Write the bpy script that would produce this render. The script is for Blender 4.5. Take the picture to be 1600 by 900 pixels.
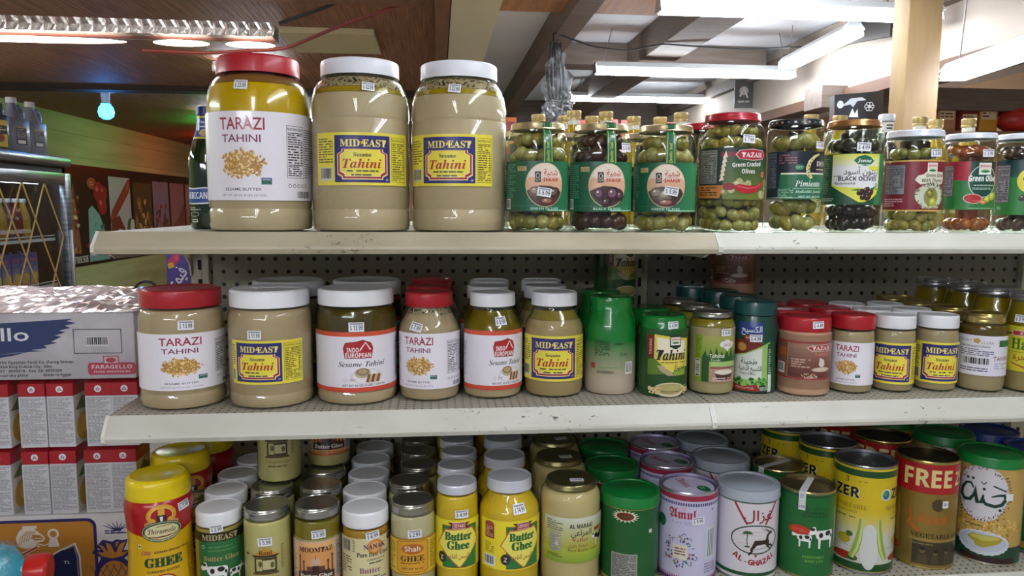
import bpy, math, random
from mathutils import Vector, Matrix
from mathutils.geometry import tessellate_polygon

for o in list(bpy.data.objects):
    bpy.data.objects.remove(o, do_unlink=True)
SC = bpy.context.scene
COL = SC.collection
R_ = math.radians
rnd = random.Random(7)

# ------------------------------------------------------------------ camera, world, exposure
CAM = Vector((0.48517, -1.12169, 1.45758))
YAW, PITCH, ROLL, FPX = -0.09899, 0.1075, 0.00551, 1165.0
fw = Vector((-math.sin(YAW) * math.cos(PITCH), math.cos(YAW) * math.cos(PITCH), -math.sin(PITCH)))
rt = Vector((math.cos(YAW), math.sin(YAW), 0))
up = rt.cross(fw)
rt, up = rt * math.cos(ROLL) + up * math.sin(ROLL), up * math.cos(ROLL) - rt * math.sin(ROLL)
cd = bpy.data.cameras.new('camera')
cam = bpy.data.objects.new('camera', cd)
COL.objects.link(cam)
cd.sensor_width = 36.0
cd.lens = FPX / 1600 * 36.0
cd.clip_start = 0.02
cam.matrix_world = Matrix(((rt.x, up.x, -fw.x, CAM.x), (rt.y, up.y, -fw.y, CAM.y), (rt.z, up.z, -fw.z, CAM.z), (0, 0, 0, 1)))
SC.camera = cam
SC.view_settings.view_transform = 'Standard'
SC.view_settings.look = 'None'
SC.view_settings.gamma = 1.0
SC.view_settings.use_curve_mapping = False
SC.view_settings.exposure = 1.28
WORLD_COL, WORLD_STR = (0.95, 0.97, 1.0), 0.12
TUBE_STR = 16.0           # emission of the fluorescent tubes
w = bpy.data.worlds.new('world')
w.use_nodes = True
w.node_tree.nodes['Background'].inputs[0].default_value = (*WORLD_COL, 1)
w.node_tree.nodes['Background'].inputs[1].default_value = WORLD_STR
SC.world = w

# ------------------------------------------------------------------ materials
def lin(h):
    h = h.lstrip('#')
    v = [int(h[i:i + 2], 16) / 255 for i in (0, 2, 4)]
    return tuple(c / 12.92 if c <= 0.04045 else ((c + 0.055) / 1.055) ** 2.4 for c in v)

_M = {}
def M(hx, rough=0.45, metal=0.0, coat=0.0, spec=0.5, emit=0.0, sss=0.0):
    k = (hx, rough, metal, coat, spec, emit, sss)
    if k in _M: return _M[k]
    m = bpy.data.materials.new('paint_' + hx.lstrip('#'))
    m.use_nodes = True
    b = m.node_tree.nodes['Principled BSDF']
    b.inputs['Base Color'].default_value = (*lin(hx), 1)
    b.inputs['Roughness'].default_value = rough
    b.inputs['Metallic'].default_value = metal
    b.inputs['Coat Weight'].default_value = coat
    b.inputs['Coat Roughness'].default_value = 0.06
    b.inputs['Specular IOR Level'].default_value = spec
    if emit:
        b.inputs['Emission Color'].default_value = (*lin(hx), 1)
        b.inputs['Emission Strength'].default_value = emit
    _M[k] = m
    return m

def nodes_mat(name):
    m = bpy.data.materials.new(name)
    m.use_nodes = True
    nt = m.node_tree
    return m, nt, nt.nodes['Principled BSDF'], nt.nodes['Material Output']

def lk(nt, a, b): nt.links.new(a, b)

def node(nt, t, **kw):
    n = nt.nodes.new(t)
    for k, v in kw.items():
        if hasattr(n, k): setattr(n, k, v)
        else: n.inputs[k.replace('_', ' ')].default_value = v
    return n

def mth(nt, op, a, b=None, clamp=False):
    n = nt.nodes.new('ShaderNodeMath'); n.operation = op; n.use_clamp = clamp
    for i, v in enumerate((a, b)):
        if v is None: continue
        if isinstance(v, (int, float)): n.inputs[i].default_value = v
        else: lk(nt, v, n.inputs[i])
    return n.outputs[0]

def mixc(nt, f, a, b):
    n = nt.nodes.new('ShaderNodeMix'); n.data_type = 'RGBA'
    if isinstance(f, (int, float)): n.inputs[0].default_value = f
    else: lk(nt, f, n.inputs[0])
    for i, v in ((6, a), (7, b)):
        if isinstance(v, tuple): n.inputs[i].default_value = (*v, 1)
        else: lk(nt, v, n.inputs[i])
    return n.outputs[2]

_G = {}
def clear(hx='ffffff', rough=0.03, lo=0.045, hi=0.7, wrinkle=0.0):
    """thin clear plastic or glass: mostly see-through, mirror-like towards grazing angles"""
    k = (hx, rough, lo, hi, wrinkle)
    if k in _G: return _G[k]
    m = bpy.data.materials.new('clear_' + hx)
    m.use_nodes = True
    nt = m.node_tree
    nt.nodes.remove(nt.nodes['Principled BSDF'])
    out = nt.nodes['Material Output']
    tr = node(nt, 'ShaderNodeBsdfTransparent'); tr.inputs[0].default_value = (*lin(hx), 1)
    gl = node(nt, 'ShaderNodeBsdfGlossy'); gl.inputs['Roughness'].default_value = rough
    lw = node(nt, 'ShaderNodeLayerWeight'); lw.inputs[0].default_value = 0.5
    f = mth(nt, 'ADD', mth(nt, 'MULTIPLY', mth(nt, 'POWER', lw.outputs['Facing'], 4.0), hi), lo, True)
    if wrinkle:
        nz = node(nt, 'ShaderNodeTexNoise'); nz.inputs['Scale'].default_value = wrinkle; nz.inputs['Detail'].default_value = 3
        bp = node(nt, 'ShaderNodeBump'); bp.inputs['Strength'].default_value = 1.0; bp.inputs['Distance'].default_value = 0.02
        tc = node(nt, 'ShaderNodeTexCoord'); lk(nt, tc.outputs['Object'], nz.inputs['Vector'])
        lk(nt, nz.outputs[0], bp.inputs['Height']); lk(nt, bp.outputs[0], gl.inputs['Normal']); lk(nt, bp.outputs[0], lw.inputs['Normal'])
    mx = node(nt, 'ShaderNodeMixShader')
    lk(nt, f, mx.inputs[0]); lk(nt, tr.outputs[0], mx.inputs[1]); lk(nt, gl.outputs[0], mx.inputs[2])
    lk(nt, mx.outputs[0], out.inputs[0])
    _G[k] = m
    return m

def noisy(name, a, b, scale=(20, 20, 20), rough=0.5, detail=4, lo=0.4, hi=0.6, bump=0.0, metal=0.0, coat=0.0):
    m, nt, bs, out = nodes_mat(name)
    tc = node(nt, 'ShaderNodeTexCoord'); mp = node(nt, 'ShaderNodeMapping'); mp.inputs['Scale'].default_value = scale
    lk(nt, tc.outputs['Object'], mp.inputs[0])
    nz = node(nt, 'ShaderNodeTexNoise'); nz.inputs['Scale'].default_value = 1.0; nz.inputs['Detail'].default_value = detail
    lk(nt, mp.outputs[0], nz.inputs['Vector'])
    r = node(nt, 'ShaderNodeMapRange'); r.inputs[1].default_value = lo; r.inputs[2].default_value = hi
    lk(nt, nz.outputs[0], r.inputs[0])
    lk(nt, mixc(nt, r.outputs[0], lin(a), lin(b)), bs.inputs['Base Color'])
    bs.inputs['Roughness'].default_value = rough; bs.inputs['Metallic'].default_value = metal
    bs.inputs['Coat Weight'].default_value = coat
    if bump:
        bp = node(nt, 'ShaderNodeBump'); bp.inputs['Distance'].default_value = bump
        lk(nt, nz.outputs[0], bp.inputs['Height']); lk(nt, bp.outputs[0], bs.inputs['Normal'])
    return m

def holes_mat(name, base, pitch, rad, ax=(0, 2), off=(0.0, 0.0), rough=0.5, ylim=None):
    """enamelled sheet steel pierced by a grid of round holes"""
    m, nt, bs, out = nodes_mat(name)
    tc = node(nt, 'ShaderNodeTexCoord'); sp = node(nt, 'ShaderNodeSeparateXYZ'); lk(nt, tc.outputs['Object'], sp.inputs[0])
    d = []
    for a, o in zip(ax, off):
        t = mth(nt, 'SUBTRACT', mth(nt, 'FRACT', mth(nt, 'DIVIDE', mth(nt, 'ADD', sp.outputs[a], 50 * pitch + o), pitch)), 0.5)
        d.append(mth(nt, 'MULTIPLY', t, t))
    h = mth(nt, 'LESS_THAN', mth(nt, 'ADD', d[0], d[1]), (rad / pitch) ** 2)
    if ylim is not None:
        h = mth(nt, 'MULTIPLY', h, mth(nt, 'GREATER_THAN', sp.outputs[1], ylim))
    nz = node(nt, 'ShaderNodeTexNoise'); nz.inputs['Scale'].default_value = 9.0; nz.inputs['Detail'].default_value = 5
    lk(nt, tc.outputs['Object'], nz.inputs['Vector'])
    c0 = mixc(nt, mth(nt, 'MULTIPLY', nz.outputs[0], 0.35), lin(base), lin('8c8672'))
    lk(nt, mixc(nt, h, c0, lin('0b0a09')), bs.inputs['Base Color'])
    bs.inputs['Roughness'].default_value = rough
    return m

def scuffed(name, base, dirt, amount=0.70, scale=110):
    """painted steel with chipped marks and grime"""
    m, nt, bs, out = nodes_mat(name)
    tc = node(nt, 'ShaderNodeTexCoord')
    mp = node(nt, 'ShaderNodeMapping'); mp.inputs['Scale'].default_value = (0.6, 1, 1.3); lk(nt, tc.outputs['Object'], mp.inputs[0])
    n1 = node(nt, 'ShaderNodeTexNoise'); n1.inputs['Scale'].default_value = scale; n1.inputs['Detail'].default_value = 6; n1.inputs['Roughness'].default_value = 0.75
    n2 = node(nt, 'ShaderNodeTexNoise'); n2.inputs['Scale'].default_value = 7; n2.inputs['Detail'].default_value = 2
    n3 = node(nt, 'ShaderNodeTexNoise'); n3.inputs['Scale'].default_value = 12; n3.inputs['Detail'].default_value = 4
    for n in (n1, n2, n3): lk(nt, mp.outputs[0], n.inputs['Vector'])
    k = mth(nt, 'GREATER_THAN', mth(nt, 'MULTIPLY', n1.outputs[0], mth(nt, 'ADD', n2.outputs[0], 0.5)), amount)
    c0 = mixc(nt, mth(nt, 'MULTIPLY', n3.outputs[0], 0.8), lin(base), lin(dirt))
    lk(nt, mixc(nt, k, c0, lin('5d594f')), bs.inputs['Base Color'])
    bs.inputs['Roughness'].default_value = 0.42
    return m

# ------------------------------------------------------------------ objects
def tag(o, label=None, cat=None, group=None, kind=None):
    if label: o['label'] = label
    if cat: o['category'] = cat
    if group: o['group'] = group
    if kind: o['kind'] = kind
    return o

def thing(name, label, cat, loc=(0, 0, 0), rz=0.0, group=None, rot=None):
    o = bpy.data.objects.new(name, None)
    o.empty_display_size = 0.02
    COL.objects.link(o)
    o.location = loc
    o.rotation_euler = rot or (0, 0, rz)
    return tag(o, label, cat, group)

class G:
    """geometry collector: vertices, faces and a material per face"""
    def __init__(s): s.v, s.f, s.m, s.mats = [], [], [], []
    def mi(s, mat):
        if mat not in s.mats: s.mats.append(mat)
        return s.mats.index(mat)
    def add(s, vs, fs, mat):
        b = len(s.v); i = s.mi(mat)
        s.v += [tuple(v) for v in vs]
        for f in fs:
            s.f.append([b + k for k in f]); s.m.append(i)
        return s
    def box(s, x0, y0, z0, x1, y1, z1, mat, bev=0.0):
        if bev <= 0:
            v = [(x, y, z) for z in (z0, z1) for y in (y0, y1) for x in (x0, x1)]
            return s.add(v, [(0, 2, 3, 1), (4, 5, 7, 6), (0, 1, 5, 4), (1, 3, 7, 5), (3, 2, 6, 7), (2, 0, 4, 6)], mat)
        b = min(bev, (x1 - x0) / 2.01, (y1 - y0) / 2.01, (z1 - z0) / 2.01)
        rows = []
        for zz, ins in ((z0, b), (z0 + b * .3, b * .3), (z0 + b, 0), (z1 - b, 0), (z1 - b * .3, b * .3), (z1, b)):
            rows.append((zz, ins))
        def ring(zz, ins):
            X0, X1, Y0, Y1 = x0 + ins, x1 - ins, y0 + ins, y1 - ins
            c = b * .7
            return [(X0 + c, Y0, zz), (X1 - c, Y0, zz), (X1 - c * .3, Y0 + c * .3, zz), (X1, Y0 + c, zz), (X1, Y1 - c, zz), (X1 - c * .3, Y1 - c * .3, zz),
                    (X1 - c, Y1, zz), (X0 + c, Y1, zz), (X0 + c * .3, Y1 - c * .3, zz), (X0, Y1 - c, zz), (X0, Y0 + c, zz), (X0 + c * .3, Y0 + c * .3, zz)]
        vs, fs, n = [], [], 12
        for zz, ins in rows: vs += ring(zz, ins)
        for r in range(len(rows) - 1):
            for k in range(n):
                a, c = r * n + k, r * n + (k + 1) % n
                fs.append((a, c, c + n, a + n))
        fs.append(tuple(range(n))[::-1]); fs.append(tuple(range((len(rows) - 1) * n, len(rows) * n)))
        return s.add(vs, fs, mat)
    def rev(s, prof, mat, n=48, mod=None, bands=None, sx=1.0, sy=1.0):
        """surface of revolution; mod(k, r, z) scales the radius per column, bands gives a material per segment"""
        vs, fs, fm = [], [], []
        idx = []
        for (r, z) in prof:
            if r < 1e-6:
                idx.append([len(vs)]); vs.append((0, 0, z))
            else:
                row = []
                for k in range(n):
                    a = 2 * math.pi * k / n
                    q = r * (mod(k, r, z) if mod else 1.0)
                    row.append(len(vs)); vs.append((q * math.sin(a) * sx, -q * math.cos(a) * sy, z))
                idx.append(row)
        b = len(s.v); s.v += vs
        for j in range(len(prof) - 1):
            A, B = idx[j], idx[j + 1]
            mm = s.mi(bands[j] if bands else mat)
            for k in range(n):
                k2 = (k + 1) % n
                if len(A) == 1 and len(B) == 1: continue
                if len(A) == 1: f = (A[0], B[k2], B[k])
                elif len(B) == 1: f = (A[k], A[k2], B[0])
                else: f = (A[k], A[k2], B[k2], B[k])
                s.f.append([b + q for q in f]); s.m.append(mm)
        return s
    def tube(s, pts, r, mat, n=8, cap=True):
        pts = [Vector(p) for p in pts]
        vs, fs = [], []
        prev = None
        for i, p in enumerate(pts):
            t = (pts[min(i + 1, len(pts) - 1)] - pts[max(i - 1, 0)]).normalized()
            if prev is None:
                a = t.orthogonal().normalized()
            else:
                a = (prev - t * prev.dot(t)).normalized()
            prev = a; bb = t.cross(a)
            rr = r[i] if isinstance(r, (list, tuple)) else r
            vs += [p + (a * math.cos(2 * math.pi * k / n) + bb * math.sin(2 * math.pi * k / n)) * rr for k in range(n)]
        for i in range(len(pts) - 1):
            for k in range(n):
                a, c = i * n + k, i * n + (k + 1) % n
                fs.append((a, c, c + n, a + n))
        if cap:
            fs.append(tuple(range(n))[::-1]); fs.append(tuple(range((len(pts) - 1) * n, len(pts) * n)))
        return s.add(vs, fs, mat)
    def extr(s, poly, axis, a0, a1, mat):
        """closed 2D outline pushed along an axis: poly in (y,z) for x, (x,z) for y, (x,y) for z"""
        n = len(poly)
        def P(p, a): return (a, p[0], p[1]) if axis == 'x' else (p[0], a, p[1]) if axis == 'y' else (p[0], p[1], a)
        vs = [P(p, a0) for p in poly] + [P(p, a1) for p in poly]
        fs = [(k, (k + 1) % n, n + (k + 1) % n, n + k) for k in range(n)]
        tri = tessellate_polygon([[Vector((p[0], p[1], 0)) for p in poly]])
        fs += [tuple(t) for t in tri] + [tuple(n + q for q in t)[::-1] for t in tri]
        return s.add(vs, fs, mat)
    def sphere(s, c, r, mat, n=16, m=10, sc=(1, 1, 1)):
        vs, fs = [], []
        for i in range(m + 1):
            t = math.pi * i / m
            for k in range(n):
                a = 2 * math.pi * k / n
                vs.append((c[0] + r * sc[0] * math.sin(t) * math.cos(a), c[1] + r * sc[1] * math.sin(t) * math.sin(a), c[2] + r * sc[2] * math.cos(t)))
        for i in range(m):
            for k in range(n):
                fs.append((i * n + k, (i + 1) * n + k, (i + 1) * n + (k + 1) % n, i * n + (k + 1) % n))
        return s.add(vs, fs, mat)
    def build(s, name, parent=None, smooth=True, loc=None, rz=None, rot=None):
        me = bpy.data.meshes.new(name)
        me.from_pydata(s.v, [], s.f)
        for mt in s.mats: me.materials.append(mt)
        me.polygons.foreach_set('material_index', s.m)
        if smooth:
            me.polygons.foreach_set('use_smooth', [True] * len(me.polygons))
            me.set_sharp_from_angle(angle=R_(38))
        me.validate()
        me.update()
        o = bpy.data.objects.new(name, me)
        COL.objects.link(o)
        if parent: o.parent = parent
        if loc: o.location = loc
        if rz is not None: o.rotation_euler = (0, 0, rz)
        if rot is not None: o.rotation_euler = rot
        return o

def struct(o):
    o['kind'] = 'structure'
    return o

KIDS = {}
def dup(root, loc, rz, label, skip=(), group=None):
    r = root.copy(); COL.objects.link(r)
    r.location = loc; r.rotation_euler = (0, 0, rz); r['label'] = label
    if group: r['group'] = group
    for ch in list(root.children):
        if ch.name.split('.')[0] in skip: continue
        c = ch.copy(); COL.objects.link(c); c.parent = r
        for g in list(ch.children):
            d = g.copy(); COL.objects.link(d); d.parent = c
    return r

# ------------------------------------------------------------------ lettering and artwork on labels (millimetres)
def _range(base_up, base_lo, dig=None):
    def f(ch):
        if 'A' <= ch <= 'Z' and base_up: return chr(base_up + ord(ch) - 65)
        if 'a' <= ch <= 'z' and base_lo: return chr(base_lo + ord(ch) - 97)
        if ch.isdigit() and dig and ord(ch) < 128: return chr(dig + ord(ch) - 48)
        return ch
    return f
STY = {'r': lambda c: c, 's': _range(0x1D400, 0x1D41A, 0x1D7CE), 'si': _range(0x1D468, 0x1D482, 0x1D7CE), 'sc': _range(0x1D4D0, 0x1D4EA),
       'fr': _range(0x1D56C, 0x1D586), 'b': _range(0x1D5D4, 0x1D5EE, 0x1D7EC), 'bi': _range(0x1D63C, 0x1D656, 0x1D7EC)}
AR = {'ا': (0xFE8D, 2), 'أ': (0xFE83, 2), 'ب': (0xFE8F, 4), 'ة': (0xFE93, 2), 'ت': (0xFE95, 4), 'ج': (0xFE9D, 4), 'ح': (0xFEA1, 4), 'خ': (0xFEA5, 4),
      'د': (0xFEA9, 2), 'ذ': (0xFEAB, 2), 'ر': (0xFEAD, 2), 'ز': (0xFEAF, 2), 'س': (0xFEB1, 4), 'ش': (0xFEB5, 4), 'ط': (0xFEC1, 4), 'ع': (0xFEC9, 4),
      'غ': (0xFECD, 4), 'ف': (0xFED1, 4), 'ق': (0xFED5, 4), 'ك': (0xFED9, 4), 'ل': (0xFEDD, 4), 'م': (0xFEE1, 4), 'ن': (0xFEE5, 4), 'ه': (0xFEE9, 4),
      'و': (0xFEED, 2), 'ي': (0xFEF1, 4)}
def arab(s):
    out = []
    for i, c in enumerate(s):
        if c not in AR: out.append(c); continue
        code, n = AR[c]
        pj = i > 0 and s[i - 1] in AR and AR[s[i - 1]][1] == 4
        nj = n == 4 and i + 1 < len(s) and s[i + 1] in AR
        out.append(chr(code + (3 if pj and nj else 2 if nj else 1 if pj else 0)))
    return ''.join(reversed(out))

_T = {}
def glyphs(s, bold):
    k = (s, bold)
    if k not in _T:
        cu = bpy.data.curves.new('t', 'FONT'); cu.body = s; cu.size = 1.0; cu.resolution_u = 2; cu.offset = bold
        o = bpy.data.objects.new('t', cu)
        me = o.to_mesh(); me.calc_loop_triangles()
        v = [(p.co.x, p.co.y) for p in me.vertices]
        t = [tuple(q.vertices) for q in me.loop_triangles]
        o.to_mesh_clear(); bpy.data.objects.remove(o); bpy.data.curves.remove(cu)
        _T[k] = (v, t)
    return _T[k]

class Art:
    """flat artwork in millimetres, laid in thin layers; bent round a jar or left flat when built"""
    def __init__(s, rough=0.4, coat=0.0, seed=1):
        s.ops = []; s.rough = rough; s.coat = coat; s.rn = random.Random(seed); s.mx = {}
    def put(s, vs, fs, col, layer=None):
        if not vs: return s
        xs = [v[0] for v in vs]; ys = [v[1] for v in vs]
        bb = (min(xs), min(ys), max(xs), max(ys))
        if layer is None:
            layer = 1 + max([o[0] for o in s.ops if o[4][0] < bb[2] and o[4][2] > bb[0] and o[4][1] < bb[3] and o[4][3] > bb[1]], default=0)
        s.ops.append((layer, col, vs, fs, bb))
        return s
    def rect(s, x0, y0, x1, y1, col): return s.put([(x0, y0), (x1, y0), (x1, y1), (x0, y1)], [(0, 1, 2, 3)], col)
    def poly(s, pts, col):
        tri = tessellate_polygon([[Vector((p[0], p[1], 0)) for p in pts]])
        return s.put(list(pts), [tuple(t) for t in tri], col)
    def ell(s, cx, cy, rx, ry, col, n=28, rot=0.0):
        c, q = math.cos(rot), math.sin(rot)
        P = [(rx * math.cos(2 * math.pi * k / n), ry * math.sin(2 * math.pi * k / n)) for k in range(n)]
        return s.put([(cx + x * c - y * q, cy + x * q + y * c) for x, y in P], [tuple(range(n))], col)
    def ring(s, cx, cy, rx, ry, t, col, n=40):
        vs = []
        for k in range(n):
            a = 2 * math.pi * k / n
            vs += [(cx + rx * math.cos(a), cy + ry * math.sin(a)), (cx + (rx - t) * math.cos(a), cy + (ry - t) * math.sin(a))]
        return s.put(vs, [(2 * k, 2 * ((k + 1) % n), 2 * ((k + 1) % n) + 1, 2 * k + 1) for k in range(n)], col)
    def frame(s, x0, y0, x1, y1, t, col):
        o = [(x0, y0), (x1, y0), (x1, y1), (x0, y1)]; i = [(x0 + t, y0 + t), (x1 - t, y0 + t), (x1 - t, y1 - t), (x0 + t, y1 - t)]
        return s.put(o + i, [(k, (k + 1) % 4, 4 + (k + 1) % 4, 4 + k) for k in range(4)], col)
    def line(s, pts, wd, col):
        vs = []
        n = len(pts)
        for i, (x, y) in enumerate(pts):
            a, b = pts[max(i - 1, 0)], pts[min(i + 1, n - 1)]
            dx, dy = b[0] - a[0], b[1] - a[1]; L = math.hypot(dx, dy) or 1
            ww = wd[i] if isinstance(wd, (list, tuple)) else wd
            vs += [(x - dy / L * ww / 2, y + dx / L * ww / 2), (x + dy / L * ww / 2, y - dx / L * ww / 2)]
        return s.put(vs, [(2 * i, 2 * i + 1, 2 * i + 3, 2 * i + 2) for i in range(n - 1)], col)
    def text(s, t, x, y, h, col, f='r', al='c', w=None, bold=0.0, rot=0.0, shear=0.0, arc=0.0, ar=False):
        """h is the height of a capital, y its baseline; w stretches the line to a width; arc lifts the middle"""
        st = arab(t) if ar else ''.join(STY[f](c) for c in t)
        v, tr = glyphs(st, bold)
        if not v: return s
        ch = 0.7 if not ar else 0.62
        x0, x1 = min(p[0] for p in v), max(p[0] for p in v)
        k = h / ch; kx = (w / (x1 - x0)) if w else k
        W = (x1 - x0) * kx
        ox = {'c': -W / 2, 'l': 0.0, 'r': -W}[al]
        c, q = math.cos(rot), math.sin(rot)
        out = []
        for px, py in v:
            X, Y = (px - x0) * kx + ox, py * k
            X += Y * shear
            if arc: Y += arc * (1 - (2 * (X - ox) / W - 1) ** 2)
            out.append((x + X * c - Y * q, y + X * q + Y * c))
        return s.put(out, tr, col)
    def micro(s, x0, y0, x1, y1, n, col, fill=0.85, th=0.5):
        """lines of print too small to read"""
        vs, fs = [], []
        st = (y1 - y0) / n
        for i in range(n):
            yy = y1 - (i + 0.75) * st
            xx = x0; end = x1 - (0 if s.rn.random() < 0.6 else (x1 - x0) * s.rn.random() * 0.5)
            while xx < end:
                L = st * s.rn.uniform(0.8, 3.0)
                e = min(xx + L, end)
                b = len(vs); vs += [(xx, yy), (e, yy), (e, yy + st * th), (xx, yy + st * th)]; fs.append((b, b + 1, b + 2, b + 3))
                xx = e + st * (0.3 if s.rn.random() < fill else 1.2)
        return s.put(vs, fs, col)
    def bars(s, x0, y0, x1, y1, col='1b1b1e', bg='f4f4f2', vert=True):
        if bg: s.rect(x0, y0, x1, y1, bg)
        m = min(x1 - x0, y1 - y0) * 0.08
        vs, fs = [], []
        a, e = (x0 + m, x1 - m) if vert else (y0 + m, y1 - m)
        u = (e - a) / 46
        while a < e:
            ww = u * s.rn.choice((1, 1, 2, 3)); b2 = min(a + ww, e); b = len(vs)
            vs += [(a, y0 + m * 2), (b2, y0 + m * 2), (b2, y1 - m), (a, y1 - m)] if vert else [(x0 + m, a), (x1 - m, a), (x1 - m, b2), (x0 + m, b2)]
            fs.append((b, b + 1, b + 2, b + 3)); a = b2 + u * s.rn.choice((1, 1, 2))
        return s.put(vs, fs, col)
    def grains(s, cx, cy, rx, ry, n, cols, gl=2.2, gw=1.2, power=0.6):
        L = 1 + max([o[0] for o in s.ops if o[4][0] < cx + rx and o[4][2] > cx - rx and o[4][1] < cy + ry and o[4][3] > cy - ry], default=0)
        per = {c: ([], []) for c in cols}
        for i in range(n):
            a = s.rn.uniform(0, 2 * math.pi); q = s.rn.random() ** power
            x, y = cx + rx * q * math.cos(a), cy + ry * q * math.sin(a)
            t = s.rn.uniform(0, math.pi); c, d = math.cos(t), math.sin(t)
            vs, fs = per[cols[i % len(cols)]]
            b = len(vs); z = s.rn.uniform(0.7, 1.15)
            for k in range(6):
                p = math.pi * k / 3
                X, Y = gl * z * math.cos(p) / 2, gw * z * math.sin(p) / 2
                vs.append((x + X * c - Y * d, y + X * d + Y * c))
            fs.append(tuple(range(b, b + 6)))
        for j, c in enumerate(cols): s.put(*per[c], c, layer=L + j)
        return s
    def facts(s, x0, y0, x1, y1, bg=None, col='26262a'):
        """a nutrition table"""
        if bg: s.rect(x0, y0, x1, y1, bg)
        W, H = x1 - x0, y1 - y0
        s.frame(x0, y0, x1, y1, W * 0.02, col)
        s.text('Nutrition Facts', (x0 + x1) / 2, y1 - H * 0.09, H * 0.055, col, 'b', w=W * 0.9)
        for q in (0.13, 0.34, 0.74): s.rect(x0 + W * .05, y1 - H * q - H * .016, x1 - W * .05, y1 - H * q, col)
        s.micro(x0 + W * .06, y1 - H * .33, x1 - W * .06, y1 - H * .15, 4, col)
        s.micro(x0 + W * .06, y1 - H * .73, x1 - W * .3, y1 - H * .37, 7, col)
        s.micro(x1 - W * .2, y1 - H * .73, x1 - W * .06, y1 - H * .37, 7, col)
        s.micro(x0 + W * .06, y0 + H * .03, x1 - W * .06, y0 + H * .24, 5, col)
        return s
    def mat(s, c):
        if not isinstance(c, str): return c
        return M(c, s.rough, 0.0, s.coat)
    def build(s, name, parent, R=None, prof=None, z0=0.0, rz=0.0, eps=0.4, dl=0.045, loc=None, rot=None):
        """R in metres bends the sheet round a vertical axis; prof(z) gives a varying radius in metres"""
        g = G()
        Rm = R * 1000 if R else None
        step = max(2.0, Rm * 0.07) if Rm else None
        for (layer, col, vs, fs, bb) in s.ops:
            out, of = [], []
            d = eps + layer * dl
            for f in fs:
                P = [vs[i] for i in f]
                pieces = [P]
                if Rm and max(p[0] for p in P) - min(p[0] for p in P) > step: pieces = strips(P, step, 0)
                if prof:
                    q2 = []
                    for P2 in pieces:
                        q2 += strips(P2, 4.0, 1) if max(p[1] for p in P2) - min(p[1] for p in P2) > 4.0 else [P2]
                    pieces = q2
                for P2 in pieces:
                    b = len(out)
                    for (x, y) in P2:
                        if Rm:
                            a = x / Rm; rr = ((prof(y * .001 + z0) * 1000) if prof else Rm) + d
                            out.append((rr * math.sin(a) * .001, -rr * math.cos(a) * .001, y * .001 + z0))
                        else: out.append((x * .001, -d * .001, y * .001 + z0))
                    of.append(tuple(range(b, b + len(P2))))
            g.add(out, of, s.mat(col))
        me_o = g.build(name, parent, smooth=False, loc=loc, rz=rz if rot is None else None, rot=rot)
        if Rm: me_o.data.polygons.foreach_set('use_smooth', [True] * len(me_o.data.polygons))
        return me_o

def clip(P, ax, lim, sign):
    out = []
    n = len(P)
    for i in range(n):
        a, b = P[i], P[(i + 1) % n]
        da, db = (a[ax] - lim) * sign, (b[ax] - lim) * sign
        if da >= 0: out.append(a)
        if (da > 0 > db) or (da < 0 < db):
            t = da / (da - db)
            out.append((a[0] + (b[0] - a[0]) * t, a[1] + (b[1] - a[1]) * t))
    return out
def strips(P, step, ax):
    lo, hi = min(p[ax] for p in P), max(p[ax] for p in P)
    k0, k1 = math.floor(lo / step), math.ceil(hi / step)
    res = []
    for k in range(k0, k1):
        q = clip(clip(P, ax, k * step, 1), ax, (k + 1) * step, -1)
        if len(q) >= 3: res.append(q)
    return res
# ------------------------------------------------------------------ lamps (each fixture carries its own glowing tubes)
tube_mat = M('f2f8ff', 0.4, emit=TUBE_STR)
warm_mat = M('fff0dc', 0.4, emit=7.0)
steel_w = M('d5d8da', 0.4)
alu = M('b9bcbf', 0.3, 0.9)
def lerp3(a, b, t): return tuple(a[i] + (b[i] - a[i]) * t for i in range(3))
def fixture(label, c, L, rz, width=0.15, tubes=2, drop=0.25, group='fluorescent ceiling fixtures'):
    t = thing('fluorescent_light', label, 'ceiling light', c, rz, group)
    h = G()
    wv, hh = width * .36, 0.030
    h.extr([(-wv, 0.0), (-wv * .55, hh), (wv * .55, hh), (wv, 0.0), (wv * .97, -0.004), (wv * .5, hh - .006), (-wv * .5, hh - .006), (-wv * .97, -0.004)], 'x', -L / 2, L / 2, steel_w)
    h.build('housing', t, smooth=False)
    for s in (-1, 1):
        e = G(); e.extr([(-wv * .9, -0.036), (-wv * .5, hh - .002), (wv * .5, hh - .002), (wv * .9, -0.036)], 'x', s * (L / 2 - 0.003), s * (L / 2 + 0.004), alu)
        e.build('end_plate', t, smooth=False)
    for k in range(tubes):
        yy = 0 if tubes == 1 else (k - (tubes - 1) / 2) * width * 0.5
        g = G(); g.tube([(-L / 2 + .012, yy, -0.020), (L / 2 - .012, yy, -0.020)], 0.017, tube_mat, 12)
        g.build('tube', t)
    for s in (-1, 1):
        g = G(); g.tube([(s * L * .46, 0, hh), (s * L * .42, 0, hh + drop)], 0.0025, M('8d8d90', 0.5, 0.6), 6); g.build('hanger', t)
    return t
fixture('bright twin-tube fixture hanging nearest, cut off by the top edge of the photo', (2.04, 2.05, 2.315), 1.25, 0, drop=0.17)
fixture('white-hooded tube fixture in the middle distance, hung from a hooked wire', (2.035, 3.36, 2.29), 1.23, 0, drop=0.2)
fixture('farthest and lowest-looking tube fixture with a crinkled silver hood', (2.19, 5.075, 2.375), 1.23, 0, drop=0.12)
fixture('tube fixture running away from the camera beside the pale soffit', (2.49, 2.77, 2.31), 0.84, R_(85), drop=0.17)
fixture('glowing tube fixture at the far edge beyond the cream post', (2.406, 1.12, 2.0), 1.2, R_(80), drop=0.48)
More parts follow.
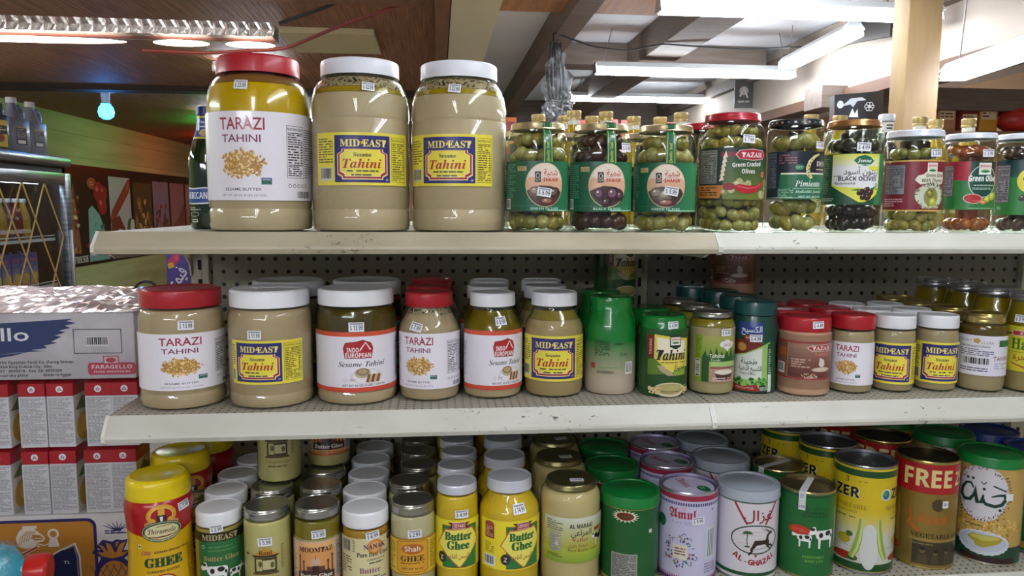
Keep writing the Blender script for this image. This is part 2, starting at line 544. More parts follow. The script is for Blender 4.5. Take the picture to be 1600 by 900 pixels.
# bare battens: first two known from reflections in the jars, the others added fill light
def batten(label, c, L, rz):
    t = thing('fluorescent_light', label, 'ceiling light', c, rz, 'bare batten lights over the aisles')
    g = G(); g.box(-L / 2, -.022, 0, L / 2, .022, .045, steel_w, .004); g.build('housing', t)
    for s in (-1, 1):
        g = G(); g.tube([(-L / 2 + .03, s * .05, .0), (L / 2 - .03, s * .05, .0)], .016, tube_mat, 12); g.build('tube', t)
        g = G()
        for e in (-1, 1): g.box(e * (L / 2 - .02) - .012, min(s * .022, s * .062), -.016, e * (L / 2 - .02) + .012, max(s * .022, s * .062), .018, steel_w)
        g.build('tube_holder', t, smooth=False)
    return t
batten('bare twin-tube batten under the reed ceiling, reflected in the big tahini jars', (0.22, -1.75, 2.08), 1.6, R_(90))
batten('bare twin-tube batten over the aisle, reflected in the olive jars', (1.35, -0.85, 2.28), 1.6, R_(84))
batten('bare twin-tube batten across the aisle behind the photographer', (-0.45, -2.3, 1.86), 1.5, R_(-20))  # added fill light for the front rows of jars
batten('bare twin-tube batten under the reed ceiling towards the cooler', (-1.55, 0.4, 1.98), 1.2, R_(90))  # added uplight for the reed ceiling, out of view
batten('bare twin-tube batten high over the near end of the wall boards', (-2.50, 2.75, 1.98), 1.2, R_(90))  # added to brighten the boarded wall, out of view
batten('bare twin-tube batten above the gondola, out of frame', (1.50, 1.05, 2.2), 0.9, 0)  # added to lift the ceiling and lid tops
batten('bare twin-tube batten under the reed ceiling above the gondola, out of frame', (-0.55, 1.15, 2.16), 0.7, 0)  # added to lift the reed ceiling, never in view

batten('bare twin-tube batten near the white ceiling panels, just above the frame', (1.45, 1.72, 2.35), 1.2, 0)  # added for brighter white panels, never in view
batten('bare twin-tube batten deep in the shop, hidden behind the gallon jars', (-0.95, 5.6, 2.215), 1.2, 0)  # added wall light, kept out of sight by the jars
batten('bare twin-tube batten hidden behind the red-lidded gallon jar', (-0.55, 3.3, 2.215), 0.42, 0)  # added light for the wall end, kept out of sight by the jar
batten('bare twin-tube batten between the cream beam and the first dark beam, just above the frame', (0.90, 1.15, 2.27), 0.9, R_(90))  # added light for the dim panel beside the cream beam
batten('bare twin-tube batten beyond the pale soffit', (3.7, 5.5, 2.47), 1.2, R_(90))  # added light for the peach walls, screened by the soffit

# foil-lined trough with three stretches of tube, over the cooler end
t = thing('trough_light', 'long crinkled foil trough light with warm tubes under the reed ceiling', 'ceiling light', (-0.72, 1.95, 2.108))
g = G()
n = 120
vs, fs = [], []
for i in range(n + 1):
    x = -0.75 + 1.322 * i / n
    z = 0.002 * (i % 4 in (1, 2)); yy = 0.005 * (1 if i % 4 in (0, 1) else -1)
    vs += [(x, -0.03 + yy * .6, 0.0), (x + .014, -0.034 - yy, 0.025 + z), (x, -0.03 + yy * .6, 0.052), (x, 0.09, 0.052), (x, 0.09, 0.0)]
for i in range(n):
    for k in range(5):
        a, b = i * 5 + k, i * 5 + (k + 1) % 5
        fs.append((a, a + 5, b + 5, b))
g.add(vs, fs, noisy('foil', 'f0ebe8', 'c9c2bd', (60, 60, 60), 0.30, metal=.8, bump=0.004))
g.build('reflector', t, smooth=False)
for x0, x1 in ((-1.45, -0.70), (-0.60, -0.392), (-0.330, -0.145)):
    g = G(); L = x1 - x0
    g.tube([(x0 + .72 + L * q, 0.0, -0.026 - .002 * q) for q in (0, .06, .16, .3, .5, .7, .84, .94, 1)], [0.002, .006, .009, .011, .012, .011, .009, .006, .002], warm_mat, 12)
    g.build('tube', t)
g = G(); g.tube([(-0.72, 0.03, 0.0), (0.57, 0.03, 0.0)], 0.008, M('5a2a20', 0.5), 6); g.build('wiring_rail', t)

# coloured party bulbs by the wall
def bulb(name, label, c, hx, strength, zc):
    t = thing(name, label, 'light bulb', c)
    g = G(); g.rev([(0, 0), (0.075, 0), (0.075, -0.012), (0.06, -0.02), (0.03, -0.022), (0.026, -0.09), (0.034, -0.10), (0, -0.1)], M('c9d4de', 0.4), 28); g.build('bulb_holder', t)
    g = G(); g.rev([(0, -0.10), (0.026, -0.10), (0.045, -0.125), (0.052, -0.155), (0.045, -0.185), (0.02, -0.203), (0, -0.206)], M(hx, 0.3, emit=strength), 28); g.build('glass_bulb', t)
    return t
bulb('party_bulb', 'glowing blue bulb on a round holder under the reed ceiling', (-1.80, 4.40, 2.255), '1e96ff', 12, 0)
bulb('party_bulb', 'green bulb tinting the ceiling behind the red-lidded gallon jar', (-1.72, 6.45, 2.255), '00ff62', 22, 0)
bulb('party_bulb', 'red bulb tinting the planked wall behind the red-lidded gallon jar', (-2.05, 7.9, 2.255), 'ff3a10', 20, 0)

# ------------------------------------------------------------------ the room
wall_green = noisy('limewashed_boards', 'aab07a', 'c3c694', (0.7, 0.7, 9), 0.6, 5, 0.35, 0.65, 0.004)
def room(name, *bx, mat):
    g = G(); g.box(*bx, mat); return struct(g.build(name, smooth=False))
room('floor', -2.9, -3.6, -0.05, 5.2, 9.7, 0.0, mat=noisy('vinyl_floor', 'b5b1a6', 'a39f95', (3, 3, 3), 0.4))
# boarded wall: horizontal planks with shallow joints
g = G()
zz = 0.0; k = 0
while zz < 2.26:
    h = 0.21; g.box(-2.9, -1.0, zz + .002, -2.8 - (0.002 if k % 2 else 0), 9.7, min(zz + h, 2.27), wall_green); zz += h; k += 1
g.box(-2.95, -1.0, 0, -2.83, 9.7, 2.27, M('55583c', 0.8))
struct(g.build('wall_left', smooth=False))
reed = noisy('reed_matting', '9a6540', '5d3a22', (95, 3.0, 95), 0.62, 6, 0.3, 0.72, 0.01)
room('ceiling', -2.9, -3.6, 2.262, 0.53, 9.7, 2.30, mat=reed)
white_c = noisy('white_panels', 'e6e7ea', 'd8dae0', (1.2, 1.2, 1.2), 0.6)
room('ceiling', 0.53, -3.6, 2.52, 5.2, 9.7, 2.56, mat=white_c)
room('wall_back', -2.9, 9.5, 0, 5.2, 9.7, 2.6, mat=M('c99a70', 0.7))
room('wall_right', 5.0, -3.6, 0, 5.2, 9.7, 2.6, mat=M('d8b08a', 0.7))
wood_d = noisy('dark_beam', '6d6059', '625448', (4, 40, 40), 0.6)
wood_o = noisy('orange_beam', 'a8754a', '966641', (40, 4, 40), 0.6)
wood_b = noisy('brown_beam', '7a5030', '6b4428', (40, 4, 40), 0.6)
cream = M('c9bd9f', 0.6)
room('beam', 0.535, -3.0, 2.15, 0.705, 9.0, 2.515, mat=cream)
room('beam', 0.478, -3.0, 2.14, 0.53, 9.0, 2.26, mat=wood_b)
room('beam', 1.10, -3.0, 2.35, 1.21, 6.4, 2.515, mat=wood_d)
room('beam', 1.71, -3.0, 2.35, 1.93, 6.4, 2.515, mat=wood_d)
room('beam', 0.71, 2.25, 2.42, 2.3, 2.66, 2.515, mat=wood_o)
room('beam', 1.215, 3.75, 2.38, 2.65, 3.95, 2.515, mat=wood_d)
room('beam', 0.71, 6.4, 2.2, 2.7, 6.9, 2.515, mat=wood_d)
room('beam', -2.8, 4.22, 2.225, 0.47, 4.34, 2.262, mat=M('2c1a12', 0.7))
room('beam', -0.2, 1.72, 2.215, 0.47, 1.84, 2.262, mat=wood_b)
room('wall_soffit', 2.75, 1.15, 2.11, 2.82, 9.4, 2.515, mat=M('ab9f92', 0.7))
room('trim_1', 2.72, 1.15, 2.06, 2.9, 9.4, 2.12, mat=M('5a3f30', 0.7))
room('trim_2', 2.70, 1.15, 2.36, 2.80, 9.4, 2.44, mat=wood_d)
room('beam', 2.60, 2.9, 2.02, 5.0, 3.1, 2.14, mat=wood_d)
g = G(); g.box(-.065, -.042, -0.95, .065, .042, .62, noisy('cream_post', '9a8058', '866c48', (8, 8, 2), 0.6), 0.004)
struct(g.build('pillar', loc=(2.172, 1.44, 1.9 - 0.0), rz=R_(4)))
g = G(); g.box(-0.22, 2.42, 2.235, 0.20, 2.86, 2.261, M('b4a47f', 0.6)); struct(g.build('trim_3', smooth=False))

# ------------------------------------------------------------------ gondola shelving
ZT, ZM, ZB = 1.42, 1.15, 0.845
SX0, SX1, SX2 = 0.0, 0.914, 1.828
enamel = scuffed('chipped_cream_enamel', 'd3d4ca', 'a9a595')
enamel_d = scuffed('grimy_cream_enamel', 'c9c1a8', '7d7156', 0.73)
plain_en = M('c2bda8', 0.5)
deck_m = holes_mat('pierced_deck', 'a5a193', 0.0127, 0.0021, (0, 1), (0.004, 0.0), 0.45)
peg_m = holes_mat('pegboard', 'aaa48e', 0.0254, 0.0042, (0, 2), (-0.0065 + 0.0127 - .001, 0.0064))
peg_r = holes_mat('shaded_pegboard', '86847a', 0.0254, 0.0042, (0, 2), (-0.0065 + 0.0127 - .001, 0.0064))  # shade of the right-hand bay put into a greyer copy of the pegboard
gon = thing('gondola_shelving', 'cream steel gondola shelving unit with pegboard back and chipped shelf edges', 'shelving', (0, 0, 0))
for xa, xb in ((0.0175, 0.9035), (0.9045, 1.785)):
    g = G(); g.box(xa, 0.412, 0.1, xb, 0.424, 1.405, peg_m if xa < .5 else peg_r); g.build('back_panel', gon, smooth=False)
for xc in (0.017, 0.904, 1.785):
    g = G(); g.box(xc - .017, 0.398, 0, xc + .017, 0.44, 1.415, plain_en, 0.002)
    o = g.build('upright', gon, smooth=False)
    s = G()
    for k in range(15):
        z = 0.885 + k * 0.0381
        if z < 1.405: s.box(xc - .003, 0.3955, z - .0095, xc + .003, 0.3985, z + .0095, M('0e0d0c', 0.7))
    s.build('slot_row', o, smooth=False)
for sec, (xa, xb) in enumerate(((SX0, SX1), (SX1, SX2))):
    for z, lh in ((ZT, 0.0235), (ZM, 0.029), (ZB, 0.03)):
        dz = 0.0
        z = z + dz - .0006
        sh = G()
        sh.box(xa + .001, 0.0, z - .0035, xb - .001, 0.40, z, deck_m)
        so = sh.build('shelf', gon, smooth=False)
        r = G()
        y1 = -0.021
        pr = [(0.0, z + .001), (-.002, z + .0012), (y1, z - lh + .004), (y1 - .0012, z - lh), (y1 + .001, z - lh - .0065), (y1 + .006, z - lh - .0075), (y1 + .006, z - lh), (0.004, z - .004)]
        r.extr(pr, 'x', xa + .002, xb - .002, enamel_d if (z > 1.4 and sec == 0) else enamel)
        r.build('price_rail', so, smooth=False)
        for xe in (xa + .0015, xb - .0015):
            b = G()
            b.extr([(-0.004, z - lh), (0.012, z - lh - .003), (0.050, z - .041), (0.32, z - .047), (0.36, z - .058), (0.385, z - .075), (0.392, z - .098), (0.404, z - .098), (0.404, z - .004), (0.0, z - .0036)], 'x', xe - .0013, xe + .0013, plain_en)
            b.build('bracket', so, smooth=False)
            c = G(); c.extr([(0.002, z + .0005), (-0.003, z + .0015), (-0.0235, z - lh + .004), (-0.0240, z - lh - .004), (-0.016, z - lh - .009), (-.012, z - lh - .009), (-.019, z - lh), (0.0, z - .003)], 'x', xe - .0022, xe + .0022, M('d6d6cf', 0.4)); c.build('rail_end', so, smooth=False)
g = G(); g.box(0.0, 0.425, ZT - .02, SX2, 0.86, ZT, plain_en); g.build('rear_shelf', gon, smooth=False)
g = G(); g.box(0.0, 0.0, 0.0, SX2, 0.41, 0.12, M('4a463e', 0.7)); g.build('base_plinth', gon, smooth=False)
# ------------------------------------------------------------------ jars, cans and their fittings
def grad(a, x0, y0, x1, y1, c0, c1, n=12, vert=True):
    A, B = [int(c0[i:i + 2], 16) for i in (0, 2, 4)], [int(c1[i:i + 2], 16) for i in (0, 2, 4)]
    L = 1 + max([o[0] for o in a.ops if o[4][0] < x1 and o[4][2] > x0 and o[4][1] < y1 and o[4][3] > y0], default=0)
    for k in range(n):
        t = (k + .5) / n
        c = ''.join('%02x' % round(A[i] + (B[i] - A[i]) * t) for i in range(3))
        if vert: ya, yb = y0 + (y1 - y0) * k / n, y0 + (y1 - y0) * (k + 1) / n; q = [(x0, ya), (x1, ya), (x1, yb), (x0, yb)]
        else: xa, xb = x0 + (x1 - x0) * k / n, x0 + (x1 - x0) * (k + 1) / n; q = [(xa, y0), (xb, y0), (xb, y1), (xa, y1)]
        a.put(q, [(0, 1, 2, 3)], c, layer=L)

def jar_prof(R, H, lh, sh, nk, kind='e', foot=0.008, groove=None):
    zn = H - lh - 0.003
    P = [(0, 0.004), (R * .72, 0.003), (R * .80, 0.0), (R - foot * .75, 0.0007), (R - foot * .22, foot * .35), (R, foot)]
    if groove:
        for z0 in groove: P += [(R, z0 - .003), (R - .0012, z0 - .001), (R - .0012, z0 + .001), (R, z0 + .003)]
    P.append((R, sh))
    n = 9
    for i in range(1, n + 1):
        t = i / n
        if kind == 'e': P.append((nk + (R - nk) * math.cos(t * math.pi / 2) ** 0.9, sh + (zn - sh) * math.sin(t * math.pi / 2)))
        else:
            q = t * t * (3 - 2 * t); P.append((R - (R - nk) * (0.55 * q + 0.45 * t ** 1.3), sh + (zn - sh) * t))
    P += [(nk, zn + .001), (nk, H - lh * .3)]
    return P
def radius_at(P, z):
    best = None
    for (r0, z0), (r1, z1) in zip(P[3:], P[4:]):
        if z0 <= z <= z1 and z1 > z0:
            return r0 + (r1 - r0) * (z - z0) / (z1 - z0)
    return P[-1][0] if z > P[-1][1] else P[5][0]

def inset(P, d, ztop, zbot=None):
    out = []
    for (r, z) in P:
        out.append((max(r - d, 0), max(z, d)))
    res = [(0, d)] if zbot is None else [(0, zbot), (radius_at(P, zbot) - d, zbot)]
    for i, (r, z) in enumerate(out):
        if zbot is not None and z <= zbot: continue
        if zbot is None and i == 0: continue
        if z >= ztop: break
        res.append((r, z))
    res += [(radius_at(P, ztop) - d, ztop), (0, ztop + .0005)]
    return res

def lid_geo(kind, r, h, hx, z):
    g = G()
    if kind == 'rib':
        m = M(hx, 0.38, coat=0.1)
        g.rev([(r * .9, z - h + .001), (r, z - h), (r, z - h + .001), (r * .997, z - .0035), (r * .985, z - .0012), (r * .95, z), (r * .88, z), (r * .86, z - .0007), (0, z - .0007)],
              m, 108, mod=lambda k, q, zz: 1.0 + (0.010 if k % 2 and q > r * .99 and zz < z - .003 else 0.0))
    elif kind == 'smooth':
        m = M(hx, 0.35, coat=0.15)
        g.rev([(r * .9, z - h + .002), (r * .99, z - h), (r, z - h + .001), (r, z - .004), (r * .985, z - .0012), (r * .95, z), (r * .90, z), (r * .88, z - .0012), (0, z - .0012)], m, 56)
    elif kind == 'twist':
        m = M(hx, 0.28, 0.85); 
        g.rev([(r * .93, z - h + .001), (r * 1.0, z - h), (r * 1.012, z - h + .0012), (r * 1.0, z - h + .0026), (r * .985, z - h * .35), (r * .97, z - .001), (r * .94, z), (r * .88, z - .0004), (r * .85, z - .0016), (0, z - .0016)], m, 56)
    elif kind == 'tin':
        m = M(hx, 0.3, 0.15, coat=0.3)
        g.rev([(r * .93, z - h + .001), (r * 1.0, z - h), (r * 1.012, z - h + .0012), (r * 1.0, z - h + .0026), (r * .985, z - h * .35), (r * .97, z - .001), (r * .94, z), (r * .88, z - .0004), (r * .85, z - .0016), (0, z - .0016)], m, 56)
    elif kind == 'mason':
        m = M(hx, 0.25, 0.9)
        g.rev([(r * .93, z - h + .001), (r * .99, z - h), (r * 1.0, z - h + .0018), (r * .985, z - h + .004), (r * .97, z - h * .55), (r * .985, z - h * .42), (r * .985, z - h * .3), (r * .955, z - h * .2), (r * .965, z - .002), (r * .94, z), (r * .88, z), (r * .86, z - .0012), (0, z - .0012)], m, 56)
    elif kind == 'dome':
        m = M(hx, 0.34, coat=0.2)
        g.rev([(r * .96, z - h + .001), (r * 1.0, z - h), (r, z - h * .45), (r * .985, z - h * .40), (r * .96, z - h * .36), (r * .95, z - h * .1), (r * .92, z - .001), (r * .86, z), (r * .74, z - .0018), (0, z - .0018)], m, 56)
    return g

PRICE_INK = '2b3a78'
def price(t, R, adeg, z, text, rot=0.0, size=1.0, eps=1.3, prof=None):
    a = Art(0.5, seed=hash(text) % 99)
    w, h = 11.0 * size, 7.0 * size
    c, q = math.cos(rot), math.sin(rot)
    P = lambda x, y: (x * c - y * q, x * q + y * c)
    a.put([P(-w, -h), P(w, -h), P(w, h), P(-w, h)], [(0, 1, 2, 3)], 'eceef4')
    a.put([P(-w * .85, h * .5), P(w * .85, h * .5), P(w * .85, h * .82), P(-w * .85, h * .82)], [(0, 1, 2, 3)], '8c8f98')
    x, y = P(0, -h * .62)
    a.text(text, x, y, 6.6 * size, '20263e', 'b', w=17.5 * size, rot=rot)
    return a.build('price_tag', t, R, z0=z * .001, rz=R_(adeg), eps=eps, prof=prof)

CLEAR = clear('ffffff')
CLEAR_G = clear('f6fbf4', lo=0.05)
ALLJ = {}
def jar(name, label, cat, x, y, z, rz, R, H, lr, lh, sh, nk, kind='e', cont='b9a17c', fill=None, oil=None, lid=('rib', 'e6e8ef'), shell=True, group=None, foot=.008, groove=None, crough=0.5, contmat=None, core=None):
    t = thing(name, label, cat, (x, y, z), R_(rz), group)
    P = jar_prof(R, H, lh, sh, nk, kind, foot, groove)
    t['_p'] = 0; del t['_p']
    fill = fill or (H - lh - .004)
    cm = contmat or M(cont, crough)
    if shell:
        g = G(); g.rev(P, CLEAR_G, 64); g.build('glass_jar', t)
        d = .0016
        if core:
            g = G(); g.rev([(0, .006), (core - .003, .006), (core, .009), (core, fill - .002), (core - .003, fill), (0, fill)], cm, 40); g.build('brine', t)
        else:
            top = oil[2] if oil else fill
            g = G(); g.rev(inset(P, d, top), cm, 64); g.build('contents', t)
            if oil:
                g = G(); g.rev(inset(P, d, oil[1], oil[2] + .0006), M(oil[0], 0.2, coat=.3), 64); g.build('oil', t)
    else:
        g = G(); g.rev(P, cm, 64); g.build('jar_body', t)
    lid_geo(lid[0], lr, lh, lid[1], H).build('lid', t)
    return t, P

def can(name, label, cat, x, y, z, rz, R, H, body, top=('rim', 'c8b98a'), group=None, rimc='b9b6ae', bodymat=None):
    t = thing(name, label, cat, (x, y, z), R_(rz), group)
    rim = M(rimc, 0.25, 0.9)
    g = G()
    zt = H if top[0] == 'rim' else H - .012
    g.rev([(0, .003), (R * .93, .003), (R * .95, 0), (R * 1.0, .0), (R * 1.012, .0015), (R * 1.0, .0035), (R, .004), (R, zt - .0045), (R * 1.0, zt - .0035), (R * 1.014, zt - .0018), (R * 1.0, zt), (R * .965, zt), (R * .95, zt - .005), (R * .90, zt - .006), (R * .88, zt - .0052), (0, zt - .0052)], None, 72,
          bands=[rim] * 6 + [bodymat or M(body, 0.3, coat=.25)] + [rim] * 4 + [M(top[1], 0.3, 0.9) if top[0] == 'rim' else rim] * 4)
    g.build('can_body', t)
    if top[0] == 'cap':
        r = R * 1.025
        m = M(top[1], 0.38, coat=.15)
        g = G(); g.rev([(R * 1.0, zt - .004), (r * 1.01, zt - .0055), (r * 1.015, zt - .003), (r, zt - .001), (r, H - .002), (r * .985, H), (r * .90, H), (r * .88, H - .0022), (r * .70, H - .0025), (r * .68, H - .0018), (0, H - .0018)], m, 64)
        g.build('plastic_cap', t)
    return t

# ---- shared label artwork
RED_T, PLUM = 'a02446', '7b2450'
def L_tarazi(R, z0, z1, tw, uL, uR, nu, seed, net, full=True):
    a = Art(0.38, 0.3, seed); H = z1 - z0
    Y = lambda f: z1 - H * f
    a.rect(uL, z0, uR, z1, 'e9e6ef')
    a.text('TARAZI', 0, Y(.205), H * .135, RED_T, 'r', w=tw, bold=.012)
    a.line([(tw * .13, Y(.05)), (tw * .155, Y(.11)), (tw * .22, Y(.19))], [H * .008, H * .014, H * .02], RED_T)
    a.text('TAHINI', -tw * .02, Y(.345), H * .085, PLUM, 'r', w=tw * .86, bold=.010)
    cy, rx, ry = Y(.585), tw * .50, H * .165
    a.grains(0, cy, rx, ry, 60, ['c99b4e', 'b98a45'], H * .05, H * .03, .35)
    a.ell(0, cy, rx * .78, ry * .78, 'b48a48')
    a.grains(0, cy, rx * .86, ry * .86, 260, ['e2bf7c', 'd3a75a', 'a87b38', 'edd09a', 'c08f45'], H * .042, H * .026, .55)
    a.rect(tw * .40, Y(.82), tw * .62, Y(.745), '2f6a60'); a.rect(tw * .40, Y(.775), tw * .62, Y(.745), '35547c')
    a.text('NON', tw * .51, Y(.772), H * .016, 'e8ecea', 'b', w=tw * .16)
    a.text('SESAME BUTTER', 0, Y(.89), H * .03, '57495e', 'r', w=tw * .80, bold=.01)
    a.text(net, 0, Y(.955), H * .026, '7a7086', 'r', w=tw * .98)
    if nu:
        a.facts(nu[0], Y(.74), nu[1], Y(.14))
        a.micro(nu[1] + 2, Y(.74), min(uR - 2, nu[1] + (nu[1] - nu[0])), Y(.16), 22, '77757c')
        for k in range(5):
            q = nu[0] + (nu[1] - nu[0]) * (k + .5) / 4
            a.ring(q, Y(.83), H * .022, H * .022, H * .006, '3a3a40', 16)
        a.bars(nu[0] + (nu[1] - nu[0]) * .5, Y(.985), nu[1] + (nu[1] - nu[0]) * .4, Y(.885), bg=None)
    if uL < -tw * .9:
        a.micro(uL + 3, Y(.9), uL + 3 + tw * .16, Y(.1), 30, '9b8fa6')
    return a

YEL, BLU, CRI = 'e9dc4a', '2c2a72', 'a8222e'
def L_mideast(R, z0, z1, pw, uL, uR, seed, nutr=True):
    a = Art(0.36, 0.35, seed); H = z1 - z0
    yy = lambda f: z0 + H * f
    a.rect(uL, z0, uR, z1, YEL)
    a.rect(-pw, yy(.055), pw, yy(.945), BLU)
    a.text('MID', -pw * .44, yy(.735), H * .135, 'f2e27c', 's', w=pw * .70, bold=.008)
    a.text('★', 0, yy(.77), H * .08, 'e8c64a', 'r')
    a.text('EAST', pw * .43, yy(.735), H * .135, 'f2e27c', 's', w=pw * .84, bold=.008)
    def notch(m, n):
        x, b, t = pw * (1 - m), yy(.055 + .89 * m * .62), yy(.70 - m * .10)
        return [(-x + n, b), (x - n, b), (x - n, b + n * .5), (x, b + n), (x, t - n), (x - n, t - n * .5), (x - n, t), (-x + n, t), (-x + n, t - n * .5), (-x, t - n), (-x, b + n), (-x + n, b + n * .5)]
    n = pw * .17
    a.poly(notch(.10, n), 'f0e0a8'); a.poly(notch(.135, n), CRI); a.poly(notch(.20, n), 'f0e0a8'); a.poly(notch(.235, n), YEL)
    a.text('Sesame', 0, yy(.545), H * .075, '26243a', 's', w=pw * .62, bold=.01)
    a.text('Tahini', -pw * .02, yy(.33), H * .175, 'b01c2a', 'si', w=pw * 1.36, bold=.004)
    a.micro(-pw * .55, yy(.245), pw * .55, yy(.30), 1, '4a4530')
    a.micro(-pw * .4, yy(.17), pw * .4, yy(.225), 1, '4a4530')
    a.text('NET WT', 0, yy(.115) + H * .02, H * .03, '3a3528', 'r', w=pw * .5)
    a.ell(pw * .88, yy(.11), pw * .06, H * .02, '9aa0c8', 10)
    if uL < -pw - 8:
        w = min(-pw - uL - 3, 30)
        a.micro(-pw - 2 - w, yy(.42), -pw - 3, yy(.9), 10, '6a672e')
        a.bars(-pw - 2 - w * .9, yy(.09), -pw - 4, yy(.34), bg='cfcfc0')
    if uR > pw + 8:
        w = min(uR - pw - 5, 30)
        a.facts(pw + 3, yy(.07), pw + 3 + w, yy(.93), col='55521f')
    return a

def L_indo(R, z0, z1, s, uL, uR, nu, seed, net):
    a = Art(0.38, 0.3, seed); H = z1 - z0
    Y = lambda f: z1 - H * f
    a.rect(uL, z0, uR, z1, 'e8e5ee')
    a.rect(uL, Y(.075), uR, z1, 'd8563a'); a.rect(uL, z0, uR, Y(.925), 'cf4a34')
    w = s
    b, t = Y(.44), Y(.13)
    a.poly([(-w * .46, b), (w * .46, b), (w * .52, (b + t) / 2 + H * .02), (w * .44, t - H * .05), (w * .16, t), (-w * .1, t - H * .03), (-w * .44, t - H * .045), (-w * .52, (b + t) / 2 + H * .02)], '8e1d26')
    a.poly([(-w * .44, b + H * .015), (w * .44, b + H * .015), (w * .485, (b + t) / 2 + H * .02), (w * .41, t - H * .06), (w * .16, t - H * .02), (-w * .1, t - H * .045), (-w * .41, t - H * .06), (-w * .485, (b + t) / 2 + H * .02)], 'b3242c')
    a.text('INDO-', -w * .16, Y(.335), H * .075, 'f3eef0', 'b', w=w * .46)
    a.text('EUROPEAN', 0, Y(.425), H * .075, 'f3eef0', 'b', w=w * .88)
    a.line([(w * .06, Y(.30)), (w * .25, Y(.175)), (w * .42, Y(.30))], H * .022, 'f3eef0')
    a.text('Sesame Tahini', w * .12, Y(.575), H * .085, '39343c', 'si', w=w * 1.65, shear=.12)
    cx = w * .30
    a.ell(cx - w * .02, Y(.745), w * .56, H * .13, 'd9d6dc'); a.ell(cx, Y(.75), w * .50, H * .11, 'ebe8ea')
    a.ell(cx - w * .16, Y(.685), w * .27, H * .085, 'b9ad97'); a.ell(cx - w * .16, Y(.665), w * .23, H * .06, '8d7a5c'); a.ell(cx - w * .16, Y(.66), w * .16, H * .04, 'b59e74')
    for k in range(5):
        q = cx + w * (.0 + .09 * k); a.poly([(q - w * .06, Y(.84)), (q + w * .06, Y(.85)), (q + w * .13, Y(.73)), (q + w * .03, Y(.70))], ['7a4f33', 'c9a678', '5f3b28', 'd6b78c', '8a5a3a'][k])
    a.ring(-w * .45, Y(.80), H * .03, H * .03, H * .005, '9a98a4', 16); a.micro(-w * .3, Y(.82), -w * .1, Y(.77), 3, '7a7884')
    a.text(net, w * .2, Y(.905), H * .032, '2f2c34', 'b', w=w * 1.5)
    if nu: a.facts(nu[0], Y(.84), nu[1], Y(.14)); a.micro(nu[1] + 2, Y(.84), nu[1] + 12, Y(.14), 20, '77757c')
    if uL < -w * 1.1: a.micro(uL + 2, Y(.8), uL + 2 + w * .2, Y(.2), 18, '8c8894')
    return a

def cow_art(a, x, y, s, flip=1):
    f = flip
    W, K = 'ececea', '17171b'
    a.poly([(x + f * s * p, y + s * q) for p, q in ((-.5, .30), (-.36, .42), (.35, .42), (.5, .38), (.52, .2), (.46, -.02), (.42, -.5), (.33, -.5), (.32, -.08), (-.2, -.06), (-.22, -.5), (-.32, -.5), (-.33, -.02), (-.42, .05))], W)
    a.poly([(x + f * s * p, y + s * q) for p, q in ((-.42, .40), (-.50, .62), (-.62, .60), (-.80, .38), (-.82, .22), (-.70, .18), (-.48, .25))], W)
    a.ell(x - f * s * .62, y + s * .48, s * .12, s * .08, K, 12); a.ell(x + f * s * .20, y + s * .26, s * .17, s * .13, K, 14); a.ell(x - f * s * .20, y + s * .18, s * .11, s * .14, K, 14)
    a.ell(x + f * s * .42, y + s * .12, s * .06, s * .1, K, 10); a.ell(x - f * s * .78, y + s * .24, s * .05, s * .05, 'caa6a0', 10)
    a.line([(x + f * s * .5, y + s * .36), (x + f * s * .6, y + s * .1), (x + f * s * .58, y - s * .2)], s * .04, K)
def olive_art(a, x, y, rx, ry, c0, c1, rot=0.0):
    a.ell(x, y, rx, ry, c0, 20, rot); a.ell(x - rx * .15, y + ry * .2, rx * .6, ry * .55, c1, 16, rot); a.ell(x - rx * .3, y + ry * .38, rx * .16, ry * .14, 'e6e6c8', 8, rot)
def cup_art(a, x, y, w, h, rim='d9d0c4', fill='efe6d6', body='7c4a3a'):
    a.poly([(x - w, y), (x + w, y), (x + w * .72, y - h), (x - w * .72, y - h)], body); a.ell(x, y, w, h * .35, rim); a.ell(x, y, w * .86, h * .26, fill)
# ------------------------------------------------------------------ top shelf: gallon tahini jars
def smear_mat():
    m = bpy.data.materials.new('tahini_smear'); m.use_nodes = True; nt = m.node_tree
    bs = nt.nodes['Principled BSDF']; bs.inputs['Base Color'].default_value = (*lin('a5906f'), 1); bs.inputs['Roughness'].default_value = .4
    tr = node(nt, 'ShaderNodeBsdfTransparent'); mx = node(nt, 'ShaderNodeMixShader')
    tc = node(nt, 'ShaderNodeTexCoord'); nz = node(nt, 'ShaderNodeTexNoise'); nz.inputs['Scale'].default_value = 260; nz.inputs['Detail'].default_value = 3
    lk(nt, tc.outputs['Object'], nz.inputs['Vector'])
    lk(nt, mth(nt, 'GREATER_THAN', nz.outputs[0], 0.44), mx.inputs[0]); lk(nt, tr.outputs[0], mx.inputs[1]); lk(nt, bs.outputs[0], mx.inputs[2])
    lk(nt, mx.outputs[0], nt.nodes['Material Output'].inputs[0])
    return m
SMEAR = smear_mat()
def smear(t, P, z0, z1):
    g = G(); n = 5
    g.rev([(radius_at(P, z0 + (z1 - z0) * i / n) - .0016, z0 + (z1 - z0) * i / n) for i in range(n + 1)], SMEAR, 64)
    return g.build('residue', t)
TAH = 'c2ab8e'
GROUP_G = 'gallon tahini jars on the top shelf'
t, P = jar('tahini_jar', 'gallon tahini jar with red ribbed lid, yellow oil layer and white label', 'jar', .212, .082, ZT, -7, .0775, .2595, .0605, .0260, .170, .0545,
           cont=TAH, oil=('d2aa08', .2165, .166), lid=('rib', 'b5202c'), groove=(.034,))
g = G(); g.rev([(radius_at(P, .2172 + .0028 * i) - .0016, .2172 + .0028 * i) for i in range(6)], M('8a5c34', .25, coat=.3), 64); g.build('neck_film', t)
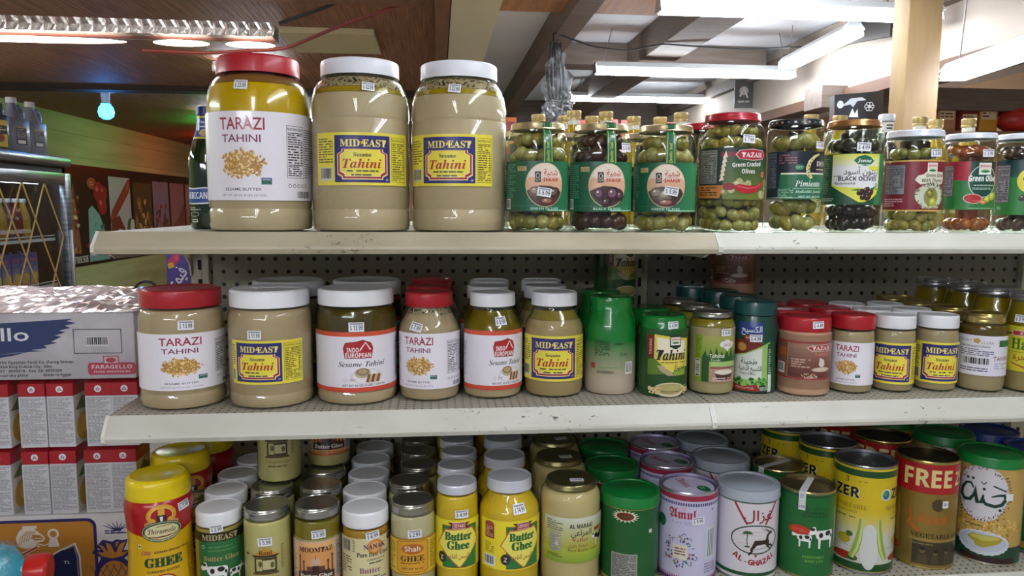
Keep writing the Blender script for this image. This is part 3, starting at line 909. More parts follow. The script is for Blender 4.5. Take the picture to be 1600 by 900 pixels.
L_tarazi(77.5, 46, 174, 67, -150, 140, (65, 97), 3, 'NET WT 128 OZ (8 LBS) 3.63 KGS').build('label', t, .0775)
price(t, .0775, 0, 212, '$ 23.99', -.02, .95, prof=lambda z: radius_at(P, z))
for i, (x, rz, R, lab, uR, tg) in enumerate(((.366, 7, .0755, 'gallon tahini jar with white lid and yellow label, standing against the red-lidded gallon', 80, 15), (.519, -15, .0748, 'gallon tahini jar with white lid and yellow label, standing next to the first olive jar', 72, -7))):
    t, P = jar('tahini_jar', lab, 'jar', x, .080, ZT, rz, R, .2575 - .001 * i, .0592, .0235, .172, .0535, cont=TAH, oil=('a88a14', .2135, .2055), lid=('rib', 'e3e5ee'), group=GROUP_G, groove=(.034, .168))
    smear(t, P, .2140, .2310)
    L_mideast(R * 1000, 69, 146, 42, -78, uR, 11 + i).build('label', t, R)
    price(t, R, tg - rz, 213, '$ 22.99', -.08, .9, prof=(lambda z, P=P: radius_at(P, z)))

# malt drink bottle behind the first gallon jar
t = thing('drink_bottle', 'dark green glass bottle with blue neck and body labels at the shelf end', 'bottle', (.106, .172, ZT), R_(16))
bp = [(0, .004), (.022, .003), (.025, 0), (.0288, .002), (.0302, .008), (.0302, .105), (.0285, .122), (.022, .142), (.0158, .160), (.0140, .178), (.0132, .190), (.0138, .1915), (.0138, .196), (.0125, .198), (0, .198)]
g = G(); g.rev(bp, M('0d2a10', 0.05, coat=.6), 48); g.build('glass_bottle', t)
g = G(); g.rev([(.0142, .184), (.0152, .185), (.0152, .196), (.0146, .1985), (.012, .1995), (0, .1995)], M('1c2d66', .35, .2), 42, mod=lambda k, r, z: 1.03 if k % 2 and z < .19 and r > .0145 else 1); g.build('crown_cap', t)
bpr = lambda z: radius_at(bp, z)
a = Art(.3, .3, 5); a.rect(-34, 148, 34, 183, '1f4590'); a.rect(-34, 146, 34, 149, 'd8d24a'); a.rect(-34, 180, 34, 183, 'b8cf3c')
a.ell(-4, 156, 7, 6, 'c9b27a'); a.text('Barbican', 0, 171, 4.5, 'e8ecf4', 'bi', w=20); a.micro(-11, 164, 11, 168, 1, 'dfe6f2')
a.build('neck_label', t, .0158, prof=bpr)
a = Art(.3, .3, 6); a.poly([(-40, 44), (-22, 41), (0, 40), (22, 41), (40, 44), (40, 66), (20, 68), (0, 66), (-20, 68), (-40, 66)], 'e6eaf2'); a.poly([(-39, 46), (-22, 43), (0, 42), (22, 43), (39, 46), (39, 64), (20, 66), (0, 64), (-20, 66), (-39, 64)], '1e4a94')
a.text('BARBICAN', 0, 49, 10.5, 'eef1f6', 'b', w=46)
a.micro(-12, 30, 12, 36, 2, 'c9cfc6'); a.ring(0, 24, 9, 4, 1, 'b9c2b4', 24)
a.frame(-6, 11, 6, 16, 1.4, 'dfe4da'); a.build('body_label', t, .0302, rz=R_(-48))

# ------------------------------------------------------------------ top shelf: olive jars
def olive_mesh(cols, r, el, pit):
    g = G(); g.sphere((0, 0, 0), r, cols, 18, 12, (1, 1, el))
    if pit:
        g.rev([(0, r * el * 1.002), (r * .16, r * el * .985), (r * .22, r * el * .955)], M(pit, .5), 12)
    me = g.build('olive').data
    for o in [o for o in COL.objects if o.data == me]: bpy.data.objects.remove(o)
    return me
def olive_mat(n, a, b): return noisy(n, a, b, (70, 70, 70), .28, 3, .35, .65, coat=.3)
GREEN_O = [olive_mat('olive_skin_pale', 'aba364', '8d8644'), olive_mat('olive_skin_gold', 'a89546', '80732e'), olive_mat('olive_skin_green', '918c48', '6e6a2c')]
DARK_O = [olive_mat('olive_skin_wine', '4a2a2a', '2a1418'), olive_mat('olive_skin_brown', '5d3d30', '35201c')]
BLACK_O = [olive_mat('olive_skin_black', '1e1416', '100b0c'), olive_mat('olive_skin_plum', '341c1e', '1a1012')]
RED_O = [olive_mat('olive_skin_orange', 'a8521a', '7e3410'), olive_mat('olive_skin_amber', 'b06a20', '8c3c12')]
def olives(pos, R, rows, mats, r, el, label, group, per, pit=None, wall=.0034, face=0.0, spread=118):
    meshes = [olive_mesh(m, r, el, pit) for m in mats]
    k = 0
    for ri, z in enumerate(rows):
        step = 2 * spread / per
        for j in range(per):
            a = R_(face - spread + (j + .5 + (.5 if ri % 2 else 0)) * step + rnd.uniform(-.16, .16) * step)
            q = rnd.uniform(.90, 1.0)
            rad = R - r * q - wall - rnd.uniform(0, .18) * r
            o = bpy.data.objects.new('olive', meshes[rnd.randrange(len(meshes))])
            COL.objects.link(o)
            o.scale = (q, q, q)
            dz = rnd.uniform(-.10, .34) * r if ri == 0 else rnd.uniform(-.34, .34) * r
            o.location = (pos[0] + rad * math.sin(a), pos[1] - rad * math.cos(a), pos[2] + z + dz)
            tl = R_(90) + rnd.uniform(-.9, .9) if el > 1.1 else rnd.uniform(0, 3)
            o.rotation_euler = (rnd.uniform(-.3, .3), tl, a + rnd.uniform(-.2, .2)) if el > 1.1 else (rnd.uniform(0, 3), rnd.uniform(0, 3), 0)
            tag(o, label, 'olive', group)
            k += 1
    return k

def shahia(a_deg_rz, R, fruit, seed, words):
    a = Art(.34, .4, seed)
    a.rect(-78, 32, 64, 108, '1d5a40')
    grad(a, 14, 32, 64, 108, '1f6446', '3f9a62', 8, False)
    for k in range(26):
        x, y = a.rn.uniform(-40, 60), a.rn.uniform(34, 106); a.line([(x, y), (x + a.rn.uniform(3, 9), y + a.rn.uniform(2, 8))], .7, '2f7a54')
    a.rect(-78, 40, 64, 41, '2f7a54'); a.rect(4, 33, 64, 34.5, 'a8d2b4')
    a.ell(0, 72, 30.5, 33.5, 'c9b98c', 40); a.ell(0, 72, 29.3, 32.3, 'e3d3c4', 40)
    a.poly([(-29, 78), (-29.2, 68), (-28, 62), (28, 62), (29.2, 68), (29, 78), (24, 84), (10, 80), (-12, 82), (-24, 84)], 'd9ad8e')
    pts = [(29.3 * math.cos(R_(q)), 72 + 32.3 * math.sin(R_(q))) for q in range(196, 345, 8)]
    a.poly(pts + [(22, 66), (10, 70), (-8, 71), (-20, 67)], '4a3936')
    for i, (x, y, rx, ry, c0, c1) in enumerate(fruit): olive_art(a, x, y, rx, ry, c0, c1, .3 * (i % 3))
    a.rect(-16, 76, -7, 92, '1b1e1c'); a.ring(-11.5, 86, 3, 4, .9, 'd9cfc0', 14); a.text('انا', -11.5, 78, 3.6, 'd9cfc0', ar=True, w=6)
    a.text('شهية', 9, 87, 7.5, 'b01c26', ar=True, w=23, bold=.012); a.text('SHAHIA', 9, 77.5, 5.4, 'b01c26', 'b', w=24, bold=.012)
    a.rect(-2, 85.2, 20, 85.8, 'c0666a')
    a.rect(-44, 93, -29, 100, 'c6ad7e'); a.micro(-43, 94, -30, 99, 3, '6a5a3a')
    a.micro(-74, 52, -48, 104, 16, '5f9a7c'); a.bars(-74, 35, -60, 51)
    a.text(words, 0, 34.5, 3.6, 'a9d9c0', 'b', w=44)
    return a
def seal_strip(t, P, R, lr, H, lh, u):
    def env(z):
        if z > H - lh: return lr * 1.015
        return max(radius_at(P, z), 0)
    a = Art(.35, .35, 2)
    a.rect(-8, 105, 8, H * 1000 - 1, '17603e')
    for x in (-6, 6): a.line([(x, 106), (x + (1 if x < 0 else -1), H * 1000 - 16), (x, H * 1000 - 2)], .9, 'b9cf6a')
    a.rect(-7.5, H * 1000 - 14, 7.5, H * 1000 - 12.6, 'cfe3c9')
    a.text('Quality Seal', 1.6, 107, 4.6, 'c8cf5a', 'si', al='l', w=30, rot=math.pi / 2)
    o = a.build('seal_strip', t, R, prof=env, rz=u, eps=.7)
    g = G(); g.box(-.0085, -lr * 1.0, H + .0002, .0085, lr * .25, H + .0008, M('17603e', .35)); g.build('seal_top', t, rz=u)
KINDS = [
    ('olive jar with gold lid and green label next to the second gallon tahini jar', .641, 7, 14, [(-14, 62, 11, 8, '6a5648', '9a8878'), (2, 58, 12, 8, '57453c', '8d7767'), (15, 60, 10, 8, '3c2c2a', '6d5a50'), (4, 47, 13, 6, '5a2f30', 'a06a60')], GREEN_O, 'GREEN OLIVES', 'large green olive inside the first green-labelled jar, beside the gallon tahini', 'd9b36a'),
    ('dark wine-coloured olive jar with gold lid and green label between two green-olive jars', .742, 2, 13, [(-13, 58, 9, 10, '3a2230', '6a4858'), (8, 58, 11, 12, '3c2230', '7a5868'), (-2, 46, 9, 7, '2c1a22', '5a3a44'), (20, 56, 7, 8, '33202a', '66485a')], DARK_O, 'BLACK OLIVES', 'wine-dark olive inside the green-labelled jar of dark olives', 'd9b36a'),
    ('olive jar with gold lid and green label next to the red-lidded cracked olive jar', .847, -14, 12, [(-14, 60, 11, 10, '5d504a', '91857c'), (0, 58, 12, 9, '7b6a5c', 'a89a88'), (16, 60, 10, 8, '40302c', '705e54'), (2, 46, 15, 6, '53302e', 'a56c60')], GREEN_O, 'GREEN OLIVES', 'large green olive inside the green-labelled jar beside the red-lidded olives', 'd9b36a')]
for i, (lab, x, rz, sd, fruit, om, words, ol, lc) in enumerate(KINDS):
    R, H = .0488, .1665
    t, P = jar('olive_jar', lab, 'jar', x, .055, ZT, rz, R, H, .0425, .0105, .118, .0395, fill=.148, lid=('twist', 'd6c9a0'), group='green-labelled olive jars with seal strips', foot=.010,
               core=.0185, contmat=M('2e2a12' if om is GREEN_O else '1c0f10', .3), groove=None)
    shahia(rz, R * 1000, fruit, sd, words).build('label', t, R)
    seal_strip(t, P, R, .0425, H, .0105, R_(5 + i))
    olives((x, .055, ZT), R, (.0145, .0405, .066, .092, .1165), om, .0122, 1.06, ol, 'olives in the %s green-labelled jar' % ('first', 'dark', 'third')[i], 8, 'c2b184' if i != 1 else '6a4a44', face=-8)
    olives((x, .055, ZT), R - .0055, (.139,), om, .0108, 1.06, ol, 'olives in the %s green-labelled jar' % ('first', 'dark', 'third')[i], 7, None, face=-8, wall=.005)
    if i == 0: OLJ = t
    tg = ((5, 61, '$ 5.99', -.16), (39, 130, '$ 6.99', 0), (-5, 64, '$ 5.99', -.18))[i]
    price(t, R, tg[0] - rz, tg[1], tg[2], tg[3], .95, 2.6, prof=(lambda z, P=P: radius_at(P, z)))
for k, (x, nm) in enumerate(((.628, 'first'), (.736, 'second'), (.852, 'third'))):
    dup(OLJ, (x, .188, ZT), R_(3), 'gold-lidded olive jar hidden close behind the %s green-labelled olive jar' % nm, skip=('price_tag', 'seal_strip', 'seal_top'))

# cracked green olives, red lid
R, H = .0535, .187
t, P = jar('olive_jar', 'big olive jar with red lid, cracked green olives and chili pepper label', 'jar', .957, .058, ZT, 0, R, H, .044, .0125, .132, .0405, fill=.170, lid=('tin', 'a81f2c'), foot=.010, core=.028, contmat=M('2c260c', .3))
a = Art(.36, .35, 21)
a.rect(-78, 52, 58, 132, '1e3326'); grad(a, -32, 52, 58, 122, '6d7a34', '27492f', 10)
a.rect(-36, 118, 58, 125, '7c2130'); a.poly([(-14, 121), (-8, 128), (14, 130), (36, 128), (42, 121), (36, 114), (14, 112), (-8, 114)], 'd9c4c0'); a.poly([(-12, 121), (-7, 127), (14, 129), (35, 127), (40, 121), (35, 115), (14, 113), (-7, 115)], 'ad2233')
a.text('TAZAH', 14, 117, 7.5, 'f0e6e4', 's', w=38, bold=.012)
a.text('Green Cracked', 7, 102, 6.5, '1a2a20', 'b', w=50, rot=.05); a.text('Green Cracked', 6.5, 102.6, 6.5, 'eef0ea', 'b', w=49, rot=.05)
a.text('Olives', 8, 91.5, 6.5, '1a2a20', 'b', w=23); a.text('Olives', 7.6, 92.1, 6.5, 'eef0ea', 'b', w=22.5)
a.ell(38, 91, 5, 5, 'c23a2a', 16); a.ring(38, 91, 3.5, 3.5, .8, 'e8c9b8', 14)
for k in range(16):
    olive_art(a, a.rn.uniform(-34, 52), a.rn.uniform(56, 80), a.rn.uniform(5, 8), a.rn.uniform(4.5, 6), a.rn.choice(['a9a878', '8d8c50', 'b7b58a']), a.rn.choice(['c9c79a', 'a8a66a']), a.rn.uniform(-.6, .6))
a.poly([(-16, 72), (-8, 64), (6, 61), (22, 64), (34, 72), (44, 84), (32, 78), (18, 73), (4, 74), (-8, 76)], 'b4222e'); a.line([(-10, 73), (6, 69), (22, 71), (32, 77)], 1.2, 'd8707a')
a.ell(-22, 72, 9, 6, '8c1f2c', 14)
a.facts(-76, 76, -41, 129, bg='8f8f8c'); a.poly([(-78, 54), (-36, 54), (-30, 74), (-78, 74)], 'c07a3a'); a.micro(-74, 57, -40, 72, 4, '4a2c18')
for k in range(6): a.poly([(-38 + k, 80 + k * 7), (-30 + k, 82 + k * 7), (-33 + k, 92 + k * 7)], 'e4d9c0')
a.build('label', t, R)
olives((.957, .058, ZT), R, (.0115, .0305, .0495, .139), GREEN_O, .0095, 1.22, 'small cracked green olive inside the red-lidded jar', 'olives in the red-lidded jar', 10, None, wall=.0052, face=-14)
olives((.957, .058, ZT), R - .006, (.158,), GREEN_O, .0085, 1.18, 'small cracked green olive inside the red-lidded jar', 'olives in the red-lidded jar', 9, None, wall=.006, face=-14)
price(t, R, 7, 145, '$ 7.99', -.05, .9, 1.6, prof=lambda z, P=P: radius_at(P, z))
dup(t, (.962, .200, ZT), R_(0), 'red-lidded olive jar standing behind the cracked green olives', skip=('price_tag',))

# pimiento olives
R, H = .0444, .179
t, P = jar('olive_jar', 'olive jar with black patterned lid and dark green label, big pimiento olives', 'jar', 1.063, .056, ZT, 0, R, H, .0423, .0105, .152, .0405, fill=.162, lid=('tin', '22242a'), foot=.012, core=.0135, contmat=M('332a0e', .3))
a = Art(.4, .2, 31)
for k in range(26):
    q = -132 + k * 10.2; a.ell(q, 173.5, 2.2, 1.6, ['7f8f6a', 'b8a070', '58707c', 'c9ccd0'][k % 4], 10)
a.build('lid_print', t, .0423, eps=.8)
a = Art(.34, .4, 32)
a.rect(-70, 53, 60, 128, '1e6a48'); a.rect(-70, 93, 60, 128, '15202e'); a.rect(-40, 92, 60, 94.5, 'e6dcc6'); a.rect(-70, 53, -42, 128, '22303a')
a.facts(-68, 70, -48, 126, bg='6f7684'); a.micro(-44, 108, -16, 124, 4, '8a5560')
a.ell(-12, 103, 7, 4.6, '1f7a55', 18); a.micro(-17, 101, -7, 105, 2, 'b9d8c4')
a.line([(8, 86), (2, 92), (.5, 102), (4, 112), (12, 120), (22, 124)], [5, 6, 6.5, 6, 4.5, 2], 'd9c88e')
for k in range(6): a.ell(2.5 + (k > 3) * 2.5 * (k - 3), 90 + k * 5, 1.2, 1.5, '6d5a2c', 8)
a.text('DOGAN', 38, 105, 8, 'e6e2d6', 's', w=44); a.rect(16, 99, 56, 100.5, 'c9b98c')
a.text('Pimiento', 4, 73, 9.5, 'e6efe8', 'si', w=44); a.line([(-20, 70), (34, 70)], .8, '9ccab0'); a.text('Halkidiki Jumbo', 6, 63, 4.4, 'cfe6d8', 'si', w=46); a.text('NET WT 24.7 OZ', 8, 56, 2.6, 'cfe6d8', 'b', w=40)
a.micro(-44, 55, -20, 70, 6, '8fc2a6'); a.rect(-66, 55, 20, 55.6, 'cfe6d8')
a.build('label', t, R)
olives((1.063, .056, ZT), R, (.0145, .040, .066, .092, .118, .143), GREEN_O, .0118, 1.28, 'long pimiento olive inside the jar with the black lid', 'olives in the black-lidded jar', 6, '7c2c1c', face=-26, wall=.006)
price(t, R, 28, 138, '$ 6.99', 0, .8, 1.5)

# black olives
R, H = .0455, .180
t, P = jar('olive_jar', 'jar of black olives with bronze lid and yellow-green shield label', 'jar', 1.163, .057, ZT, -20, R, H, .0412, .0105, .134, .037, fill=.162, lid=('twist', 'b98a5a'), foot=.010, core=.019, contmat=M('0c0809', .25), groove=(.160,))
a = Art(.34, .4, 41)
a.rect(-72, 45, 60, 126, '1d4a34'); a.rect(30, 45, 60, 126, '2f7a48')
sh = [(-39, 125), (38, 125), (38, 72), (34, 62), (24, 54), (12, 49), (4, 49), (-39, 75)]
a.poly(sh, 'd8d84a'); a.poly([(-38, 122), (10, 122), (18, 100), (36, 98), (37, 74), (30, 70), (-30, 74), (-38, 78)], 'dfe0e2')
grad(a, -38, 106, 36, 124, 'dfe0d2', 'd0d458', 6)
a.poly([(-6, 115), (0, 121), (10, 123.5), (20, 120), (26, 114), (20, 108), (10, 106), (0, 109)], '1e6a4a'); a.text('Jenna', 10, 112, 5.6, 'eef2ee', 'si', w=22); a.line([(2, 109), (10, 107.6), (19, 109)], .8, 'e0e8e0')
a.text('زيتون أسود', 7, 93, 8.5, '23283a', ar=True, w=54, bold=0.01)
a.text('BLACK OLIVES', 2, 83, 6.2, '1a1c26', 'b', w=60, bold=.012); a.text('Kalamata', -18, 77, 3.6, '3a3a34', 'bi', w=32)
a.micro(-36, 89, -22, 92, 1, '6a6a60')
for x, y in ((6, 65), (15, 68), (22, 64), (11, 58), (18, 57)): olive_art(a, x, y, 6.5, 4.6, '2c1a20', '4a3038', .7)
a.poly([(20, 70), (32, 75), (28, 69)], '3a7a3c'); a.poly([(-10, 68), (4, 71), (2, 67)], '4a7a34'); a.micro(30, 68, 36, 80, 5, '4a7a60')
a.micro(-66, 50, -34, 56, 2, 'b8d0c0'); a.micro(-70, 62, -46, 120, 16, '5a8a70')
a.build('label', t, R)
olives((1.163, .057, ZT), R, (.0145, .0345, .141), BLACK_O, .011, 1.15, 'black olive inside the jar with the shield label', 'olives in the black olive jar', 8, None, face=-30, wall=.0050)
price(t, R, 10, 136, '$ 4.99', -.04, .95, 1.6, prof=lambda z, P=P: radius_at(P, z))

# green olives with thyme
R, H = .0460, .1655
t, P = jar('olive_jar', 'olive jar with white lid and dark red label showing olives with thyme', 'jar', 1.270, .057, ZT, 0, R, H, .0435, .0110, .130, .040, fill=.150, lid=('tin', 'd3d8e4'), foot=.011, core=.0225, contmat=M('2a260e', .3))
def brand_badge(a, x, y, w, h):
    a.rect(x - w / 2, y - h / 2, x + w / 2, y + h / 2, 'e8e8e6'); a.rect(x - w / 2 + .6, y + h * .02, x + w / 2 - .6, y + h / 2 - .8, 'e6d4d2'); a.text('BARAKA', x, y + h * .12, h * .2, 'b03040', 'b', w=w * .84)
    a.ell(x, y - h * .22, w * .38, h * .12, '3a7a3c', 14); a.rect(x - w * .4, y - h * .06, x + w * .4, y - h * .0, 'b9c98a')
a = Art(.34, .4, 51)
a.rect(-80, 35, 30, 117, 'c9a650'); a.rect(-80, 37.5, 30, 114.5, '7a1c2c')
a.facts(-74, 62, -38, 110, bg='8f8f96'); a.micro(-74, 42, -40, 56, 4, 'c99aa0')
brand_badge(a, 2, 104, 17, 17)
blob = [(-24, 85), (-20, 92), (-12, 94), (-8, 98), (24, 98), (26, 88), (24, 80), (14, 77), (4, 80), (-16, 78)]
a.poly(blob, 'd9d8c4'); a.text('Green Olive', 8, 89.5, 5.6, '2a2a22', 'bi', w=32); a.text('With Thyme', 4, 81.5, 5.6, '2a2a22', 'bi', w=36)
a.ell(2, 60, 25, 19, 'c4cbb4', 26)
for k in range(34):
    q = a.rn.uniform(0, 6.28); x, y = 2 + 21 * math.cos(q), 60 + 16 * math.sin(q); a.line([(x, y), (x + 7 * math.cos(q + .5), y + 6 * math.sin(q + .5))], 1.4, a.rn.choice(['5a6a4a', '7d8a68', '3f5238']))
a.ell(2, 58, 12, 15, '8a8a4a', 20); olive_art(a, 0, 63, 6, 7, '75702a', '9a963c'); olive_art(a, 5, 50, 6.5, 7, 'a9ad3a', 'c9cc5a'); a.line([(-6, 76), (2, 66), (10, 76)], 1.2, '39482c')
a.rect(-12, 40, 16, 43, 'c9d0b0'); a.micro(-10, 40.4, 14, 42.6, 1, '4a5a30')
a.build('label', t, R)
olives((1.270, .057, ZT), R, (.0115, .028), GREEN_O, .0092, 1.25, 'green olive with thyme inside the jar with the dark red label', 'olives in the thyme jar', 8, None, wall=.0048, face=-34)
olives((1.270, .057, ZT), R - .002, (.1275,), GREEN_O, .0098, 1.15, 'green olive with thyme inside the jar with the dark red label', 'olives in the thyme jar', 7, None, wall=.0052, face=-34)
price(t, R, 8, 128, '$ 3.99', 0, .85, 1.6, prof=lambda z, P=P: radius_at(P, z))

# stuffed green olives, orange filling
R, H = .0408, .1625
t, P = jar('olive_jar', 'olive jar with white lid and orange-red contents, label half red half green', 'jar', 1.368, .056, ZT, -6, R, H, .0380, .0095, .128, .036, fill=.144, lid=('tin', 'd3d8e4'), foot=.012, core=.0165, contmat=noisy('pepper_pulp', 'a8420f', '6e220a', (30, 30, 30), .25, 3, coat=.4))
a = Art(.34, .4, 61)
a.rect(-72, 38, 26, 116, '2f7a3e'); a.poly([(-72, 90), (-20, 84), (-20, 116), (-72, 116)], 'a62c3c'); a.rect(-20, 80, 22, 116, '12402f'); a.rect(22, 80, 26, 116, 'b23a48')
a.facts(-66, 60, -44, 110, bg='9a8f9a')
a.ring(0, 84, 22, 26, 1.0, 'cfe0d4', 34); a.ell(0, 84, 21, 25, '0f4638', 34); brand_badge(a, 2, 104, 20, 19)
a.text('Green Olive', 0, 84, 9, 'e8efe9', 'bi', w=44, bold=.012); a.micro(-14, 76, 18, 79, 1, 'd0e0d4'); a.micro(-16, 70, 18, 74, 2, 'a9c4b2')
a.ell(-14, 56, 14, 8, 'd9b8a8', 22, -.1); a.ell(-14, 56, 12.6, 6.8, 'ad2730', 22, -.1); a.line([(-16, 53), (-6, 52), (2, 57)], 1.3, 'd8705a')
olive_art(a, 8, 55, 7, 4.5, '9aa83a', 'c9d458', .4); olive_art(a, 18, 60, 8, 6, 'a3b23c', 'd2dc62', .6); olive_art(a, 2, 50, 5, 3, 'c9783a', 'e0a060', .2)
a.rect(-20, 40, 24, 41, '9cc49a')
a.build('label', t, R)
olives((1.368, .056, ZT), R, (.0135, .133), RED_O, .0105, 1.15, 'orange stuffed olive inside the jar with the red and green label', 'olives in the orange jar', 7, None, wall=.0060, face=-37)
price(t, R, 1 + 6, 129, '$ 3.99', .02, .85, 1.6, prof=lambda z, P=P: radius_at(P, z))

# the jar cut by the frame
R, H = .0405, .1635
t, P = jar('olive_jar', 'dark olive jar with white lid cut off by the edge of the photo', 'jar', 1.463, .056, ZT, -25, R, H, .0390, .0095, .128, .036, fill=.144, lid=('tin', 'd3d8e4'), foot=.012, core=.0165, contmat=M('1a0f0c', .3))
a = Art(.34, .4, 71)
a.rect(-70, 30, 60, 120, '2f7a3a'); grad(a, -70, 92, 60, 120, '1f5244', '15323a', 5); a.facts(-58, 50, -26, 112, bg='8f8a96'); a.ell(-42, 41, 4, 3, '7aa68a', 12)
a.ell(2, 86, 18, 20, 'd8cc3c', 28); a.text('Olives', 4, 86, 6, '2a4a2a', 'b', w=24); brand_badge(a, 10, 110, 17, 15)
for x, y in ((-6, 58), (4, 62), (12, 56)): olive_art(a, x, y, 7, 5, '1c1620', '3c3440', .5)
a.build('label', t, R)
olives((1.463, .056, ZT), R, (.0135, .133), DARK_O, .0105, 1.15, 'dark olive inside the jar cut off by the photo edge', 'olives in the jar at the photo edge', 7, None, wall=.0060, face=-40)
# ------------------------------------------------------------------ middle shelf
ORD = ['second', 'third', 'fourth', 'fifth', 'sixth']
def column(t, spots, what, z, group, skip=('price_tag',), rz=None):
    for k, (x, y) in enumerate(spots):
        dup(t, (x, y, z), t.rotation_euler.z + R_(rnd.uniform(-25, 25)), '%s jar in the column of %s' % (ORD[k], what), skip=skip, group=group)
def rad(P): return lambda z: radius_at(P, z)
WH, RD = 'eef0f5', 'b5202c'
t, P = jar('tahini_jar', 'half-gallon tahini jar with red lid and white label at the shelf end', 'jar', .084, .082, ZM, 15, .0635, .181, .0596, .0265, .124, .0545, cont='bba184', lid=('smooth', 'b01f2b'), groove=(.0235,))
L_tarazi(63.5, 31, 117, 61, -92, 105, (54, 84), 103, 'NET WT 64 OZ (4 LBS) 1.81 KGS').build('label', t, .0635)
price(t, .0635, 8, 130, '$ 13.99', -.03, 1.0, prof=rad(P))
t, P = jar('tahini_jar', 'half-gallon tahini jar with white lid and yellow-and-purple label', 'jar', .220, .080, ZM, -6, .0650, .180, .0602, .0260, .128, .0555, cont='b9a184', lid=('rib', WH), groove=(.0215,))
L_mideast(65, 39, 106, 36, -46, 71, 104).build('label', t, .065)
price(t, .065, -3, 115, '$ 11.99', 0, .95)
column(t, [(.223, .216)], 'half-gallon jars with the purple-and-yellow label', ZM, None)
t, P = jar('tahini_jar', 'half-gallon tahini jar with white lid, dark oil and orange-striped white label', 'jar', .353, .090, ZM, 8, .0635, .179, .0593, .0245, .126, .055, cont='bda488', oil=('4c3d08', .151, .108), lid=('rib', WH), groove=(.0215,))
L_indo(63.5, 22, 116, 45, -95, 105, (72, 96), 105, 'NET WT. 64 OZ (4 LBS) 1.814 KG').build('label', t, .0635)
price(t, .0635, -2, 124, '$ 13.99', 0, 1.05)
column(t, [(.358, .225)], 'half-gallon jars with orange-striped label', ZM, None)
t, P = jar('tahini_jar', 'quart tahini jar with red lid, smeared neck and white label', 'jar', .470, .090, ZM, -21, .0492, .172, .0385, .0225, .112, .0345, 's', cont='b8a084', fill=.137, lid=('smooth', 'b01f2b'), foot=.010)
smear(t, P, .137, .149)
L_tarazi(49.2, 21, 110, 49, -48, 120, (48, 74), 106, 'NET WT 32 OZ (2 LBS) 907G').build('label', t, .0492)
price(t, .0492, -4, 120, '$ 7.99', -.2, .95, prof=rad(P))
column(t, [(.468, .192), (.474, .293)], 'quart jars with red lid', ZM, None)
t, P = jar('tahini_jar', 'quart tahini jar with white lid, amber oil and orange-striped white label', 'jar', .574, .097, ZM, 19, .0492, .170, .0370, .0215, .108, .0335, 's', cont='bca486', oil=('77640f', .142, .104), lid=('rib', WH), foot=.010)
L_indo(49.2, 16, 112, 36, -78, 80, None, 107, 'NET WT. 32 OZ (2 LBS) 907 G').build('label', t, .0492)
price(t, .0492, -5, 127, '$ 8.99', .06, .95, 1.6, rad(P))
column(t, [(.573, .198), (.583, .298)], 'quart jars with orange-striped label', ZM, None)
t, P = jar('tahini_jar', 'quart tahini jar with white lid and yellow-and-purple label', 'jar', .677, .097, ZM, -10, .0492, .170, .0377, .0215, .110, .034, 's', cont='b0966c', oil=('94803a', .141, .126), lid=('rib', WH), foot=.010)
L_mideast(49.2, 28, 102, 39, -66, 66, 108).build('label', t, .0492)
column(t, [(.676, .198), (.683, .299)], 'quart jars with the purple-and-yellow label', ZM, None)

# shrink-wrapped green jar seen from the back of its label
m, nt, bs, out = nodes_mat('green_shrink_sleeve')
tc = node(nt, 'ShaderNodeTexCoord'); sp = node(nt, 'ShaderNodeSeparateXYZ'); lk(nt, tc.outputs['Object'], sp.inputs[0])
mr = node(nt, 'ShaderNodeMapRange'); mr.inputs[1].default_value = .028; mr.inputs[2].default_value = .090; lk(nt, sp.outputs[2], mr.inputs[0])
lk(nt, mixc(nt, mr.outputs[0], lin('b9ab97'), lin('0c7a2e')), bs.inputs['Base Color'])
bs.inputs['Roughness'].default_value = .25; bs.inputs['Coat Weight'].default_value = .6; bs.inputs['Coat Roughness'].default_value = .05
GREEN_SLEEVE = m
t = thing('tahini_jar', 'jar in a shiny green shrink sleeve fading to beige, turned to its back label', 'jar', (.775, .104, ZM), R_(-13))
P = [(0, .004), (.034, .003), (.037, 0), (.0405, .0012), (.0425, .006), (.0430, .012), (.0432, .060), (.0428, .100), (.0425, .108), (.0405, .118), (.0372, .130), (.0352, .139)]
g = G(); g.rev(P, GREEN_SLEEVE, 64); g.build('sleeved_body', t)
g = G(); g.rev([(.0352, .139), (.0356, .1395), (.0352, .1402), (.0350, .150), (.0352, .157), (.0340, .1605), (.030, .1618), (0, .1615)], M('0d8030', .22, coat=.6), 60, mod=lambda k, r, z: 1.008 if k % 3 == 0 and .141 < z < .156 else 1); g.build('lid', t)
a = Art(.3, .3, 9); a.micro(-27, 66, 0, 92, 9, '1d3a1c'); a.micro(8, 84, 26, 88, 2, '1d3a1c'); a.text('8% NET', 24, 66, 4.2, '1d3a1c', 'b', w=14); a.rect(-34, 44, -26, 53, 'a82a26')
a.micro(-22, 36, 6, 41, 3, '40382c'); a.rect(-38, 46, 18, 47, '5a9a50'); a.rect(18, 42, 18.6, 84, '3a9a48'); a.bars(27, 35, 42, 55); a.build('back_print', t, .0432)
tg = t
column(t, [(.777, .196)], 'green shrink-sleeved jars', ZM, None)

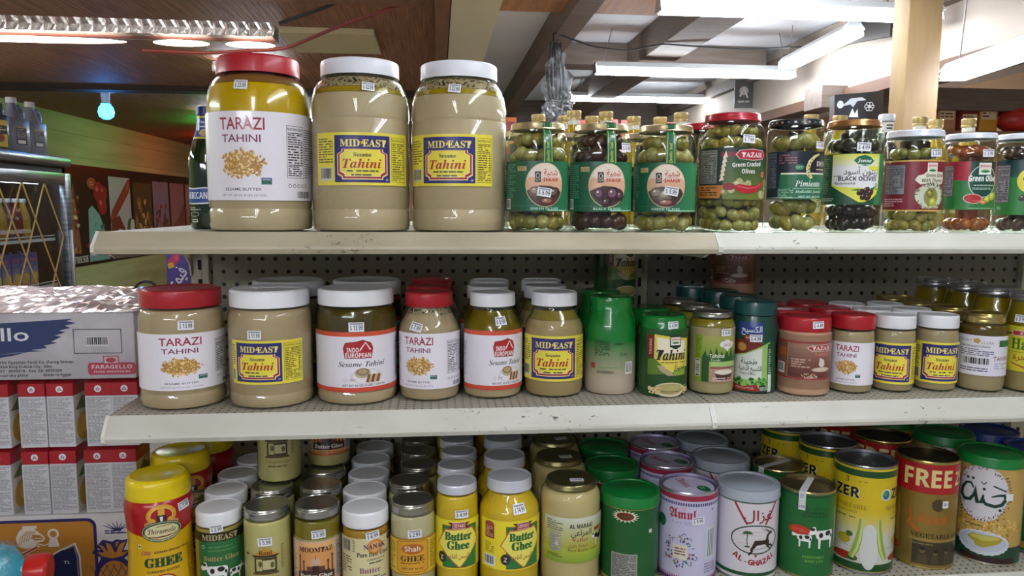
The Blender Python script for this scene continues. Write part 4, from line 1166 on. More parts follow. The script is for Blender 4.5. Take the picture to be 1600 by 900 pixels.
def L_baraka(a):
    a.rect(-62, 12, 34, 104, '1f4a1c')
    a.poly([(-29, 104), (34, 96), (34, 50), (12, 42), (-14, 40), (-29, 62)], 'e3d158'); a.poly([(-25, 99), (26, 92), (28, 74), (-6, 66), (-23, 74)], 'ece5cc')
    grad(a, -26, 62, 28, 72, 'd2bf48', 'dbd08c', 5)
    a.poly([(-40, 62), (-28, 64), (-10, 48), (2, 40), (-40, 36)], '5f7d24'); a.poly([(4, 46), (28, 50), (28, 36), (4, 36)], '8aa838')
    a.rect(-42, 66, -29, 102, '6e1418'); a.text('TAHINI', -33, 70, 4.5, 'd9b8a8', 'b', al='l', w=26, rot=math.pi / 2)
    a.poly([(-4, 104), (16, 102), (16, 84), (8, 80), (4, 80), (-4, 84)], '14301a'); brand_badge(a, 6, 93, 17, 13)
    a.text('Tahini', 1, 62, 17, '15170f', 'si', w=52, bold=0.012)
    a.micro(-18, 56.5, 28, 59, 1, '2a3018'); a.text('طحينة', 16, 46.5, 7, '15170f', ar=True, w=22, bold=0.012); a.micro(4, 43, 28, 45, 1, '3a4a1c')
    a.poly([(-24, 52), (-16, 53), (0, 42), (6, 36), (-6, 36), (-18, 44)], 'b3a284')
    return a
t = thing('tahini_jar', 'green-capped tahini jar with a script label and a tray of sesame printed at its foot', 'jar', (.860, .083, ZM), R_(4))
P = [(0, .004), (.034, .003), (.037, 0), (.040, .0012), (.0412, .006), (.0415, .012), (.0415, .096), (.0420, .104), (.0412, .112)]
g = G(); g.rev(P, M('14521f', .25, coat=.5), 60); g.build('sleeved_body', t)
g = G(); g.rev([(.0412, .104), (.0418, .1045), (.0412, .106), (.0395, .112), (.0382, .114), (.0378, .126), (.0372, .130), (.034, .1325), (0, .132)], M('0c7a2c', .22, coat=.6), 60); g.build('lid', t)
L_baraka(Art(.3, .4, 15)).build('label', t, .0415)
a = Art(.4, .2, 16)
a.ell(-2, 13, 26, 12, 'd9d2b4', 36); a.ell(-2, 14, 22.5, 9, 'a39a5e', 32); a.ell(-2, 16, 20, 6, 'b8ac70', 32); a.micro(-18, 9, 14, 11, 1, '4a4626')
a.grains(-27, 12, 11, 7, 60, ['d8bd84', 'c4a265', 'e6d3a2'], 4, 2.6); a.grains(25, 12, 9, 7, 50, ['d8bd84', 'c4a265', 'e6d3a2'], 4, 2.6)
a.build('tray_print', t, .0415, eps=2.0)
price(t, .0415, 3, 119, '$ 4.99', .03, .85, 1.0, lambda z: .0385)
TB = t
column(t, [(.862, .175), (.838, .333)], 'green-capped script-label jars', ZM, None)
dup(TB, (.835, .333, ZM + .1326), R_(24), 'green tahini jar stacked on top at the back, beside the shelf upright', skip=('price_tag',))

t, P = jar('tahini_jar', 'glass tahini jar with silver lid and light green label showing a cup', 'jar', .945, .083, ZM, 4, .0388, .137, .0335, .008, .112, .031, cont='b5a17a', oil=('8a7a20', .126, .113), lid=('mason', 'b9b8b0'), foot=.010)
a = Art(.36, .3, 17)
a.rect(-46, 23, -32, 100, '7f9e24'); a.bars(-44, 31, -35, 60, vert=False); a.micro(-44, 62, -34, 96, 14, '4f6a14')
a.rect(-32, 23, 27, 100, '93a93a'); grad(a, -32, 66, 27, 100, '7a9a2c', 'a9a860', 7); a.rect(-32, 23, -20, 66, '1c4a1c')
for k in range(7): a.poly([(-32 + k * 9, 62), (-27 + k * 9, 76 + (k % 3) * 3), (-22 + k * 9, 62)], '1f5426')
a.rect(-32, 58, 27, 66, '1f5426'); a.rect(-18, 50, 27, 57, 'a3c878')
a.text('Tahina', -8, 64, 6, 'e3ecdc', 'b', al='c', w=24); a.text('طحينة', -10, 58.6, 4.4, 'e3ecdc', ar=True, w=15)
for x, y, r in ((2, 86, 6), (9, 89, 7), (17, 86, 6), (10, 83, 8)): a.ell(x, y, r, 5, 'e4e2e0', 16)
a.poly([(5, 80), (14, 80), (10, 74)], 'e4e2e0'); a.text('القناطر', 10, 83.5, 5, '8a3a44', ar=True, w=17)
a.rect(-18, 23, 27, 49, 'b38a7c'); a.rect(-18, 46, 27, 48, '6a3a34'); cup_art(a, 6, 40, 17, 13, 'd8cfc4', 'e6ded0', '4e3028'); a.micro(-14, 28, 20, 31, 1, 'e3d9d2'); a.micro(-14, 24, 20, 27, 1, 'd8c8c0')
a.build('label', t, .0388)
price(t, .0388, 10, 106, '$ 4.49', .03, .8, 1.4, rad(P))
column(t, [(.948, .165), (.943, .248)], 'silver-lidded glass tahini jars', ZM, None)

# teal-capped waisted jar
t = thing('tahini_jar', 'waisted dark teal jar with blue name band and parsley picture label', 'jar', (1.022, .088, ZM), R_(-24))
PK = [(0, .004), (.030, .003), (.033, 0), (.0362, .0014), (.0372, .006), (.0374, .014), (.0352, .060), (.0350, .078), (.0372, .100), (.0372, .112), (.0352, .124), (.0342, .130)]
g = G(); g.rev(PK, M('14443a', .28, coat=.4), 60); g.build('sleeved_body', t)
g = G(); g.rev([(.0345, .131), (.0352, .1315), (.0350, .134), (.0347, .148), (.0335, .1525), (.030, .154), (.028, .153), (0, .153)], M('0f4a48', .3, coat=.3), 60, mod=lambda k, r, z: 1.006 if k % 2 and .135 < z < .146 else 1); g.build('lid', t)
prk = lambda z: radius_at(PK, z)
a = Art(.3, .35, 18)
a.rect(-40, 3, 40, 88, '1c5a2c'); a.poly([(-40, 88), (8, 96), (16, 80), (-10, 66), (-40, 64)], '6e2a1c'); a.ell(-22, 78, 9, 7, 'b58a4a', 16)
a.poly([(-40, 62), (-14, 68), (28, 88), (32, 6), (-40, 10)], '9cc46a'); a.poly([(-40, 60), (-14, 66), (14, 78), (14, 26), (-40, 22)], 'd5dbd4')
a.text('طحينة', -8, 50, 8, '14301e', ar=True, w=28, bold=0.012); a.text('الكسيح الذهبية', -6, 39, 7, '14301e', ar=True, w=40, bold=0.012); a.text('Golden Tahini', -10, 32, 3.6, '3a4a40', 'si', w=28)
for k in range(40): a.ell(a.rn.uniform(-36, 26), a.rn.uniform(14, 26), a.rn.uniform(2, 4), a.rn.uniform(1.6, 3), a.rn.choice(['2f7a2c', '4a9a3c', '1f5a20', '6ab04a']), 8)
a.poly([(-40, 4), (12, 4), (6, 16), (-16, 12), (-40, 15)], '9a2420'); a.micro(-30, 7, 2, 11, 2, 'd9a89a'); a.rect(10, 2.5, 21, 15, '15302c'); a.micro(11, 5, 20, 12, 3, 'c9d0cc')
a.rect(24, 2.5, 32, 84, '17503a'); a.micro(26, 34, 31, 80, 12, 'b9cfc0'); a.rect(25, 3, 31.5, 33, 'dfe2e0')
a.build('label', t, .0372, prof=prk)
a = Art(.3, .35, 19); a.rect(-28, 100, 14, 120, '1f3a82'); a.text('الكسيح', -5, 104, 9, 'e6eaf2', ar=True, w=34, bold=0.012); a.rect(-16, 91, 2, 98, 'a82c28'); a.text('AL KASEEH', -7, 93, 3, 'f0d8d0', 'b', w=14)
a.build('name_band', t, .0372, prof=prk)
price(t, .0372, 4, 94, '$ 4.99', .03, .9, 1.0, prk)
column(t, [(1.026, .168), (1.022, .25), (.997, .33)], 'teal-capped waisted jars', ZM, None)

t, P = jar('tahini_jar', 'tahini jar with red lid, ribbed shoulder and brown label showing a cup', 'jar', 1.100, .066, ZM, 0, .0425, .1305, .041, .0235, .103, .0395, cont='c7a083', shell=False, lid=('smooth', 'b01f2b'), groove=(.1005, .0905, .015), crough=.25)
def L_brown(a):
    a.rect(-78, 29, 62, 92, '8a5a4a'); grad(a, -46, 32, 62, 88, '5a2a22', 'a07a68', 8); a.rect(-78, 90, 62, 92, 'a8232c'); a.rect(-78, 29, 62, 31, 'a8232c')
    a.rect(-78, 31, -47, 90, '7a4a3a'); a.rect(-72, 66, -50, 80, 'a85a30'); a.bars(-70, 36, -52, 54); a.rect(-47, 31, -46, 90, 'c09a6a')
    a.poly([(-16, 82), (-8, 87), (28, 88), (34, 82), (28, 76), (-8, 76)], 'd9c0b4'); a.poly([(-14, 82), (-7, 86), (27, 87), (32, 82), (27, 77), (-7, 77)], '9c2430'); a.text('TAZAH', 9, 78.5, 6.4, 'f0e4e0', 's', w=34, bold=0.012)
    a.text('Tahini', 10, 69, 6, 'c9785a', 's', w=28); a.micro(-40, 48, -10, 64, 4, 'c9a898')
    a.poly([(6, 66), (14, 62), (16, 54), (10, 48), (4, 54)], 'd9cfc2'); cup_art(a, 10, 46, 18, 12, 'b39484', 'd6c6b0', '6a3a30'); a.grains(-10, 35, 14, 4, 40, ['d9c8b0', 'b59a7c'], 3, 2)
    return a
L_brown(Art(.36, .3, 20)).build('label', t, .0425)
price(t, .0425, 1, 120, '$ 4.49', .05, .85, .6)
column(t, [(1.106, .155), (1.103, .242), (1.082, .330)], 'red-lidded jars with brown cup label', ZM, None)
TZ = t
dup(t, (1.080, .334, ZM + .1309), R_(-18), 'brown-label tahini jar stacked on top at the back, in front of the pegboard', skip=('price_tag',))

t, P = jar('tahini_jar', 'pint tahini jar with red lid and white label', 'jar', 1.188, .072, ZM, -42, .0360, .132, .0352, .0235, .090, .0325, cont='b0987a', lid=('smooth', 'b01f2b'), foot=.009)
L_tarazi(36, 15, 87, 37, -42, 55, None, 121, 'NET WT 16 OZ (1 LB) 454 G').build('label', t, .036)
column(t, [(1.190, .152), (1.186, .232)], 'pint jars with red lid', ZM, None)
for i, (x, rz) in enumerate(((1.264, -39), (1.342, -17))):
    t, P = jar('tahini_jar', ('pint tahini jar with white lid and yellow-and-purple label next to the red-lidded pint', 'pint tahini jar with white lid and purple label next to the gold-lidded jar')[i], 'jar', x, .072, ZM, rz, .0343, .130, .0325, .0215, .090, .0300, cont='b0987a', lid=('smooth', WH), group='pint jars with the purple-and-yellow label', foot=.010)
    L_mideast(34.3, 15, 85, 33, -52, 50, 122 + i).build('label', t, .0343)
    column(t, [(x + .002, .148), (x - .003, .222)], ('pint jars beside the red-lidded pint', 'pint jars beside the gold-lidded jar')[i], ZM, None)
t, P = jar('tahini_jar', 'jar with gold lid, dark oil on top and plain white label with barcode', 'jar', 1.420, .064, ZM, -52, .0378, .133, .0340, .0150, .104, .0325, cont='b09a7c', oil=('5a4408', .117, .092), lid=('mason', 'c4b16e'), foot=.010)
a = Art(.36, .25, 24)
a.rect(-42, 29, 62, 97, 'dcdbe6'); a.ell(2, 88, 6, 5, 'b59a4a', 5); a.text('GOLDEN', -16, 86, 4, '8a7a4a', 'si', w=20); a.text('GATE', 18, 83, 4, '8a7a4a', 'si', w=18)
a.text('Manufactured in Lebanon', 0, 77, 3.4, '3a3a52', 'b', w=44); a.micro(-24, 62, 28, 75, 4, '5a5870'); a.bars(-20, 46, 22, 60, bg=None); a.micro(-24, 35, 20, 43, 2, '5a5870')
a.rect(36, 79, 60, 90, '1f6a3c'); a.text('TAHINI', 27, 55, 7.5, '8a3a64', 'r', al='l', w=32, bold=0.012); a.micro(30, 40, 60, 52, 3, 'a8a4bc')
a.build('label', t, .0378)
column(t, [(1.418, .146), (1.412, .228), (1.414, .310)], 'gold-lidded white-label jars', ZM, None)
t, P = jar('halva_jar', 'taller jar with silver-white lid and bright yellow label cut by the photo edge', 'jar', 1.499, .050, ZM, -42, .0400, .170, .0358, .012, .118, .0330, 's', cont='a68f62', oil=('8c7412', .152, .105), lid=('mason', 'c5c8d2'), foot=.010)
a = Art(.36, .3, 25)
a.rect(-70, 36, 70, 113, 'c9be2a'); a.rect(-70, 98, 70, 101, '6a2a24'); a.poly([(-28, 106), (24, 106), (24, 96), (-28, 96)], 'd9c4b8'); a.rect(-26, 97.5, 22, 104.5, 'a02a34'); a.text('ZIYAD', -2, 98.6, 4.6, 'f0e6e0', 's', w=26)
a.text('Halva', -2, 74, 18, '1f6a24', 's', w=52, bold=0.012); a.rect(-40, 68, 40, 69, '6a8a24'); a.text('الفاخرة', -4, 56, 8, '8a2a24', ar=True, w=40, bold=0.012); a.poly([(-30, 50), (0, 40), (30, 50), (24, 50), (0, 43), (-24, 50)], '9a4a2c')
a.build('label', t, .040)
price(t, .040, -22, 126, '$ 5.99', 0, .9, 1.4, rad(P))
column(t, [(1.496, .133), (1.499, .215), (1.492, .297)], 'tall halva jars with silver-white lids', ZM, None)

# ------------------------------------------------------------------ bottom shelf
def colm(t, spots, what, z=ZB, skip=('price_tag',), kind='jar'):
    for k, (x, y) in enumerate(spots):
        dup(t, (x, y, z), t.rotation_euler.z + R_(rnd.uniform(-30, 30)), '%s %s in the column of %s' % (ORD[k], kind, what), skip=skip)
# oval-shouldered red and yellow ghee jar
t = thing('ghee_jar', 'waisted ghee jar with yellow screw cap, red shoulder and yellow body', 'jar', (.050, .047, ZB), R_(23))
PT = [(0, .004), (.040, .003), (.043, 0), (.0475, .002), (.0490, .010), (.0488, .040), (.0462, .080), (.0458, .105), (.0478, .135), (.0496, .152), (.0492, .160), (.0470, .167), (.044, .171)]
m, nt, bs, out = nodes_mat('red_over_yellow_print')
tc = node(nt, 'ShaderNodeTexCoord'); sp = node(nt, 'ShaderNodeSeparateXYZ'); lk(nt, tc.outputs['Object'], sp.inputs[0])
edge = mth(nt, 'ADD', sp.outputs[2], mth(nt, 'MULTIPLY', mth(nt, 'ABSOLUTE', sp.outputs[0]), -.25))
lk(nt, mixc(nt, mth(nt, 'GREATER_THAN', edge, .1105), lin('d9ae12'), lin('a8141a')), bs.inputs['Base Color']); bs.inputs['Roughness'].default_value = .28; bs.inputs['Coat Weight'].default_value = .35
g = G(); g.rev(PT, m, 64); g.build('jar_body', t)
g = G(); g.rev([(.0440, .170), (.0466, .1695), (.0470, .1715), (.0464, .178), (.0462, .190), (.0452, .1965), (.0425, .1995), (.0385, .2005), (.036, .1990), (0, .1990)], M('e6cc0e', .3, coat=.25), 64); g.build('lid', t)
prt = lambda z: radius_at(PT, z)
a = Art(.32, .35, 81)
a.ring(0, 149, 21, 17, 5, 'd8a02c', 30); a.ring(0, 149, 16, 13, 1.2, 'e8c46a', 26); a.rect(-4.5, 140, 4.5, 164, 'd8a83c'); a.poly([(-7, 150), (7, 150), (5, 136), (-5, 136)], '1c1c2c'); a.poly([(-2.4, 148), (2.4, 148), (1.4, 138), (-1.4, 138)], 'e8e6e0')
for sx in (-1, 1): a.ell(sx * 17, 136, 8, 5, 'c98a5a', 14); a.ell(sx * 12, 141, 4, 5, 'd8a83c', 12)
a.ell(0, 124, 30.5, 16.5, '14482e', 40); a.ring(0, 124, 29, 15, .8, 'd9d8a8', 40); a.ell(0, 124, 25, 12, 'd9d6a2', 36)
for k in range(28): q = math.pi * (1.1 + .8 * k / 27); a.ell(27 * math.cos(q), 124 + 13.6 * math.sin(q), .6, .8, 'd9d8a8', 6)
a.text('Thirumala', 0, 121, 8.2, '5a1420', 'si', w=40); a.line([(-22, 117), (-8, 115.4), (8, 116), (25, 118.6)], [1, 2.2, 2.2, .6], '7a1420'); a.line([(-8, 132), (4, 133), (14, 133)], 1, '7a1420')
a.rect(-38, 98, -33, 105, 'e3d9a8'); a.ell(-35.5, 101.5, 1.5, 1.8, '1f5a30', 10)
a.text('COW', -25, 88, 6, 'e9e4dc', 'b', w=17, bold=0.012); a.text('COW', -25, 88, 6, 'b01c1c', 'b', w=16); a.text('ASMARK SPECIAL GRADE', 16, 90, 3.4, '4a2c10', 'b', w=58)
a.text('GHEE', 1, 69, 14, 'e6e2c4', 's', w=58, bold=0.012); [a.text('GHEE', 1 + dx, 69, 14, '0f4a2c', 's', w=57, bold=.012) for dx in (-.6, .6)]
a.text('CLARIFIED BUTTER', 0, 60, 3.6, '4a2c10', 'b', w=48); a.ell(0, 44, 19, 13, 'a8141a', 28); a.ell(0, 44, 16.5, 11, 'e0d9a0', 28); a.ell(2, 46, 9, 6, '6a5a3c', 18)
a.micro(40, 30, 56, 90, 20, '7a5a1c'); a.build('label', t, .0488, prof=prt)
price(t, .0488, 40, 157, '$ 7.99', .12, .9, 1.2, prt)
colm(t, [(.046, .162), (.056, .264)], 'yellow-capped ghee jars')

def gj(label, x, y, rz, R, H, lr, lh, sh, nk, cont, lid, kind='e', oil=None, fill=None, name='ghee_jar'):
    return jar(name, label, 'jar', x, y, ZB, rz, R, H, lr, lh, sh, nk, kind, cont=cont, oil=oil, fill=fill, lid=lid, foot=.008)
t, P = gj('small ghee jar with white lid, black name band and green cow label', .137, .056, 19, .0362, .141, .0345, .0225, .112, .033, 'b8a052', ('smooth', WH))
a = Art(.36, .3, 82)
a.rect(-52, 20, 52, 110, '1f6a3a'); a.rect(-52, 97, 52, 111, '15120f'); a.text('MIDEAST', -2, 99, 9, 'b9a878', 's', w=56, bold=0.012); a.rect(38, 20, 52, 97, 'a8862c'); a.rect(-52, 20, -38, 97, 'a8862c')
a.micro(-20, 86, 24, 90, 1, '5a8a4a'); a.micro(-20, 80, 24, 84, 1, '5a8a4a'); a.text('Butter Ghee', 0, 66, 8, 'b59a58', 's', w=56); cow_art(a, -8, 44, 32); cow_art(a, 22, 40, 22, -1)
a.ring(-28, 88, 3, 3, .8, 'b9c9a0', 12); a.build('label', t, .0362)
price(t, .0362, -10, 118, '$ 2.99', .1, .85, 1.4)
colm(t, [(.128, .131), (.128, .206), (.141, .281)], 'small white-lidded green-label ghee jars')
RB = '8f9296'
t, P = gj('pale yellow ghee jar with silver screw lid and a little cart printed on the glass', .213, .048, 6, .0372, .145, .0352, .0150, .116, .0335, 'cfc282', ('mason', 'b0b0aa'))
a = Art(.36, .25, 83)
a.poly([(-20, 76), (-12, 80), (-6, 86), (0, 88), (6, 86), (12, 80), (20, 76)], 'c9962c'); a.text('Rani', 0, 77, 7, '5a2414', 's', w=20, bold=0.012); a.poly([(-22, 76), (22, 76), (18, 73), (-18, 73)], '33200f')
a.rect(-17, 48, 17, 72, '3f3a20'); a.rect(-14, 51, -5, 70, 'b8ae78'); a.rect(-4, 53, 14, 68, 'c2b98a'); a.ell(-8, 62, 3, 5, '5a5a2c', 10); a.ell(10, 60, 3, 5, '5a5a2c', 10); a.rect(-20, 45, 20, 48, '6a4a1c')
a.text('PURE BUTTER GHEE', 0, 36, 3.6, 'a8742c', 'b', w=40); a.micro(-16, 28, 16, 33, 1, '7a6a3a'); a.poly([(-30, 80), (-34, 76), (-26, 76)], '2a2418'); a.micro(24, 50, 30, 90, 16, '8a7c44')
a.build('label', t, .0372)
price(t, .0372, 0, 98, '$ 5.99', .02, .95, 1.4)
colm(t, [(.204, .130), (.203, .206)], 'silver-lidded ghee jars with the cart print')
dup(t, (.2095, .167, ZB + .1455), R_(6), 'pale ghee jar with cart print stacked on top of two others', skip=())
t, P = gj('ghee jar with silver screw lid, golden top and peach-coloured palace label', .291, .048, 3, .0372, .145, .0352, .0150, .116, .0335, 'c9b878', ('mason', 'b0b0aa'), oil=('857415', .124, .097))
a = Art(.36, .25, 84)
a.rect(-58, 22, 58, 95, 'd8b8a0'); a.rect(-30, 26, 30, 93, 'd99a5c'); a.rect(-58, 22, 58, 27, 'c46a3a')
a.poly([(-30, 93), (-30, 82), (-14, 86), (0, 84), (14, 86), (30, 82), (30, 93)], 'e6b47a'); a.text('MOOMTAZ', 0, 78, 8, '3a2418', 's', w=54, bold=0.012)
for x, h in ((-26, 70), (26, 70), (-19, 62), (19, 62)): a.line([(x, 40), (x, h)], 2.2, '4a2a20'); a.ell(x, h, 1.8, 2.6, '4a2a20', 10)
a.ell(0, 60, 8, 8, 'c9a890', 18); a.rect(-14, 44, 14, 55, '6a3c2c'); a.rect(-22, 40, 22, 48, '4a2a20'); a.rect(-5, 44, 5, 56, '2f1a14'); a.line([(0, 66), (0, 73)], 1, '4a2a20')
a.rect(-30, 33, 30, 45, '3a2a22'); a.text('Butter Ghee', 0, 36, 7, 'efe6da', 's', w=52, bold=0.012); a.micro(-20, 28, 20, 31, 1, '6a3a24'); a.micro(-56, 30, -34, 92, 16, '8a6a58'); a.facts(34, 30, 54, 92, bg='d0c4bc')
a.build('label', t, .0372)
price(t, .0372, 8, 107, '$ 5.99', .05, .95, 1.4)
MOO = t
colm(t, [(.284, .130), (.281, .207)], 'silver-lidded ghee jars with the palace label')
dup(MOO, (.283, .240, ZB + .1455), R_(8), 'ghee jar with palace label stacked on top at the back', skip=())
dup(MOO, (.281, .284, ZB), R_(12), 'rearmost palace-label ghee jar, half hidden under the stacked one', skip=('price_tag',))
t, P = gj('amber ghee jar with big white lid and cream label with purple name', .367, .044, 22, .0372, .138, .0367, .0245, .104, .0345, 'b78a1c', ('smooth', WH))
a = Art(.36, .3, 85)
a.rect(-62, 20, 46, 99, 'd9d0a0'); a.ell(4, 84, 13, 12, 'd98a3c', 24); a.ell(4, 84, 9, 8.5, 'e0a868', 20); a.text('NANAK', 4, 81, 7.5, '3a2464', 's', w=37, bold=0.012)
a.text('Pure Desi Ghee', 2, 69, 6.8, '15140f', 's', w=54, bold=0.012); a.text('CLARIFIED BUTTER', 6, 62, 3, '3a3628', 'b', w=30); a.micro(-6, 56, 18, 60, 1, '3a3628'); a.text('Butter', -4, 42, 9, '7a2a6a', 's', w=34); a.micro(-24, 30, 26, 38, 2, '5a5440')
a.bars(-56, 74, -34, 97, col='3a2a4a', bg='cfc8a8'); a.micro(-32, 76, -28, 97, 8, '6a6444'); a.micro(-58, 40, -34, 70, 7, '6a6444'); a.ell(34, 92, 7, 6, '2f2a3a', 14)
a.build('label', t, .0372)
price(t, .0372, 0, 103, '$ 6.99', .12, .95, 1.4)
colm(t, [(.359, .120), (.359, .196), (.356, .273), (.357, .349)], 'white-lidded amber ghee jars')
t, P = gj('cloudy white ghee jar with dark silver lid and orange-yellow label', .4425, .045, 0, .0365, .147, .0348, .0155, .116, .0335, 'cdc09c', ('mason', 'a8a79c'))
a = Art(.36, .3, 86)
a.rect(-52, 36, 52, 93, 'd8b83a'); a.rect(-52, 92, 52, 94.5, 'b5791c'); a.rect(-52, 34.5, 52, 37, 'b5791c')
a.poly([(-26, 88), (-22, 91), (22, 91), (26, 88), (26, 42), (22, 39), (-22, 39), (-26, 42)], '8a4a14'); a.poly([(-25, 87.4), (-21.4, 90), (21.4, 90), (25, 87.4), (25, 42.6), (21.4, 40), (-21.4, 40), (-25, 42.6)], 'd9a024')
a.ell(0, 78, 18, 8.5, 'b3641c', 26); a.text('Shah', 0, 74.5, 8.5, 'f0e6d4', 'r', w=25, bold=0.012); a.text('GHEE', 0, 58, 9, '1c1814', 's', w=38, bold=0.012); a.micro(-19, 53, 19, 56, 1, '4a3410'); a.text('NET WT 16 OZ', 0, 44, 3.2, '3a2a10', 'b', w=34)
a.micro(-48, 42, -30, 88, 12, '8a6a1c'); a.micro(30, 42, 48, 88, 12, '8a6a1c'); a.build('label', t, .0365)
price(t, .0365, 6, 103, '$ 2.99', .03, .95, 1.4)
colm(t, [(.434, .130), (.449, .211), (.446, .287), (.444, .363)], 'dark-silver-lidded cloudy ghee jars')
def L_ziyad(a, u=0):
    a.rect(-72, 40, 60, 121, 'ecdb2c')
    a.rect(u - 24, 42, u + 36, 112, '8a2a24'); a.rect(u - 23, 43, u + 35, 111, '1f7a3a')
    a.poly([(u - 34, 80), (u - 19, 106), (u + 27, 108), (u + 41, 84), (u + 5, 41)], 'c46a2c'); a.poly([(u - 32, 80), (u - 18, 104), (u + 26, 106), (u + 39, 84), (u + 5, 43.5)], 'eee268')
    a.poly([(u - 14, 117), (u - 8, 112), (u - 14, 107), (u + 22, 107), (u + 16, 112), (u + 22, 117)], '6e1a20'); a.rect(u - 6, 106.5, u + 14, 117.5, 'd9c9c0'); a.rect(u - 5, 107.5, u + 13, 116.5, 'a02a34'); a.text('ZIYAD', u + 4, 109.5, 5, 'f0e6e0', 'b', w=15)
    for dx in (-.5, 0, .5): a.text('Butter', u + 3 + dx, 88, 13.5, '1c6a34', 's', w=44, bold=.01)
    for dx in (-.5, 0, .5): a.text('Ghee', u + 3 + dx, 73, 13.5, '1c6a34', 's', w=36, bold=.01)
    a.text('السمن الفاخر', u + 3, 58, 6.4, '8a1c1c', ar=True, w=34, bold=0.012); a.ell(u - 25, 58, 8, 9, '2a2624', 18); a.text('Z', u - 25, 54, 7, 'd9d4c8', 'b'); a.micro(u - 12, 42, u + 26, 45, 1, '6a5a14')
    return a
t, P = gj('tall slim bright yellow ghee jar with white metal lid and diamond label', .5135, .047, 2, .0347, .175, .0323, .0145, .138, .0300, 'e2bc1c', ('tin', 'cfd2dc'))
L_ziyad(Art(.36, .3, 87), -3).build('label', t, .0347)
price(t, .0347, 9, 131, '$ 4.99', .02, .95, 1.4, rad(P))
colm(t, [(.514, .123), (.521, .196), (.5185, .268), (.514, .341)], 'tall slim yellow ghee jars')
t, P = gj('big bright yellow ghee jar with white metal lid and diamond label', .599, .050, 17, .0495, .180, .0368, .0185, .128, .0330, 'e2ba1a', ('tin', 'cfd2dc'), 's')
a = L_ziyad(Art(.36, .3, 88), 0); a.rect(-62, 90, -44, 114, '8a2a24'); a.ell(-53, 114, 9, 4, 'a0463a', 14); a.micro(-60, 92, -46, 110, 6, 'd9b08a'); a.bars(-66, 44, -42, 62); a.micro(-62, 66, -44, 84, 6, '8a7a1c')
a.build('label', t, .0495)
price(t, .0495, -2, 139, '$ 14.99', .05, 1.0, 1.4, rad(P))
colm(t, [(.600, .153), (.606, .2535), (.600, .3548)], 'big yellow ghee jars')
t, P = gj('large cream-coloured ghee jar with dark gold flat lid and green cow label', .701, .054, 12, .0502, .170, .0418, .0085, .140, .0385, 'd2bb88', ('twist', '8a8258'))
a = Art(.36, .3, 89)
a.rect(-66, 46, 58, 121, 'a9b838'); grad(a, -66, 70, 58, 121, 'a9a83a', 'cfd4cc', 9); grad(a, -66, 46, 58, 62, '7fa02c', 'a3b03c', 4)
a.text('AL MARAAI', 0, 104, 6.6, '15181a', 'b', w=40, bold=0.012); a.text('المراعي', 0, 92, 8.5, '26261c', ar=True, w=36, bold=0.012); a.text('Valley', -2, 82, 6, '9a2a3c', 's', w=28); a.text('سمنة بقري', -6, 73, 5.5, '6a2a2c', ar=True, w=32); a.text('Pure Butter Ghee', 4, 65, 4.4, '7a3a34', 'b', w=52)
a.rect(24, 94, 46, 101, 'c96a2c'); a.micro(25, 95, 45, 100, 1, '6a2a1c'); cow_art(a, 35, 80, 20); a.ell(30, 86, 5, 4, '17171b', 12); a.ell(38, 82, 5, 4, '17171b', 12); a.ell(42, 88, 3, 5, '17171b', 12); a.facts(-54, 64, -34, 96, bg='c9c9b8'); a.micro(-60, 98, -30, 116, 5, '6a6a4c'); a.micro(-58, 54, -28, 60, 2, '4a5a1c')
a.build('label', t, .0502)
g = G(); g.box(-.011, -.006, 0, .011, .006, .0006, M('e6e7ec', .5)); o = g.build('price_tag', t, loc=(.006, -.012, .1692), rz=R_(-16), smooth=False)
a = Art(.5); a.text('$ 9.99', 0, -2, 4, '2a2e44', 'b', w=16); a.build('print', o, rot=(R_(-90), 0, 0), loc=(0, 0, .0006), eps=.1)
colm(t, [(.700, .168), (.7075, .272)], 'gold-lidded cream ghee jars', skip=())

# tins
t = can('ghee_can', 'green ghee tin with green plastic lid, starburst badge and grey sticker', 'can', .803, .057, ZB, -15, .0482, .147, '0d5a26', ('cap', '0c7a34'), rimc='a8964a')
a = Art(.35, .25, 90)
star = []
for k in range(36): q = 2 * math.pi * k / 36; r = 1 if k % 2 else .62; star.append((-7 + 24 * r * math.cos(q), 117 + 11 * r * math.sin(q)))
a.poly(star, 'e3dcc0'); a.ell(-7, 117, 14.5, 6.6, '6a2410', 26); a.text('Bonus', -7, 114.5, 4.5, '3a5a1c', 'si', w=18)
a.rect(-152, 128, 152, 134, 'b59a4c'); a.rect(-152, 3, 152, 8, 'b59a4c'); a.rect(-30, 10, 14, 54, '93978f'); a.micro(-28, 14, 12, 52, 14, '4a5048'); a.rect(34, 88, 40, 94, 'd9dcd6'); a.rect(36, 104, 38, 112, '15401f')
a.build('label', t, .0482)
colm(t, [(.800, .182), (.809, .290)], 'green tins with green plastic lids', kind='tin')
def amul_top(t, R, H):
    a = Art(.35, .3, 5); a.ell(0, 0, R * 860, R * 860, 'ccc8e0', 40); a.text('Amul', -14, -8, 15, 'a81c3a', 'fr', w=44, rot=-.1); a.ell(20, 16, 14, 10, '1c6a48', 22); a.micro(10, 11, 30, 20, 2, '8ac0a4')
    a.build('lid_print', t, rot=(R_(-90), 0, R_(-40)), loc=(0, 0, H - .0052), eps=.1)
t = can('ghee_can', 'lilac-white ghee tin with red name, purple dotted band and floral picture', 'can', .902, .053, ZB, -36, .0483, .155, 'c3c0dc', ('rim', 'bdb8d8'), rimc='cfcbe2')
a = Art(.32, .25, 91)
a.rect(-152, 141, 152, 150, '9a2a44'); a.rect(-152, 131, 152, 140.6, 'c3c0dc')
for k in range(75): a.rect(-150 + k * 4, 132.5, -147.6 + k * 4, 137.5, '2f2868')
a.rect(-152, 3.6, 152, 9, '4a2a7c')
